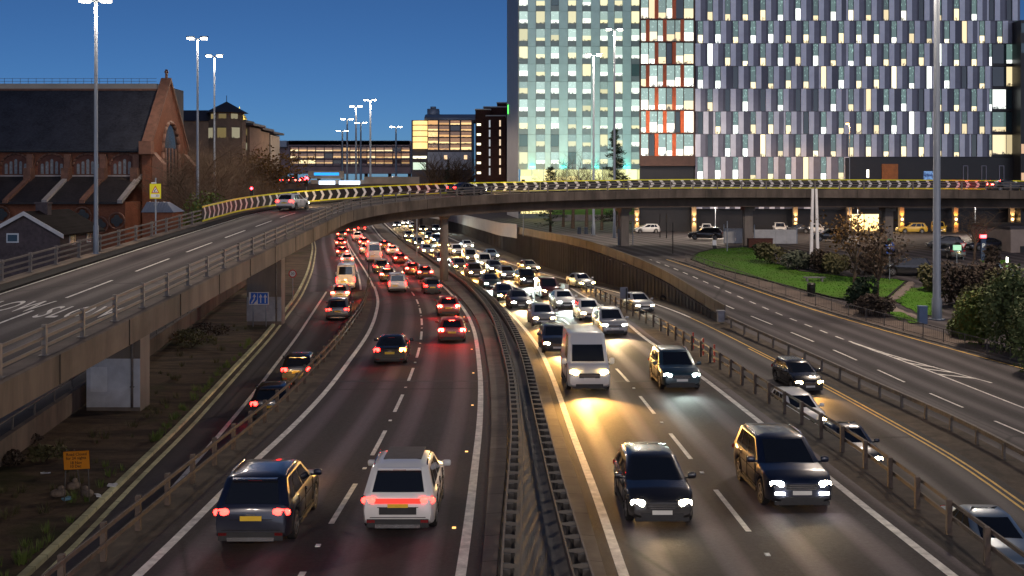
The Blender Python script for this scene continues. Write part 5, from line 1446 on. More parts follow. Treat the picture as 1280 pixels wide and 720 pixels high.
for y in (YN+.3, 142.9):
    q = MB(); q.prism([(XB+.15, y-.7), (XB+1.5, y-.7), (XB+1.5, y+.7), (XB+.15, y+.7)], GZL, wz(205, 130)); q.hexa([(XB+.15, y-.7, wz(205, 130)), (XB+1.5, y-.7, wz(205, 130)), (XB+1.5, y+.7, wz(205, 130)), (XB+.15, y+.7, wz(205, 130)), (XB+.15, y-.7, wz(190, 130)), (XB+.2, y-.7, wz(190, 130)), (XB+.2, y+.7, wz(190, 130)), (XB+.15, y+.7, wz(190, 130))])
    under(q.build('buttress', BR2), ch)
wb_ = wz(235, YR); wpts = arch(YR, wb_, 6.4, 4.6, 10, 1.25)
q = MB(); q.poly([(XB+.17, y, z) for y, z in wpts]); gw = under(q.build('great_window', DGL), ch)
fr_ = MB()
for k in range(len(wpts)):
    a, c = wpts[k], wpts[(k+1) % len(wpts)]; fr_.tube([(XB+.2, a[0], a[1]), (XB+.2, c[0], c[1])], .28, 6)
for k in (-2, -.7, .7, 2): fr_.tube([(XB+.2, YR+k, wb_), (XB+.2, YR+k, wb_+5.2)], .13, 5)
under(fr_.build('window_tracery', BR2), ch)
# clerestory windows and buttresses
def lancets(cx, zb, w_, y, n, mat_, par):
    q = MB(); q.poly([(x, y-.02, z) for x, z in arch(cx, zb-.15, w_+.5, 1.2, 10, .8)]); base = under(q.build('window_recess', pm('sandstone_shade', (.10,.04,.028), .9, var=.2, scale=1, co='Pos')), par)
    fr = MB(); op = arch(cx, zb-.15, w_+.7, 1.2, 10, .8)
    for a, c in zip(op[2:], op[3:]): fr.tube([(a[0], y-.06, a[1]), (c[0], y-.06, c[1])], .14, 5)
    b2 = fr.build('arch_moulding', BR2); b2.parent = base; b2.matrix_parent_inverse = Matrix()
    for k in range(n):
        x = cx+(k-(n-1)/2)*w_/n; h = 1.45+.75*(1-abs(k-(n-1)/2)/((n-1)/2+.01))
        g = MB(); g.poly([(px_, y-.05, z) for px_, z in arch(x, zb, w_/n*.62, h*.75, 6, 1.2)])
        o = g.build('lancet', mat_); o.parent = base; o.matrix_parent_inverse = Matrix()
for px in (-25, 20, 65, 110, 156): lancets(wx(px, YN), wz(217.5, YN), 3.0, YN, 5, LGL, ch)
for px in (-5, 40, 86.5, 131, 172):
    q = MB(); x = wx(px, YN); q.box((x, YN-.35, (wz(193, YN)+wz(222, YN))/2), (.75, .7, wz(193, YN)-wz(222, YN))); q.box((x, YN-.8, (wz(207, YN)+wz(230, YN))/2), (.9, 1.2, wz(207, YN)-wz(230, YN)-.6)); under(q.build('buttress', BR2), ch)
# aisle with lean-to roof
ya = 123.6; zt_, zb_ = wz(221, YN), wz(253, ya)
q = MB(); q.box(((XA+XB)/2-.6, (ya+YN)/2+.3, (GZL+zb_)/2), (XB-XA-1.2, YN-ya-.6, zb_-GZL)); under(q.build('aisle_wall', BR1), ch)
q = MB(); q.hexa([(XA, ya-.4, zb_-.2), (XB-1.2, ya-.4, zb_-.2), (XB-1.2, YN-.03, zt_-.25), (XA, YN-.03, zt_-.25), (XA, ya-.4, zb_+.05), (XB-1.2, ya-.4, zb_+.05), (XB-1.2, YN-.03, zt_+.02), (XA, YN-.03, zt_+.02)]); under(q.build('aisle_roof', SLT2), ch)
q = MB(); q.beam([(XA, YN-.1, zt_+.12), (XB-1.2, YN-.1, zt_+.12)], .16, .18); under(q.build('lead_flashing', LEAD), ch)
for px, m_ in ((40, BR2), (86.5, LEAD), (131, BR2), (176, LEAD)):
    x = wx(px, YN); q = MB(); q.hexa([(x-.3, ya-.6, zb_-.1), (x+.3, ya-.6, zb_-.1), (x+.3, YN-.1, zt_), (x-.3, YN-.1, zt_), (x-.3, ya-.6, zb_+.3), (x+.3, ya-.6, zb_+.3), (x+.3, YN-.1, zt_+.35), (x-.3, YN-.1, zt_+.35)]); under(q.build('roof_parapet', m_), ch)
for px, py, r_ in ((103, 270, 1.0), (125, 281, .9), (2, 268, .9), (146, 276, .9)):
    c = (wx(px, ya), wz(py, ya)); q = MB()
    for k in range(4):
        a = k*math.pi/2; q.poly([(c[0]+math.cos(a)*r_*.42+math.cos(t)*r_*.4, ya-.03-.002*k, c[1]+math.sin(a)*r_*.42+math.sin(t)*r_*.4) for t in np.linspace(0, 2*math.pi, 10, endpoint=False)])
    wnd = under(q.build('round_window', DGL), ch)
    q = MB(); q.tube([(c[0]+math.cos(t)*r_*1.05, ya-.05, c[1]+math.sin(t)*r_*1.05) for t in np.linspace(0, 2*math.pi, 20)], .12, 5, cap=False); o = q.build('window_ring', BR2); o.parent = wnd; o.matrix_parent_inverse = Matrix()
# pale flat-roofed block behind the church
ZP = 172.0; pb = thing_at('flat_roofed_block', 'pale flat-roofed block showing above the church ridge with a rooftop rail', 'building', (wx(60, ZP), ZP+6, GZL))
q = MB(); q.box(((wx(-90, ZP)+wx(196, ZP))/2, ZP+7, (GZL+wz(104.5, ZP))/2), (wx(196, ZP)-wx(-90, ZP), 14, wz(104.5, ZP)-GZL)); under(q.build('wall', pm('cream_render', (.42,.36,.28), .8, var=.08, scale=.3, co='Pos')), pb)
q = MB()
for h in (.5, 1.0): q.beam([(wx(-90, ZP), ZP+1.5, wz(104.5, ZP)+h), (wx(192, ZP), ZP+1.5, wz(104.5, ZP)+h)], .05, .05)
for px in range(-80, 190, 10): q.box((wx(px, ZP), ZP+1.5, wz(104.5, ZP)+.5), (.05, .05, 1.0))
under(q.build('roof_rail', M_STEEL), pb)
# grey house
ZH = 95.0; ho = thing_at('house', 'dark roughcast house with white-edged gable and brown tiled roof', 'house', (wx(30, ZH), ZH+4.5, GZL))
hx0, hx1, hxm = wx(-14, ZH), wx(75, ZH), wx(32, ZH); hze, hza = wz(291, ZH), wz(267, ZH)
HRS = pm('dark_roughcast', (.075,.06,.065), .95, var=.2, scale=3, co='Pos', dirt=.5)
q = MB(); pts = [(hx0, GZL), (hx1, GZL), (hx1, hze), (hxm, hza), (hx0, hze)]
b0 = q.add([(x, ZH, z) for x, z in pts]); b1 = q.add([(x, ZH+9, z) for x, z in pts])
for i in range(5): q.face((b0+i, b0+(i+1) % 5, b1+(i+1) % 5, b1+i))
q.face([b0+i for i in range(5)]); q.face([b1+i for i in range(5)][::-1]); under(q.build('wall', HRS), ho)
q = MB(); bg_ = MB()
for (xa, za, xb, zb2) in ((hx0-.5, hze-.35, hxm, hza), (hxm, hza, hx1+.5, hze-.35)):
    q.hexa([(xa, ZH-.35, za+.02), (xb, ZH-.35, zb2+.02), (xb, ZH+9.3, zb2+.02), (xa, ZH+9.3, za+.02), (xa, ZH-.35, za+.2), (xb, ZH-.35, zb2+.2), (xb, ZH+9.3, zb2+.2), (xa, ZH+9.3, za+.2)])
    bg_.hexa([(xa, ZH-.45, za-.16), (xb, ZH-.45, zb2-.16), (xb, ZH-.37, zb2-.16), (xa, ZH-.37, za-.16), (xa, ZH-.45, za+.22), (xb, ZH-.45, zb2+.22), (xb, ZH-.37, zb2+.22), (xa, ZH-.37, za+.22)])
under(q.build('roof', SLT3), ho); under(bg_.build('bargeboard', pm('white_bargeboard', (.5,.5,.5), .6, var=.08, co='Pos')), ho)
q = MB(); q.box((hxm+.2, ZH+3.2, hza+.25), (1.1, .9, 1.2)); q.box((hxm+.2, ZH+3.2, hza+.9), (1.3, 1.1, .15)); under(q.build('chimney', HRS), ho)
q = MB(); q.box((wx(16, ZH), ZH-.03, wz(297.5, ZH)), (1.1, .08, .85)); wf = under(q.build('window', pm('window_frame_white', (.55,.6,.65), .5, var=.05)), ho)
q = MB(); q.box((wx(16, ZH), ZH-.06, wz(297.5, ZH)), (.88, .06, .62)); o = q.build('pane', glassy('blue_pane', (.05,.09,.13), .1)); o.parent = wf; o.matrix_parent_inverse = Matrix()
for y, w_ in ((ZH+2.6, 1.2), (ZH+6.4, .9)):
    q = MB(); q.box((hx1+.03, y, hze-.75), (.08, w_, .95)); wf = under(q.build('window', MATS['window_frame_white']), ho)
    for k in (-1, 0, 1):
        q = MB(); q.box((hx1+.06, y+k*w_/3.1, hze-.75), (.06, w_/3.1-.1, .78)); o = q.build('pane', DGL); o.parent = wf; o.matrix_parent_inverse = Matrix()
# small zinc-roofed shelter beside the flyover
Zk = 92.0; kx0, kx1 = wx(176, Zk), wx(217, Zk); kz0, kz1 = wz(265.5, Zk), wz(253, Zk)
sh = thing_at('shelter', 'small brick shelter with a ribbed grey zinc hipped roof below the church gable', 'shelter', ((kx0+kx1)/2, Zk+1, GZL))
q = MB(); q.box(((kx0+kx1)/2, Zk+1.6, (GZL+kz0)/2), (kx1-kx0-.3, 2.8, kz0-GZL)); under(q.build('wall', BR1), sh)
q = MB(); q.hexa([(kx0, Zk, kz0), (kx1, Zk, kz0), (kx1, Zk+3.2, kz0), (kx0, Zk+3.2, kz0), (kx0+.1, Zk+1.2, kz1), (kx1-1, Zk+1.2, kz1), (kx1-1, Zk+2, kz1), (kx0+.1, Zk+2, kz1)])
for k in range(9):
    x = kx0+.15+k*(kx1-kx0-.9)/8; q.tube([(x, Zk-.02, kz0+.02), (x, Zk+1.18, kz1+.02)], .03, 4)
under(q.build('roof', M_ROOFG), sh)
# tenements beyond the trees: turret with pyramid roof, stepped blocks
ZQ = 215.0; tb = thing_at('turret_building', 'tan stone building with a dark pyramid-roofed corner turret', 'building', (wx(270, ZQ), ZQ+6, GZL))
TAN = pm('tan_stone', (.20,.13,.085), .85, var=.18, scale=.4, co='Pos', dirt=.4); DRF = pm('dark_roof', (.035,.033,.04), .6, var=.15, scale=.4, co='Pos')
def octo(cx, cy, r_): return [(cx+r_*math.cos(math.pi/8+k*math.pi/4), cy+r_*math.sin(math.pi/8+k*math.pi/4)) for k in range(8)]
ox = wx(275, ZQ); oy = ZQ+5
q = MB(); q.prism(octo(ox, oy, 4.0), GZL, wz(149, ZQ)); under(q.build('turret_wall', TAN), tb)
q = MB(); q.prism(octo(ox, oy, 3.4), wz(149, ZQ), wz(139, ZQ)); under(q.build('turret_lantern', TAN), tb)
q = MB(); b0 = q.add([(x, y, wz(139.5, ZQ)) for x, y in octo(ox, oy, 4.6)]); ap = q.add([(ox, oy, wz(124.5, ZQ))])
for k in range(8): q.face((b0+k, b0+(k+1) % 8, ap))
q.face([b0+k for k in range(8)][::-1]); q.tube([(ox, oy, wz(125, ZQ)), (ox, oy, wz(117, ZQ))], .07, 5); under(q.build('turret_roof', DRF), tb)
W_TUR = office_window('turret_window', .6, tint=((1,.75,.3),(1,.9,.6),(.3,.3,.25)), strength=.16, band=(.9,.99), glass=(.02,.02,.022), warm=.6, ceil=.1)
oc = octo(ox, oy, 3.44); oc2 = octo(ox, oy, 4.04)
for oo, za, zb_ in ((oc, 147.5, 141), (oc2, 172, 158)):
    for k in (3, 4, 5, 6):
        a, c = Vector((*oo[k], 0)), Vector((*oo[(k+1) % 8], 0)); p0, p1 = a.lerp(c, .2), a.lerp(c, .8); q = MB(); PANE[0] += 1; kk = PANE[0]
        i = q.add([(p0.x, p0.y, wz(za, ZQ)), (p1.x, p1.y, wz(za, ZQ)), (p1.x, p1.y, wz(zb_, ZQ)), (p0.x, p0.y, wz(zb_, ZQ))]); q.face((i, i+1, i+2, i+3), 0, ((kk+.01, 0), (kk+.99, 0), (kk+.99, 1), (kk+.01, 1))); under(q.build('window', W_TUR), tb)
q = MB(); q.box((wx(225, ZQ), ZQ+9, (GZL+wz(150, ZQ))/2), (wx(256, ZQ)-wx(195, ZQ), 12, wz(150, ZQ)-GZL)); under(q.build('wing_wall', TAN), tb)
q = MB(); q.hexa([(wx(195, ZQ), ZQ+2.6, wz(150, ZQ)), (wx(256, ZQ), ZQ+2.6, wz(150, ZQ)), (wx(256, ZQ), ZQ+15.4, wz(150, ZQ)), (wx(195, ZQ), ZQ+15.4, wz(150, ZQ)), (wx(195, ZQ), ZQ+7, wz(135, ZQ)), (wx(256, ZQ), ZQ+7, wz(135, ZQ)), (wx(256, ZQ), ZQ+11, wz(135, ZQ)), (wx(195, ZQ), ZQ+11, wz(135, ZQ))]); under(q.build('wing_roof', DRF), tb)
tn = thing_at('terrace_block', 'stepped tan terrace with dark flat roofs beyond the turret', 'building', (wx(315, 235), 238, GZL))
for a, c, ty, Zz, mt in ((291, 312, 158, 225, TAN), (305, 324, 163, 238, TAN), (318, 338, 168, 252, pm('cream_stone', (.3,.25,.2), .8, var=.12, scale=.4, co='Pos'))):
    q = MB(); q.box(((wx(a, Zz)+wx(c, Zz))/2, Zz+5, (GZL+wz(ty, Zz))/2), (wx(c, Zz)-wx(a, Zz), 10, wz(ty, Zz)-GZL)); wl = under(q.build('wall', mt), tn)
    q = MB(); q.box(((wx(a, Zz)+wx(c, Zz))/2+.3, Zz+5, wz(ty, Zz)+.45), (wx(c, Zz)-wx(a, Zz)+1.4, 11.5, .5)); q.box(((wx(a, Zz)+wx(c, Zz))/2-.6, Zz+6, wz(ty, Zz)+1.1), (wx(c, Zz)-wx(a, Zz)-1.6, 8, .9)); under(q.build('roof', DRF), tn)
    for r in range(3):
        for k in range(3):
            q = MB(); x = wx(a+3+k*(c-a-5)/2.6, Zz); z = wz(ty+7+r*9, Zz); pane(q, x-.45, x+.45, z-.75, z+.75, Zz-.03); under(q.build('window', W_TUR), tn)
Zs = 470.0; sp_ = thing_at('spire', 'floodlit yellow tiered spire behind the terrace roofs', 'spire', (wx(299.5, Zs), Zs, GZL))
STN = pm('pale_stone', (.5,.42,.22), .8, var=.1, co='Pos'); q = MB(); sx = wx(299.5, Zs)
prof = [(4.4, 155), (4.0, 152), (3.4, 151.5), (3.1, 149), (3.4, 148.6), (2.7, 146), (2.9, 145.6), (2.0, 143), (2.2, 142.6), (1.3, 140), (.9, 139.5), (.7, 137), (.3, 136.5), (.2, 133.5)]
q.ring([[Vector((sx+r_*math.cos(2*math.pi*k/12), Zs+r_*math.sin(2*math.pi*k/12), wz(py, Zs))) for k in range(12)] for r_, py in prof], smooth=False)
q.prism([(sx-4, Zs-4), (sx+4, Zs-4), (sx+4, Zs+4), (sx-4, Zs+4)], GZL, wz(154.5, Zs)); under(q.build('tiers', STN), sp_)
l = bpy.data.objects.new('spire_floodlight', bpy.data.lights.new('spire_floodlight', 'SPOT')); COL.objects.link(l); l.data.energy = 60000; l.data.color = (1, .85, .3); l.data.spot_size = R(50)
l.location = (sx+2, Zs-24, wz(168, Zs)); l.rotation_euler = (Vector((-2, 24, 10))).to_track_quat('-Z', 'Y').to_euler()
# cream overpass parapet with backlit direction signs, far centre
Zv = 236.0; ov = thing_at('overpass', 'cream concrete overpass parapet across the motorway beyond the flyover', 'overpass', (wx(455, Zv), Zv, EYE-3))
CRM = pm('cream_concrete', (.36,.31,.24), .8, var=.12, scale=.4, co='Pos', dirt=.3)
q = MB(); q.box((wx(430, Zv), Zv+6, wz(233, Zv)), (wx(560, Zv)-wx(300, Zv), 12, 1.2)); under(q.build('deck', M_CONCD), ov)
q = MB(); q.box(((wx(455, Zv)+wx(524, Zv))/2, Zv+.2, (wz(221, Zv)+wz(231, Zv))/2), (wx(524, Zv)-wx(455, Zv), .3, wz(221, Zv)-wz(231, Zv))); q.box(((wx(388, Zv)+wx(455, Zv))/2, Zv+.2, (wz(225, Zv)+wz(231, Zv))/2), (wx(455, Zv)-wx(388, Zv)-.1, .3, wz(225, Zv)-wz(231, Zv))); under(q.build('parapet', CRM), ov)
for px in (330, 395, 520, 552):
    q = MB(); q.box((wx(px, Zv), Zv+6, (wz(235, Zv)+EYE-12)/2), (1.2, 8, wz(235, Zv)-EYE+12)); under(q.build('column', M_CONCD), ov)
SBL = em('sign_blue_glow', (.02, .35, .95), .9, (.02,.1,.4)); SWH = em('sign_white_glow', (.55, .75, 1), 1.6)
ds = thing_at('direction_sign', 'backlit bright blue direction sign on a cream gantry box', 'sign', (wx(410, Zv), Zv-1, wz(231, Zv)))
q = MB(); q.box((wx(408, Zv), Zv-.6, wz(218.5, Zv)), (wx(430, Zv)-wx(386, Zv), .5, wz(214, Zv)-wz(223.5, Zv))); under(q.build('gantry_box', CRM), ds)
q = MB(); q.box((wx(409, Zv), Zv-.9, wz(217.5, Zv)), (wx(425, Zv)-wx(394, Zv), .1, .62)); under(q.build('sign_face', SBL), ds)
q = MB()
for px in (388, 428): q.box((wx(px, Zv), Zv-.6, wz(227, Zv)), (.2, .2, wz(222, Zv)-wz(232.5, Zv)))
under(q.build('gantry_legs', M_STEEL), ds)
ds2 = thing_at('direction_sign', 'long pale blue-white backlit sign below the blue one', 'sign', (wx(425, Zv), Zv-2, wz(231, Zv)))
for a, c in ((400, 420), (425, 451)):
    q = MB(); q.box(((wx(a, Zv)+wx(c, Zv))/2, Zv-1.3, wz(228.3, Zv)), (wx(c, Zv)-wx(a, Zv), .14, .85)); under(q.build('sign_face', SWH), ds2)
    k = MB(); x = wx(a, Zv)+.5
    while x < wx(c, Zv)-.6:
        w_ = rnd.uniform(.2, .6); k.box((x+w_/2, Zv-1.38, wz(228.3, Zv)+rnd.choice((-.14, .14))), (w_, .02, .13)); x += w_+.16
    under(k.build('sign_lettering', pm('sign_ink_blue', (.02,.08,.3), .5)), ds2)
q = MB()
for px in (402, 449): q.box((wx(px, Zv), Zv-1.2, wz(231, Zv)), (.15, .15, .9))
under(q.build('sign_legs', M_STEEL), ds2)
make_car('suv', 'silver', (wx(492, Zv), Zv+3, wz(233, Zv)+.62), R(198), 0, 'car with dazzling headlights on the far overpass beside the cream parapet', 'car', 'cars on the far overpass', head='white', beam=200, detail=0)
make_car('hatchback', 'dark', (wx(508, Zv), Zv+7, wz(233, Zv)+.62), R(195), 0, 'second lit car on the far overpass right of the dazzling one', 'car', 'cars on the far overpass', head='warm', beam=100, detail=0)
for k, (px, dy) in enumerate(((343, 2), (352, 5), (362, 3), (371, 7))):
    make_car(('hatchback', 'suv', 'saloon', 'hatchback')[k], ('red', 'dark', 'grey', 'maroon')[k], (wx(px, Zv), Zv+dy, wz(233, Zv)+.62), R(12), 0, ('red braking car furthest left on the far overpass queue', 'tall dark braking car second in the far overpass queue', 'grey braking saloon third in the far overpass queue', 'maroon braking car at the right end of the far overpass queue')[k], 'car', 'cars on the far overpass', tail='brake', detail=0)

# ------------------------------------------------------------------ lamps, signs, small things
M_POLE = pm('lamp_pole_galvanised', (.22,.25,.29), .5, metal=.3, var=.12, scale=1, co='Pos', streak=True)
M_LAMP = em('street_lamp_lens', (1, .88, .66), 40); M_LAMPO = em('sodium_lens', (1, .45, .12), 14)
LGT = []
def lamp_column(name, label, x, y, zb, zt, r0, r1, heads=2, lens=None, group=None, power=0, head_w=1.0, down=True, col=(1, .81, .64), reach=1.0):
    t = thing_at(name, label, 'street lamp', (x, y, zb), group)
    q = MB(); n = 10
    q.tube([(x, y, zb), (x, y, zb+1.6), (x, y, zb+1.7), (x, y, zt)], [r0*1.25, r0*1.25, r0, r1], 12); q.tube([(x, y, zb-.02), (x, y, zb+.06)], [r0*2, r0*2], 12)
    under(q.build('pole', M_POLE, sharp=40), t)
    q = MB()
    for k in range(heads):
        sx = (k-(heads-1)/2)*2/(max(1, heads-1)) if heads > 1 else 1
        c = Vector((x+sx*reach, y-.1, zt+.1)); a = MB(); a.beam([(x, y, zt-.1), c], .12, .10); under(a.build('arm', M_POLE), t)
        h = MB(); h.box(c+Vector((0, 0, .06)), (head_w, .42, .16)); hd = under(h.build('lamp_head', M_POLE), t)
        b_ = MB(); b_.box(c+Vector((0, 0, -.14)), (head_w*.7, .32, .17)); o = b_.build('lens', lens or M_LAMP); o.parent = hd; o.matrix_parent_inverse = Matrix()
        if power:
            key = ('sl', power, col)
            if key not in CLAMP:
                l = bpy.data.lights.new('street_light', 'SPOT'); l.energy = power; l.color = col; l.spot_size = R(174); l.spot_blend = .3; l.shadow_soft_size = .35; CLAMP[key] = l
            l = bpy.data.objects.new('street_light', CLAMP[key]); COL.objects.link(l); under(l, t); l.location = c+Vector((0, 0, -.35))
    return t
GM = 'tall lamp columns along the motorway'
p, _ = rp(59.3, -4.42)
lamp_column('lamp_column', 'slim blue-grey lamp column rising from the flyover verge in front of the church', p.x, p.y, p.z+.14, EYE+10.25, .12, .085, 2, power=LAMP_L, group=GM, reach=.6, head_w=.75)
x, y = solve(1171, 401, D_FRO)
lamp_column('lamp_column', 'thick blue-grey mast on the right standing by the blue cabinet', x, y, EYE-D_FRO(y)+.12, EYE+19.5, .31, .19, 2, power=LAMP_R, group=GM, reach=1.6, head_w=1.4)
for px, py, Z, gz, lab, pw in ((247, 48, 122, GZL, 'tall lamp column with two bright heads, left of the shorter one by the turret', 2800), (268, 70, 150, GZL, 'lamp column with bright twin heads in front of the turret roof', 5000),
        (463, 125, 255, EYE-11.5, 'tallest lamp column of the far central cluster', 9000), (445, 133, 300, EYE-11.5, 'second tallest lamp column of the far cluster', 5000), (434, 149, 340, EYE-11.5, 'lamp column left of the far cluster above the amber building', 0),
        (451, 153.5, 385, EYE-11.5, 'small lamp column just right of the second tallest one', 0), (428, 163.5, 400, EYE-11.5, 'shortest lamp column at the left end of the far cluster', 0), (495, 158.5, 390, EYE-11.5, 'lone small lamp column right of the far cluster near the glazed office', 0),
        (768, 37, 146, EYE-8.1, 'tall lamp column before the dark conifer and teal tower', 7000), (742, 69, 153, EYE-8.1, 'shorter lamp column left of the conifer before the teal tower', 6000)):
    w_ = 8*Z/F*.55
    lamp_column('lamp_column', lab, wx(px, Z), Z, gz, wz(py, Z), .2*max(1, Z/150), .1*max(1, Z/150), 2, power=pw, group=GM, reach=max(.8, Z/F*5), head_w=max(.9, Z/F*7))
lamp_column('street_lamp', 'thin street lamp with a small orange head in front of the grey offices', wx(1062, 158), 158, EYE-8.3, wz(154.5, 158), .08, .05, 1, M_LAMPO, None, 2500, .5, col=(1, .5, .15), reach=-.35)
for k, (px, lab) in enumerate(((894, 'slim pale car park lamp left of the hoarding'), (1072, 'slim pale car park lamp before the lit entrance'), (1219, 'slim pale car park lamp behind the parking totem'))):
    lamp_column('street_lamp', lab, wx(px, 150), 150, EYE-8.1, wz(252, 150), .07, .05, 1, None, 'car park lamps', 3200, .4, reach=.3)
# the line of columns goes on past the viewpoint
lamp_column('lamp_column', 'lamp column on the left verge beside the camera position', -15.5, -14, EYE-10.9, EYE+8, .12, .08, 2, power=LAMP_N, group=GM)
lamp_column('lamp_column', 'lamp column on the right slip verge beside the camera position', 15.5, -12, EYE-12.4, EYE+8, .12, .08, 2, power=LAMP_N, group=GM)
# uplighters on the pillars
for i, (pp, c) in enumerate(LAMPC):
    for up_ in (1, -1):
        key = ('pil', c)
        if key not in CLAMP:
            l = bpy.data.lights.new('pillar_light', 'SPOT'); l.energy = 420 if c else 300; l.color = (1, .38, .06) if c else (1, .62, .25); l.spot_size = R(80); l.spot_blend = .8; l.shadow_soft_size = .06; CLAMP[key] = l
        l = bpy.data.objects.new('pillar_light', CLAMP[key]); COL.objects.link(l); l.location = pp+Vector((0, -.05, up_*.25)); l.rotation_euler = ((R(172) if up_ > 0 else R(8)), 0, 0)
# warm entrance light and colour washes on the tower fins
def spot(name, loc, target, en, col, size=70, soft=.2, blend=.7):
    l = bpy.data.objects.new(name, bpy.data.lights.new(name, 'SPOT')); COL.objects.link(l); l.location = loc; l.data.energy = en; l.data.color = col; l.data.spot_size = R(size); l.data.spot_blend = blend; l.data.shadow_soft_size = soft
    l.rotation_euler = (Vector(target)-Vector(loc)).to_track_quat('-Z', 'Y').to_euler(); return l
spot('entrance_light', (wx(1090, ZG), ZG-1, GZ0+4.6), (wx(1090, ZG), ZG-3, GZ0), 900, (1, .6, .2), 140)
for x in TEALS: spot('colour_wash', (x, ZT-.75, wz(208.3, ZT)), (x, ZT-.35, wz(196, ZT)), 260, (.02, 1, .72), 60)
for px in (655, 700, 745, 790):
    spot('tower_uplight', (wx(px, ZT), ZT-9, TZ0+.8), (wx(px, ZT), ZT, wz(190, ZT)), TOWER_UP*1.1, (1, .76, .25), 110)
    spot('tower_fill_light', (wx(px, ZT), ZT-28, TZ0+1.5), (wx(px, ZT), ZT, wz(70, ZT)), TOWER_UP*1.35, (.80, 1, .94), 95)  # added fill spots, not real fixtures: an even wash to brighten the tower face

def post_thing(name, label, cat, x, y, zb, h, r=.04, mat_=None):
    t = thing_at(name, label, cat, (x, y, zb)); q = MB(); q.tube([(x, y, zb), (x, y, zb+h)], r, 8); under(q.build('post', mat_ or M_POLE, sharp=40), t); return t
SB = pm('sign_blue', (.008,.11,.55), .4, var=.04); SW = pm('sign_white', (.62,.63,.64), .4, var=.04); SO = pm('sign_orange', (.62,.22,.012), .45, var=.05); SY = pm('sign_yellow', (.66,.62,.015), .45, var=.04); SR = pm('sign_red', (.45,.02,.02), .4, var=.04); SK = pm('sign_black', (.012,.012,.012), .5, var=.05)
SBR = pm('sign_border_cream', (.5,.48,.42), .5, var=.05)
def xz(mb, x, y, z, pts, m=0): mb.poly([(x+a, y, z+b_) for a, b_ in pts], m)
# lane sign: three white arrows on blue
x0_, y0_ = solve(323, 405, D_GRD); y0_ -= .9; Zl = y0_
t = thing_at('lane_sign', 'blue lane sign with one bent and two straight white arrows on two posts', 'sign', (wx(323.5, Zl), Zl, EYE-11))
cx, cz = wx(323.5, Zl), wz(373, Zl); w_, h_ = 24.6*Zl/F, 15.6*Zl/F
for s in (-.3, .36):
    q = MB(); q.tube([(cx+s*w_, Zl+.06, EYE-11), (cx+s*w_, Zl+.06, cz+h_/2)], .045, 8); under(q.build('post', M_POLE), t)
q = MB(); q.box((cx, Zl, cz), (w_, .04, h_)); under(q.build('sign_plate', SW), t)
q = MB()
xz(q, cx, Zl-.026, cz, [(-w_*.47, -h_*.44), (-w_*.26, -h_*.44), (-w_*.08, -h_*.1), (-w_*.06, h_*.45), (-w_*.40, h_*.45), (-w_*.40, h_*.05), (-w_*.47, -h_*.2)])
xz(q, cx, Zl-.026, cz, [(-w_*.04, -h_*.44), (w_*.46, -h_*.44), (w_*.46, h_*.44), (-w_*.05, h_*.44)]); under(q.build('blue_panels', SB), t)
q = MB(); aw = .028*w_
def arrow(px_, z0, z1): xz(q, cx+px_, Zl-.032, cz, [(-aw, z0), (aw, z0), (aw, z1), (-aw, z1)]); xz(q, cx+px_, Zl-.032, cz, [(-aw*3.2, z1-.06), (aw*3.2, z1-.06), (0, z1+h_*.2)])
arrow(w_*.10, -h_*.36, h_*.15); arrow(w_*.33, -h_*.36, h_*.15)
xz(q, cx, Zl-.032, cz, [(-w_*.40, -h_*.38), (-w_*.34, -h_*.40), (-w_*.20, -h_*.08), (-w_*.19, h_*.15), (-w_*.25, h_*.15), (-w_*.255, -h_*.02)]); xz(q, cx, Zl-.032, cz, [(-w_*.31, h_*.12), (-w_*.13, h_*.12), (-w_*.22, h_*.36)]); under(q.build('arrows', SW), t)
# speed limit roundel
x, y = solve(366, 374, D_GRD); t = post_thing('speed_sign', 'round white speed limit sign with red ring on a thin post by the left kerb', 'sign', x, y, EYE-11, 2.6)
for r_, m_, d in ((.37, SR, 0), (.27, SW, .012)):
    q = MB(); q.tube([(x, y-.06-d, wz(342, y)), (x, y-.09-d, wz(342, y))], r_, 24, smooth=False); under(q.build('sign_disc', m_), t)
o = textmesh('30', .34, 'sign_digits', SK, None, (x, y-.115, wz(342, y)), (R(90), 0, 0)); under(o, t)
# orange road closed board
x, y = -14.9, 35.6; zb_ = EYE-11.02; t = thing_at('road_works_sign', 'orange road closed notice on a thin frame in the dark verge', 'sign', (x, y, zb_))
sz, cxs = wz(575, y), wx(96, y)
for dx, dy in ((-.36, 0), (.36, 0), (-.1, .7)):
    q = MB(); q.tube([(cxs+dx*1.2, y+dy, zb_), (cxs+dx, y+.03, sz+.35)], .02, 6); under(q.build('frame_leg', M_STEEL), t)
tilt = Matrix.Rotation(R(-3), 3, 'Y')
q = MB(); q.box((cxs, y, sz), (.92, .03, .66), 0, M=tilt); under(q.build('sign_plate', SK), t)
q = MB(); q.box((cxs, y-.02, sz), (.88, .012, .62), 0, M=tilt); under(q.build('sign_face', SO), t)
for k, (s, dz) in enumerate((('Road Closed', .2), ('for 24 nights', .07), ('18 Nov', -.09), ('10 Dec', -.21))):
    o = textmesh(s, .135, 'sign_lettering', SK, None, (cxs-.01*k, y-.03, sz+dz), (R(90), R(-3), 0), bold=.002); under(o, t)
M_BAG = pm('sandbag_canvas', (.22,.17,.13), .95, var=.25, scale=6, bump=.5)
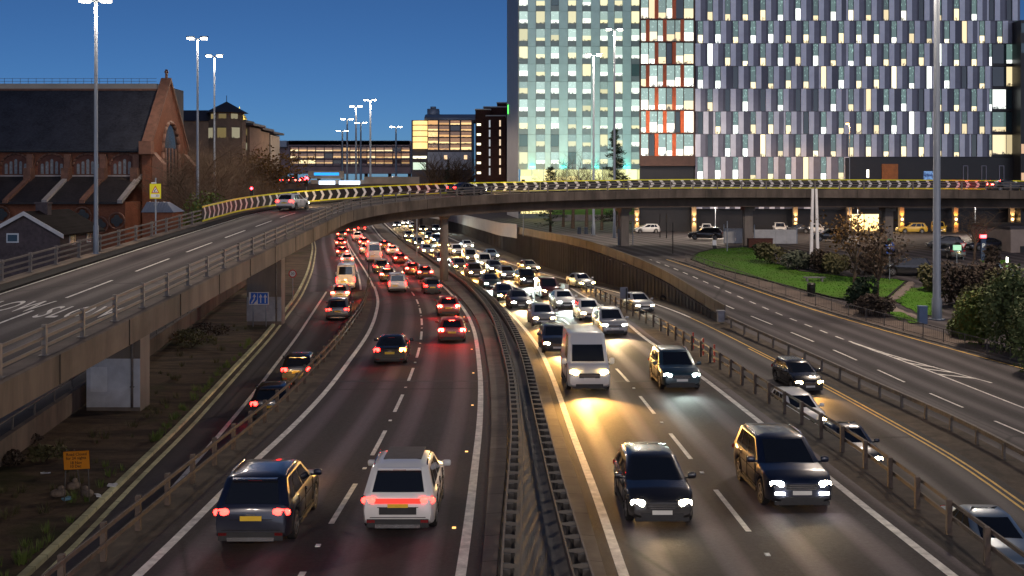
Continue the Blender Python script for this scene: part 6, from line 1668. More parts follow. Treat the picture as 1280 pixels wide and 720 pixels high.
for k, (px, py, lab) in enumerate(((73, 617, 'pale sandbag left of the orange sign legs'), (92, 608, 'brownish sandbag behind the orange sign legs'), (109, 617, 'pale sandbag slumped at the right orange sign leg'))):
    x_, y_ = solve(px, py, D_GRD); q = MB(); superq(0, 0, .13, .26, .17, .13, q, e=.7, nu=12, nv=8); superq(.08, .03, .28, .10, .09, .1, q, e=.8)
    o = q.build('sandbag', M_BAG, sharp=60); o.location = (x_, y_, EYE-11.03); o.rotation_euler = (0, 0, k*1.2); tag(o, lab, 'sandbag', 'sandbags round the road closed sign')
for k, (px, py, lab, m_) in enumerate(((140, 605, 'white scrap of litter beside the left kerb', SW), (83, 622, 'pale blue scrap of litter between the sandbags', pm('litter_blue', (.15,.3,.4), .6)), (123, 618, 'small pale litter scrap right of the sandbags', SW), (57, 590, 'tiny pale litter scrap near the dark tufts', SW))):
    x_, y_ = solve(px, py, D_GRD); q = MB(); q.box((0, 0, .04), (.3, .16, .05)); q.box((.1, .05, .07), (.14, .12, .03), 0, .6); o = q.build('litter', m_); o.location = (x_, y_, EYE-11.0); o.rotation_euler = (.2, .1, k); tag(o, lab, 'litter', 'litter on the left verge')
# yellow warning sign on the flyover's left edge
p, _ = rp(70.5, -4.85); t = post_thing('warning_sign', 'yellow warning sign with red triangle on a post at the flyover edge', 'sign', p.x, p.y, p.z+.1, 3.9, .05)
cx, cy, cz = p.x, p.y-.07, p.z+3.1
q = MB(); q.box((cx, cy, cz), (.76, .03, 1.0)); under(q.build('sign_plate', SY), t)
q = MB(); xz(q, cx, cy-.02, cz, [(-.27, -.12), (.27, -.12), (0, .38)]); under(q.build('red_triangle', SR), t)
q = MB(); xz(q, cx, cy-.026, cz, [(-.19, -.075), (.19, -.075), (0, .28)]); q2 = q; under(q.build('white_triangle', SW), t)
q = MB(); xz(q, cx, cy-.032, cz, [(-.09, -.05), (-.03, -.05), (.0, .06), (.06, .12), (.03, .16), (-.05, .08)]); xz(q, cx, cy-.032, cz, [(.02, -.05), (.1, -.05), (.06, .02)]); under(q.build('symbol', SK), t)
q = MB(); xz(q, cx, cy-.02, cz, [(-.3, -.42), (.3, -.42), (.3, -.2), (-.3, -.2)]); under(q.build('sub_plate', SW), t)
o = textmesh('30', .2, 'sub_plate_lettering', SK, None, (cx+.12, cy-.03, cz-.31), (R(90), 0, 0)); under(o, t)
q = MB(); q.box((cx-.1, cy-.02, cz+.56), (.34, .06, .07)); under(q.build('sign_light', SW), t)
# blue parking signs
x, y = solve(1112, 352, D_FRO); t = post_thing('parking_sign', 'round blue parking sign on a post in front of the bridge pier', 'sign', x, y, EYE-D_FRO(y), wz(300, y)-EYE+D_FRO(y))
q = MB(); q.tube([(x, y-.06, wz(308, y)), (x, y-.1, wz(308, y))], .46, 24, smooth=False); q.box((x, y-.08, wz(314, y)), (.62, .04, .4)); under(q.build('sign_plate', SB), t)
under(textmesh('P', .62, 'sign_letter', SW, None, (x, y-.13, wz(308, y)), (R(90), 0, 0), bold=.02), t)
q = MB(); q.box((x, y-.08, wz(301, y)), (.4, .04, .4)); under(q.build('upper_plate', pm('sign_green', (.05,.2,.12), .5)), t)
x, y = solve(1229, 327, D_FRO); t = thing_at('parking_totem', 'dark blue parking totem with white P under a red light', 'sign', (x, y, EYE-D_FRO(y)))
q = MB(); q.box((x, y, EYE-D_FRO(y)+1.25), (.5, .25, 2.5)); under(q.build('body', pm('totem_blue', (.015,.03,.08), .4, var=.05)), t)
under(textmesh('P', .6, 'sign_letter', SW, None, (x-.02, y-.135, wz(307, y)), (R(90), 0, 0), bold=.02), t)
q = MB(); q.box((x, y, EYE-D_FRO(y)+2.68), (.62, .2, .32)); under(q.build('red_lamp', em('red_lamp_glow', (1, .02, .03), 7)), t)
x, y = solve(1196, 331, D_FRO); t = post_thing('green_sign', 'small green backlit panel on a post by the dark parked cars', 'sign', x, y, EYE-D_FRO(y), 1.9); q = MB(); q.box((x, y-.08, wz(309.5, y)), (.85, .06, .55)); under(q.build('sign_face', em('green_panel_glow', (.03, .6, .22), .5)), t)
x, y = solve(1204, 326, D_FRO); t = post_thing('give_way_sign', 'white and red give way triangle at the car park exit', 'sign', x, y, EYE-D_FRO(y), 2.0, .03); q = MB(); xz(q, x, y-.06, wz(307, y), [(0, -.32), (.36, .28), (-.36, .28)]); under(q.build('sign_plate', SR), t); q = MB(); xz(q, x, y-.07, wz(307, y)+.02, [(0, -.2), (.22, .2), (-.22, .2)]); under(q.build('sign_centre', SW), t)
# signals
def signal(px, py, Z, zb_, label, col, name='traffic_signal', h=1.0, lens=.14):
    x = wx(px, Z); z = wz(py, Z); t = post_thing(name, label, 'traffic light', x, Z, zb_, z-zb_-.2, .06); sc = Z/110
    q = MB(); q.box((x, Z-.05, z-.02), (.36*sc, .25, 1.0*sc)); under(q.build('signal_box', SK), t)
    for k, dz in enumerate((.3, 0, -.3)):
        lit = (col == 'red' and k == 0) or (col == 'green' and k == 2)
        q = MB(); q.tube([(x, Z-.2, z+dz*sc), (x, Z-.24, z+dz*sc)], lens*sc, 12); under(q.build('signal_lens', em('signal_'+col, (1,.02,.03) if col == 'red' else (.02,1,.55), 16) if lit else SK), t)
    return t
signal(315, 239, 118, GZL, 'red traffic light left of the chevron boards among the bare trees', 'red')
signal(383, 227, 205, EYE-11.5, 'large red traffic light before the far overpass signs', 'red', lens=.24)
signal(654, 230, 150, EYE-8.1, 'green traffic light seen just under the chevron boards', 'green')
x, y = solve(722, 343, D_RSL); t = post_thing('red_beacon', 'red lamp on a short post before the ribbed retaining wall', 'lamp', x, y, EYE-D_RSL(y), 1.8, .06, M_RUST); q = MB(); q.box((x, y-.05, EYE-D_RSL(y)+2.0), (.24, .14, .42)); under(q.build('lens', em('beacon_red', (1, .02, .03), 9)), t)
# mast in the central reserve, sign backs at the noses
x, y = solve(521, 321, D_MOT); t = post_thing('reserve_mast', 'thin pale mast standing in the central reserve under the flyover', 'mast', x, y, EYE-D_MOT(y), 6.5, .09)
x, y = solve(461, 361, D_MOT); t = post_thing('nose_marker', 'thin dark post with a box foot where the left slip road joins', 'post', x, y, EYE-D_MOT(y), 3.0, .05, SK); q = MB(); q.box((x, y, EYE-D_MOT(y)+.5), (.3, .3, .9)); under(q.build('foot_box', M_BLOCK), t)
x, y = solve(783, 389, D_MOT); t = post_thing('sign_back', 'grey sign seen from behind on the right barrier line', 'sign', x, y, EYE-D_MOT(y), 1.9, .05, SK); q = MB(); q.box((x-.2, y+.08, EYE-D_MOT(y)+1.5), (.62, .03, .95)); under(q.build('sign_plate', pm('sign_back_grey', (.14,.15,.18), .6, var=.1)), t)
x, y = solve(705, 362, D_MOT); q = MB(); q.box((0, 0, .35), (.4, 1.6, .5)); q.box((0, .9, .3), (.3, .5, .4)); o = q.build('barrier_terminal', pm('terminal_white', (.5,.48,.42), .6, co='Pos')); o.location = (x, y, EYE-D_MOT(y)); o.rotation_euler = (0, 0, .3); tag(o, 'pale barrier end terminal where the right slip road splits', 'barrier end')
x, y = solve(828, 375, D_RSL); q = MB(); q.ring([[Vector((r_*math.cos(a), r_*math.sin(a), z)) for a in np.linspace(0, 2*math.pi, 16, endpoint=False)] for r_, z in ((.18, .05), (.3, 0), (.34, .1), (.3, .2), (.18, .16))], 0, True, False); o = q.build('loose_tyre', RUB); o.location = (x, y, EYE-D_RSL(y)+.1); o.rotation_euler = (R(60), 0, .5); tag(o, 'loose black tyre lying on the slip road verge by the wall end', 'tyre')
MK = pm('marker_red', (.4,.05,.03), .5, var=.1)
for k, (px, py) in enumerate(((874, 444), (889, 453), (861, 436))):
    x, y = solve(px, py, D_MOT); q = MB(); q.box((0, 0, .5), (.1, .1, 1.0)); q.box((0, -.055, .8), (.08, .015, .2)); o = q.build('marker_post', MK); o.location = (brx(y)+.28, y, EYE-D_MOT(y)); tag(o, ('middle one of three red marker posts behind the right barrier', 'nearest of three red marker posts behind the right barrier', 'furthest of three red marker posts behind the right barrier')[k], 'marker post', 'red marker posts')
# garden furniture on the right
x, y = solve(1014, 372, D_FRO); q = MB(); q.tube([(0, 0, 0), (0, 0, 1.0), (0, 0, 1.05), (0, 0, 1.2)], [.34, .36, .4, .3], 14); q.box((0, -.36, .85), (.3, .04, .16)); o = q.build('litter_bin', pm('bin_black', (.015,.017,.016), .5, var=.1), sharp=40); o.location = (x, y, EYE-D_FRO(y)+.1); tag(o, 'round black litter bin on the lawn edge', 'bin')
x, y = solve(1018, 354, D_FRO); t = thing_at('bench', 'low grey slab bench on the lawn behind the bin', 'bench', (x, y, EYE-D_FRO(y)+.1)); q = MB(); q.box((x, y, EYE-D_FRO(y)+.55), (2.0, .45, .1)); under(q.build('seat', pm('bench_grey', (.14,.14,.15), .8, var=.1)), t)
for s in (-.7, .7): q = MB(); q.box((x+s, y, EYE-D_FRO(y)+.3), (.14, .4, .42)); under(q.build('leg', MATS['bench_grey']), t)
x, y = solve(1153, 406, D_FRO); q = MB(); q.box((0, 0, .65), (.62, .45, 1.3)); q.box((0, 0, 1.33), (.68, .5, .06)); q.box((0, -.23, .65), (.03, .02, 1.1)); o = q.build('control_cabinet', pm('cabinet_blue', (.13,.19,.30), .5, var=.1, co='Pos')); o.location = (x, y, EYE-D_FRO(y)+.1); tag(o, 'pale blue control cabinet at the foot of the right mast', 'cabinet')
x, y = solve(1018, 322, D_FRO); t = thing_at('obelisk', 'slender white twin-fin obelisk rising from the shrubs', 'obelisk', (x, y, EYE-D_FRO(y)))
zt_ = wz(236, y)
for s in (-1, 1):
    q = MB(); z0 = EYE-D_FRO(y); q.hexa([(x+s*.36-.16, y-.15, z0), (x+s*.36+.16, y-.15, z0), (x+s*.36+.16, y+.15, z0), (x+s*.36-.16, y+.15, z0), (x+s*.19-.12, y-.12, zt_), (x+s*.19+.12, y-.12, zt_), (x+s*.19+.12, y+.12, zt_), (x+s*.19-.12, y+.12, zt_)]); under(q.build('fin', pm('obelisk_white', (.72,.70,.68), .5, var=.05, co='Pos')), t)
HW = pm('hoarding_white', (.5,.5,.5), .7, var=.12, scale=.6, co='Pos', dirt=.5)
t = thing_at('site_hoarding', 'white site hoarding in two runs beside the bridge pier', 'hoarding', (wx(945, 126), 126, EYE-8))
for a, c, ty, by, Zz in ((905, 934, 285.5, 305, 131.5), (943, 996, 287, 306.5, 130.5)):
    n = 4 if c-a > 40 else 2
    for k in range(n):
        u, v_ = wx(a+(c-a)*k/n, Zz), wx(a+(c-a)*(k+1)/n, Zz); q = MB(); q.box(((u+v_)/2, Zz, (wz(ty, Zz)+EYE-8.0)/2), (v_-u-.03, .06, wz(ty, Zz)-EYE+8.0)); under(q.build('hoarding_panel', HW), t)
    for px in (a, c): q = MB(); q.box((wx(px, Zz), Zz, EYE-6.9), (.12, .12, 2.6)); under(q.build('hoarding_post', M_POLE), t)
x, y = solve(950, 309, D_FRO); q = MB(); q.box((0, 0, .5), (2.9, .8, 1.0)); q.box((0, 0, 1.03), (3.0, .9, .08)); o = q.build('planter_wall', brick('planter_brick', (.13,.05,.035), (.1,.04,.03), (.1,.08,.07), 4)); o.location = (x, y, EYE-D_FRO(y)); tag(o, 'low brown brick planter wall in front of the hoarding', 'planter')
x, y = solve(893, 312, D_FRO); t = thing_at('keep_left_bollard', 'white-topped black traffic bollard at the junction', 'bollard', (x, y, EYE-D_FRO(y))); q = MB(); q.box((x, y, EYE-D_FRO(y)+.25), (.45, .25, .5)); under(q.build('base', SK), t); q = MB(); q.box((x, y, EYE-D_FRO(y)+.82), (.42, .22, .62)); under(q.build('body', SW), t)
for k, (px, py) in enumerate(((1259, 334), (1239, 330))):
    x, y = solve(px, py, D_FRO); t = post_thing('bollard_light', ('white lit bollard on the right of the small lawn', 'dim pale bollard on the left of the small lawn')[k], 'bollard', x, y, EYE-D_FRO(y), .5, .09); q = MB(); q.tube([(x, y, EYE-D_FRO(y)+.5), (x, y, EYE-D_FRO(y)+1.0)], .1, 10); under(q.build('lens', em('bollard_glow', (.95, 1, .85), 5 if k == 0 else 1)), t)
    if k == 0:
        l = bpy.data.objects.new('bollard_lamp', bpy.data.lights.new('bollard_lamp', 'POINT')); COL.objects.link(l); l.data.energy = 60; l.data.color = (.95, 1, .7); l.location = (x, y-.15, EYE-D_FRO(y)+1.1); l.data.shadow_soft_size = .1
# bins and posts by the junction, under the bridge
GB = 'dark wheeled bins by the white wall'
for k, px in enumerate((724, 732.5, 741)):
    x, y = solve(px, 284, D_FRO); y = min(y, 160); x = wx(px, y); q = MB(); q.box((0, 0, .5), (.55, .6, 1.0)); q.box((0, 0, 1.03), (.6, .66, .07)); q.box((0, .33, .95), (.5, .08, .06)); o = q.build('wheeled_bin', pm('bin_dark_blue', (.02,.028,.045), .5, var=.1)); o.location = (x, y, EYE-D_FRO(y)); tag(o, ('dark wheeled bin furthest left by the pale low wall', 'middle dark wheeled bin by the pale low wall', 'right-hand dark wheeled bin nearest the bridge pier')[k], 'bin', GB)
for k, (px, py, h) in enumerate(((825, 297, 3.2), (833, 298, 3.4), (841, 317, 3.5), (909, 316, 3.6), (791, 306, 3.0))):
    x, y = solve(px, py, D_FRO); post_thing('street_post', ('thin dark post left of the junction', 'taller thin dark post next to the junction lawn', 'dark post with round head on the junction corner', 'thin pale post in front of the hoarding', 'thin post beside the blue grey bridge pier')[k], 'post', x, y, EYE-D_FRO(y), h, .06, SK if k < 3 else M_POLE)
# beige building corner at the right frame edge
Ze = 118.0; t = thing_at('gatehouse', 'beige rendered building corner with dark doorway at the right frame edge', 'building', (wx(1290, Ze), Ze+4, EYE-8.2)); q = MB(); q.box(((wx(1263.5, Ze)+wx(1400, Ze))/2, Ze+5, (EYE-8.3+wz(285, Ze))/2), (wx(1400, Ze)-wx(1263.5, Ze), 10, wz(285, Ze)-EYE+8.3)); under(q.build('wall', pm('beige_render', (.24,.2,.18), .85, var=.1, scale=.5, co='Pos', dirt=.3)), t)
q = MB(); q.box((wx(1278, Ze), Ze-.02, wz(322, Ze)), (.5, .1, 2.6)); under(q.build('doorway', SK), t); q = MB(); q.box(((wx(1263, Ze)+wx(1400, Ze))/2, Ze+5, wz(284, Ze)), (wx(1400, Ze)-wx(1263, Ze)+.3, 10.4, .25)); under(q.build('roof', DRF), t)

# ------------------------------------------------------------------ trees, shrubs, lawns
BARK = pm('bark_brown', (.075,.052,.038), .95, var=.3, scale=3, bump=.6, co='Pos'); TWIG = pm('twig_brown', (.10,.066,.042), .9, var=.3, scale=1, co='Pos')
def leafmat(name, col, var=.45):
    if name in MATS: return MATS[name]
    t = NT(name); pos = t.new('ShaderNodeNewGeometry').outputs['Position']
    n = t.noise(pos, 1.1, 4, .7); n2 = t.noise(pos, 7, 3, .6)
    c = t.mix(n, tuple(x*(1-var) for x in col), tuple(x*(1+var) for x in col)); c = t.mix(t.math('MULTIPLY', n2, .4), c, tuple(min(1, x*1.8) for x in col))
    t.link(c, t.b.inputs['Base Color']); setp(t.b, Roughness=.75, Specular_IOR_Level=.25, Subsurface_Weight=0.0); MATS[name] = t.m; return t.m
L_GRN = leafmat('leaf_green', (.085,.11,.04)); L_BRN = leafmat('leaf_brown', (.042,.031,.024)); L_SIL = leafmat('leaf_grey_green', (.075,.085,.06)); L_ORG = leafmat('leaf_amber', (.10,.055,.016)); L_YEL = leafmat('leaf_yellow_green', (.12,.11,.02)); L_CON = leafmat('needle_dark', (.018,.032,.016)); L_OLV = leafmat('leaf_olive', (.085,.08,.038)); L_LIT = leafmat('leaf_fresh_green', (.10,.14,.035))
def branch(mb, p, d, L, r, depth, rg, spread, tips, up=.12):
    segs = 3 if depth > 1 else 2; pts = [p]; q = p
    for k in range(segs):
        d = (d+Vector((rg.gauss(0, .12), rg.gauss(0, .12), rg.gauss(up*.4, .08)))).normalized(); q = q+d*L/segs; pts.append(q)
    mb.tube(pts, [r*(1-.55*i/segs) for i in range(segs+1)], 3 if depth < 3 else 6, cap=False)
    if depth == 0: tips.append(q); return
    n = 3 if depth > 1 else 4
    for k in range(n+rg.randint(0, 1)):
        i = rg.randint(1, segs); a = rg.uniform(0, 2*math.pi)
        side = Vector((math.cos(a), math.sin(a), rg.uniform(-.1, .5))).normalized()
        branch(mb, pts[i], (d*(1-spread)+side*spread).normalized(), L*rg.uniform(.58, .8), r*.5, depth-1, rg, spread, tips, up)
def bare_tree(name, label, x, y, z, h, seed, group=None, depth=4, spread=.55, leaves=None, nleaf=0, lsize=.12, trunk=.3, lean=0.0, tw=1.0):
    rg = random.Random(seed); t = thing(name, label, 'tree', (x, y, z), 0, group)
    tr = MB(); tr.tube([(0, 0, -.2), (.05, 0, h*trunk*.5), (.1+lean, 0, h*trunk)], [h*.026, h*.02, h*.016], 8); tr.build('trunk', BARK, t, sharp=60)
    mb = MB(); tips = []
    for k in range(5):
        a = k*1.256+rg.uniform(-.3, .3); branch(mb, Vector((.1+lean, 0, h*trunk*(.85+.04*k))), Vector((math.cos(a)*.6, math.sin(a)*.6, 1)).normalized(), h*.30, h*.012*tw, depth, rg, spread, tips)
    mb.build('crown', TWIG, t)
    if leaves:
        lm = MB()
        for k in range(nleaf):
            c = rg.choice(tips)+Vector((rg.gauss(0, .35), rg.gauss(0, .35), rg.gauss(-.1, .35))); u = Vector((rg.gauss(0, 1), rg.gauss(0, 1), rg.gauss(0, 1))).normalized(); v_ = u.cross(Vector((rg.gauss(0, 1), rg.gauss(0, 1), 1))).normalized(); s = lsize*rg.uniform(.6, 1.4)
            lm.quad(c-u*s-v_*s*.6, c+u*s-v_*s*.6, c+u*s*.6+v_*s*.8, c-u*s*.6+v_*s*.8)
        lm.build('foliage', leaves, t)
    return t
def copy_tree_to(src, x, y, z, rz, sc, label, group):
    c, _ = copy_tree(src, capture(src)); c.location = (x, y, z); c.rotation_euler = (0, 0, rz); c.scale = (sc, sc, sc); c['label'] = label; return c
GT = 'bare brown trees beside the church'
t1 = bare_tree('bare_tree', 'bare brown tree nearest the church gable', wx(236, 122), 122, GZL, 15.5, 3, GT, 5, .6)
t2 = bare_tree('bare_tree', 'broad bare brown tree in front of the turret', wx(272, 150), 150, GZL, 18.5, 11, GT, 5, .6)
copy_tree_to(t1, wx(222, 140), 142, GZL, 2.0, 1.2, 'bare tree close behind the church gable end', GT)
copy_tree_to(t2, wx(300, 128), 128, GZL, 1.2, .72, 'lower bare tree right of the turret trees', GT)
copy_tree_to(t1, wx(255, 112), 112, GZL, 4.0, .8, 'small bare tree behind the flyover chevron boards', GT)
copy_tree_to(t2, wx(246, 170), 170, GZL, 3.0, 1.05, 'bare tree with yellowish top left of the turret', GT)
copy_tree_to(t1, wx(322, 165), 165, GZL, .7, .85, 'bare tree in front of the stepped terrace', GT)
copy_tree_to(t2, wx(286, 178), 178, GZL, 5.0, 1.0, 'tall bare tree hiding the foot of the turret', GT)
t3 = bare_tree('autumn_tree', 'orange-brown leafy tree beside the terrace above the chevron boards', wx(336, 185), 185, GZL, 18, 5, None, 4, .55, L_ORG, 2600, .2)
def shrub(name, label, cat, x, y, z, rx, ry, rz, n, size, mat_, seed, group=None, lumps=6, stems=6, extra=None):
    rg = random.Random(seed); t = thing(name, label, cat, (x, y, z), 0, group)
    cs = [(Vector((rg.uniform(-.55, .55)*rx, rg.uniform(-.55, .55)*ry, rg.uniform(.35, .72)*rz)), rg.uniform(.42, .62)) for _ in range(lumps)]
    lm = MB(); le = MB()
    for k in range(n):
        c, f = rg.choice(cs); d = Vector((rg.gauss(0, 1), rg.gauss(0, 1), rg.gauss(.15, 1))).normalized(); rr = rg.uniform(.55, 1.05)**.6
        p_ = c+Vector((d.x*rx*f, d.y*ry*f, d.z*rz*f*.8))*rr
        if p_.z < .03: p_.z = rg.uniform(.03, .3)
        u = Vector((rg.gauss(0, 1), rg.gauss(0, 1), rg.gauss(0, .6))).normalized(); v_ = (d*.6+u.cross(d)).normalized(); s = size*rg.uniform(.5, 1.4)
        tgt = le if (extra and rg.random() < extra[1] and p_.z > rz*.35) else lm
        tgt.quad(p_-u*s*.5, p_+v_*s*.5-u*s*.1, p_+u*s*.6+v_*s*.3, p_+u*s*.2-v_*s*.45)
    lm.build('foliage', mat_, t)
    if le.f: le.build('bright_foliage', extra[0], t)
    st = MB()
    for k in range(stems):
        a = rg.uniform(0, 6.28); st.tube([(0, 0, -.05), (math.cos(a)*rx*.3, math.sin(a)*ry*.3, rz*.4), (math.cos(a)*rx*.6, math.sin(a)*ry*.6, rz*.8)], [.04, .025, .012], 4)
    st.build('stems', BARK, t); return t
shrub('bush', 'yellow-green bush just left of the chevron boards', 'bush', wx(275, 104), 104, EYE-7.5, 3.6, 2, 5.6, 2600, .3, L_LIT, 4, extra=(L_YEL, .4))
def shr(px, py, wpx, hpx, mat_, label, seed, n=1400, size=.26, name='shrub', ry=None, extra=None, lumps=6, dz=0.0):
    x, y = solve(px, py, D_FRO); s = y/F; return shrub(name, label, 'shrub', x, y+wpx*s*.2, EYE-D_FRO(y)+.1+dz, wpx*s/2, ry or wpx*s*.35, hpx*s, n, size, mat_, seed, 'shrubs in the gardens on the right', lumps, extra=extra)
shr(966, 333, 44, 26, L_OLV, 'olive green rounded shrub at the left end of the shrubbery', 1); shr(998, 340, 42, 24, L_SIL, 'silvery grey-green shrub beside the obelisk', 2); shr(1028, 342, 36, 26, L_BRN, 'dark brown shrub right of the silvery one', 3); shr(1050, 345, 40, 24, L_OLV, 'dull green shrub at the foot of the autumn tree', 4); shr(1090, 346, 50, 28, L_BRN, 'brown shrub behind the lamp post right of the autumn tree', 5)
shr(958, 315, 30, 8, L_CON, 'low dark hedge in front of the brown planter', 6, 700); shr(1078, 388, 40, 40, L_CON, 'dark upright shrub in front of the garden lawn', 7, 1500); shr(1103, 398, 60, 26, L_BRN, 'low dark brown shrub behind the kerb railing', 8, 1500)
shr(1170, 368, 40, 36, L_OLV, 'green mound shrub immediately left of the right mast', 9, 1500); shr(1205, 388, 74, 56, L_BRN, 'large brown mound shrub right of the mast', 10, 3200, .22, lumps=9); shr(1248, 380, 60, 52, L_BRN, 'brown mound shrub hiding the blue saloon', 12, 2400, .22, lumps=8); shr(1222, 402, 44, 40, L_OLV, 'dark olive mound below the brown shrubs', 13, 1500); shr(1246, 340, 26, 30, L_BRN, 'small brown shrub next to the gatehouse', 14, 900)
shr(1196, 425, 60, 24, L_GRN, 'low green shrub at the left tip of the ivy bank', 15, 2200, .2); shr(1232, 436, 70, 62, L_LIT, 'yellow-flecked green shrub on the ivy bank', 16, 4200, .2, extra=(L_YEL, .3), lumps=10); shr(1275, 448, 80, 100, L_GRN, 'tall green shrub of the ivy bank cut by the frame edge', 17, 5200, .22, lumps=12); shr(1320, 470, 110, 90, L_GRN, 'big green shrub at the lower right frame edge', 18, 3500, .22, lumps=10); shr(1262, 400, 60, 60, L_OLV, 'olive shrub climbing behind the ivy bank', 19, 2600, .22, lumps=8)
x, y = solve(1068, 356, D_FRO); bare_tree('autumn_tree', 'amber-leaved young tree in the shrubbery before the lit entrance', x, y, EYE-D_FRO(y)+.05, 100*y/F, 21, None, 4, .5, L_ORG, 560, .12, .28)
x, y = solve(1096, 384, D_FRO); bare_tree('bare_tree', 'dark bare tree right of the round parking sign', x, y, EYE-D_FRO(y)+.05, 105*y/F, 22, 'bare trees in the car park', 4, .62, L_BRN, 700, .12, .35)
x, y = solve(1218, 326, D_FRO); bare_tree('bare_tree', 'spreading bare tree beside the parking totem', x, y, EYE-D_FRO(y), 78*y/F, 23, 'bare trees in the car park', 4, .7, None, 0, .1, .3)
for k, (px, Z, hh) in enumerate(((716, 185, 14.5), (733, 180, 13.5), (704, 190, 12), (752, 178, 12))):
    bare_tree('bare_tree', ('slender bare tree left of the twin lamp columns', 'bare tree between the two lamp columns', 'thin bare tree nearest the small conifer', 'bare tree behind the shorter lamp column')[k], wx(px, Z), Z, EYE-8.4, hh, 30+k, 'bare trees before the teal tower', 4, .5, tw=.8)
def conifer(name, label, x, y, z, h, r_, n, seed, flat=.25):
    rg = random.Random(seed); t = thing(name, label, 'tree', (x, y, z)); q = MB(); q.tube([(0, 0, -.1), (0, 0, h*.97)], [h*.02, .03], 8); q.build('trunk', BARK, t)
    lm = MB(); br_ = MB(); nb = int(h*5)
    for k in range(nb):
        f = k/nb; zz = h*(.10+.88*f); L = r_*(1-f)**.75*rg.uniform(.55, 1.15)+.15; a = rg.uniform(0, 6.283); d = Vector((math.cos(a), math.sin(a), rg.uniform(-.12, .22)))
        br_.tube([(0, 0, zz), d*L+Vector((0, 0, zz))], [.05, .015], 3)
        for j in range(int(n/nb)):
            u = rg.uniform(.15, 1.05); p_ = Vector((0, 0, zz))+d*L*u+Vector((rg.gauss(0, .18), rg.gauss(0, .18), rg.gauss(0, .14))); s = rg.uniform(.15, .34)
            e = (d+Vector((rg.gauss(0, .5), rg.gauss(0, .5), rg.gauss(0, .3)))).normalized(); g = e.cross(Vector((rg.gauss(0, .4), rg.gauss(0, .4), 1))).normalized()
            lm.quad(p_-e*s-g*s*.3, p_-g*s*.1+e*s, p_+e*s+g*s*.2, p_+g*s*.35-e*s*.4)
    lm.build('crown', L_CON, t); br_.build('branches', BARK, t); return t
conifer('conifer', 'tall dark ragged conifer behind the lamp column before the teal tower', wx(769, 165), 165, EYE-8.3, wz(159, 165)-EYE+8.3, 3.4, 4200, 2)
conifer('conifer', 'small dark spreading conifer low in front of the teal tower', wx(688, 170), 170, EYE-8.4, wz(207, 170)-EYE+8.4, 3.2, 1800, 3)
conifer('conifer', 'dark dense conifer among bare trees before the glazed office', wx(560, 320), 320, EYE-11, wz(198, 320)-EYE+11, 2.6, 1200, 4)
for k, px in enumerate((545, 552, 570, 577)):
    bare_tree('bare_tree', ('leftmost bare tree before the glazed office', 'second bare tree from the left before the glazed office', 'bare tree just right of the dense far conifer', 'rightmost bare tree before the glazed office')[k], wx(px, 325), 325, EYE-11, wz(183+4*(k % 2), 325)-EYE+11, 40+k, 'bare trees before the glazed office', 3, .5, tw=1.6)
# lawns: grids clipped to surveyed outlines
def inside(p, poly):
    c = False; n = len(poly)
    for i in range(n):
        a, b_ = poly[i], poly[(i+1) % n]
        if (a[1] > p[1]) != (b_[1] > p[1]) and p[0] < (b_[0]-a[0])*(p[1]-a[1])/(b_[1]-a[1])+a[0]: c = not c
    return c
def patch(name, pxs, D, lift, mat_, step=.45, jit=.03, kind='stuff', edge=None):
    poly = [solve(a, b_, D) for a, b_ in pxs]; xs = [p[0] for p in poly]; ys = [p[1] for p in poly]; mb = MB(); idx = {}
    nx, ny = int((max(xs)-min(xs))/step)+1, int((max(ys)-min(ys))/step)+1
    rg = random.Random(5)
    def vtx(i, j):
        if (i, j) not in idx:
            x, y = min(xs)+i*step, min(ys)+j*step; idx[(i, j)] = mb.add([(x+rg.uniform(-.1, .1), y+rg.uniform(-.1, .1), EYE-D(y)+lift+rg.uniform(0, jit))])
        return idx[(i, j)]
    for i in range(nx):
        for j in range(ny):
            if inside((min(xs)+(i+.5)*step, min(ys)+(j+.5)*step), poly): mb.face((vtx(i, j), vtx(i+1, j), vtx(i+1, j+1), vtx(i, j+1)), 0, None, True)
    if kind == 'stuff':
        cells = [f for f in mb.f]
        for k in range(min(14000, len(cells)*5)):
            f = rg.choice(cells); c = (Vector(mb.v[f[0]])+Vector(mb.v[f[2]]))/2+Vector((rg.uniform(-.24, .24), rg.uniform(-.24, .24), -.01)); a = rg.uniform(0, 6.28); w_ = Vector((math.cos(a), math.sin(a), 0))*.05; h_ = rg.uniform(.03, .10)
            i = mb.add([c-w_, c+w_, c+Vector((rg.uniform(-.06, .06), rg.uniform(-.06, .06), h_))]); mb.face((i, i+1, i+2), 0)
    o = tag(mb.build(name, mat_), kind=kind)
    if edge:
        q = MB(); pts = [(x, y, EYE-D(y)+lift-.02) for x, y in poly]; q.beam(pts+[pts[0]], .2, .16); tag(q.build(edge, M_KERB), kind='structure')
    return o
patch('lawn', [(864,326),(872,318),(892,313),(930,311),(952,314),(966,330),(1000,341),(1060,348),(1120,351),(1133,354),(1120,365),(1108,376),(1104,385),(1040,374),(990,361),(940,348),(890,336)], D_FRO, .16, M_GRASS, edge='lawn_kerb')
patch('lawn', [(1120,378),(1140,362),(1172,360),(1176,395),(1160,398),(1138,389)], D_FRO, .16, M_GRASS)
patch('lawn', [(1107,392),(1125,392),(1150,402),(1150,408),(1120,400)], D_FRO, .16, M_GRASS)
patch('garden_path', [(1104,377),(1118,364),(1134,353),(1143,355),(1138,365),(1116,380),(1125,390),(1160,400),(1150,402),(1112,390)], D_FRO, .14, pm('path_paving', (.16,.13,.115), .85, var=.2, scale=1, co='Pos'), .35, .01, 'structure')
patch('lawn', [(1228,327),(1263,327),(1263,345),(1240,345)], D_FRO, .16, M_GRASS)
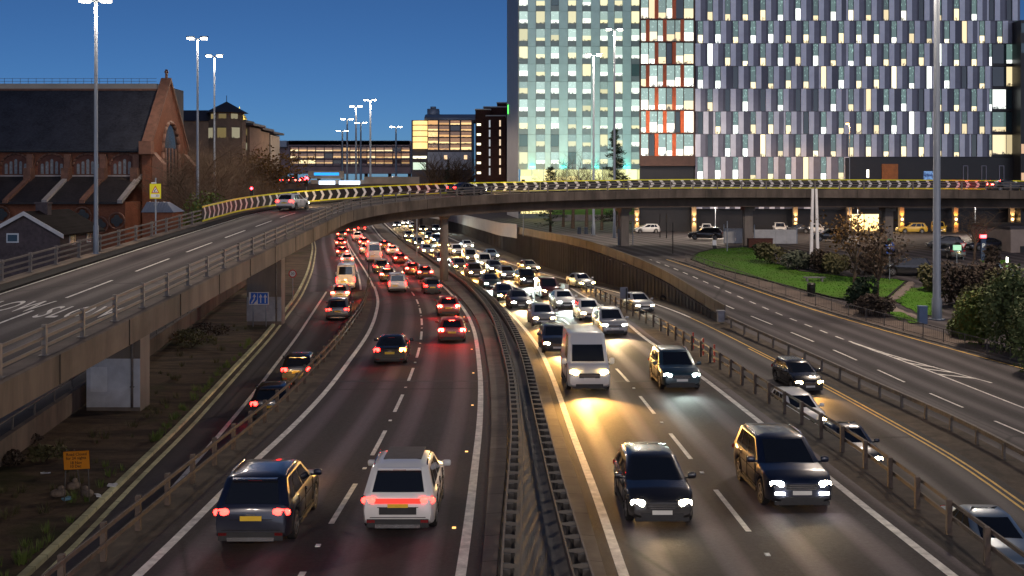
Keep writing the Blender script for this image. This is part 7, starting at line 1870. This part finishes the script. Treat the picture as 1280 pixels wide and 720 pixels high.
# raised lawn with a white wall in front of the tower
Zr = 226.0; q = MB()
gr = [[Vector((wx(px, Zr)+.0, Zr+dy, EYE-8.8+h)) for px in np.linspace(690, 812, 30)] for dy, h in ((0, .6), (3, 1.6), (7, 2.5), (12, 2.8))]
q.ring(gr, 0, False, False); tag(q.build('raised_lawn', M_GRASS), kind='stuff')
t = thing_at('low_white_wall', 'low pale wall holding up the raised lawn under the bridge', 'wall', (wx(720, Zr), Zr-.4, EYE-8.9)); q = MB(); q.box(((wx(690, Zr)+wx(812, Zr))/2, Zr-.3, EYE-8.3), (wx(812, Zr)-wx(690, Zr), .4, 1.3)); under(q.build('wall_panel', pm('pale_render', (.34,.32,.3), .8, var=.1, scale=.5, co='Pos', dirt=.4)), t); q = MB(); q.box(((wx(690, Zr)+wx(812, Zr))/2, Zr-.3, EYE-7.6), (wx(812, Zr)-wx(690, Zr)+.1, .55, .12)); under(q.build('coping', LEAD), t)
# weeds and tufts on the left verge
def tufts(name, spots, mat_, seed, n=26, h=.35):
    rg = random.Random(seed); mb = MB()
    for (x, y, s) in spots:
        for k in range(n):
            a = rg.uniform(0, 6.28); r_ = rg.uniform(0, .28)*s; p_ = Vector((x+math.cos(a)*r_, y+math.sin(a)*r_, EYE-11.1)); tip = p_+Vector((math.cos(a)*.18*s*rg.uniform(.3, 1.5), math.sin(a)*.18*s*rg.uniform(.3, 1.5), .1+h*s*rg.uniform(.4, 1.1))); w_ = Vector((-math.sin(a), math.cos(a), 0))*.025*s
            i = mb.add([p_-w_, p_+w_, tip]); mb.face((i, i+1, i+2))
    return tag(mb.build(name, mat_), kind='stuff')
rg = random.Random(9)
sp1 = [(SLK(y)-.5-abs(rg.gauss(0, .35)), y, rg.uniform(.4, .9)) for y in [rg.uniform(26, 75) for _ in range(60)]]
sp2 = [(rg.uniform(XW(y)+1.2, SLK(y)-1.5), y, rg.uniform(.3, 1.0)) for y in [rg.uniform(24, 80) for _ in range(70)]]
tufts('verge_grass', sp1, L_LIT, 1); tufts('verge_weeds', sp2, L_OLV, 2)
for k, (px, py, lab) in enumerate(((28, 551, 'dark scrubby tuft left of the orange sign'), (57, 570, 'small dark scrub clump nearest the orange sign'), (6, 575, 'dark scrub clump at the left frame edge'), (225, 425, 'brown scrub at the foot of the street wall by the first pier'), (262, 418, 'green scrub spreading between the two bridge piers'), (240, 430, 'dry scrub beside the first pier'))):
    x, y = solve(px, py, D_GRD); shrub('scrub_clump', lab, 'scrub', x, y, EYE-11.1, .8 if k < 3 else 1.6, .7, .55 if k < 3 else .9, 420, .14, L_OLV if k % 2 else L_BRN, 50+k, 'scrub clumps on the left verge', 4, 3)

# ------------------------------------------------------------------ camera, sky, sun
cam = bpy.data.objects.new('camera', bpy.data.cameras.new('camera')); COL.objects.link(cam)
cam.location = (0, 0, EYE); cam.rotation_euler = (R(90), 0, 0)
cam.data.sensor_width = 36; cam.data.lens = F/1280*36
cam.data.shift_y = -(360-HY)/1280
cam.data.clip_end = 8000; cam.data.clip_start = .5
SC.camera = cam
w = bpy.data.worlds.new('World'); SC.world = w; w.use_nodes = True
nt = w.node_tree; bg = nt.nodes['Background']
sky = nt.nodes.new('ShaderNodeTexSky'); sky.sky_type = 'NISHITA'; sky.sun_disc = False
SUN_E, SUN_R = R(SKY_EL), R(SKY_ROT)
sky.sun_elevation = SUN_E; sky.sun_rotation = SUN_R; sky.air_density = 0.5; sky.dust_density = SKY_DUST; sky.ozone_density = 5.3
nt.links.new(sky.outputs[0], bg.inputs['Color']); bg.inputs['Strength'].default_value = SKY_STR
sun = bpy.data.objects.new('sun', bpy.data.lights.new('sun', 'SUN')); COL.objects.link(sun)
sun.data.energy = SUN_STR; sun.data.angle = R(70); sun.data.color = (.93, .86, .92)
sun.rotation_euler = (R(90-max(SKY_EL, 2)), 0, math.pi-SUN_R); sun.location = (0, -40, 60)
SC.view_settings.view_transform = 'Standard'; SC.view_settings.look = 'None'
SC.view_settings.exposure = EXPO; SC.view_settings.gamma = 1
SC.render.engine = 'CYCLES'
SC.cycles.use_denoising = True
try: SC.cycles.denoiser = 'OPENIMAGEDENOISE'
except Exception: pass
SC.cycles.max_bounces = 5; SC.cycles.diffuse_bounces = 3; SC.cycles.glossy_bounces = 3; SC.cycles.transmission_bounces = 3
SC.cycles.caustics_reflective = False; SC.cycles.caustics_refractive = False
SC.cycles.sample_clamp_indirect = 4.0
SC.cycles.use_light_tree = True
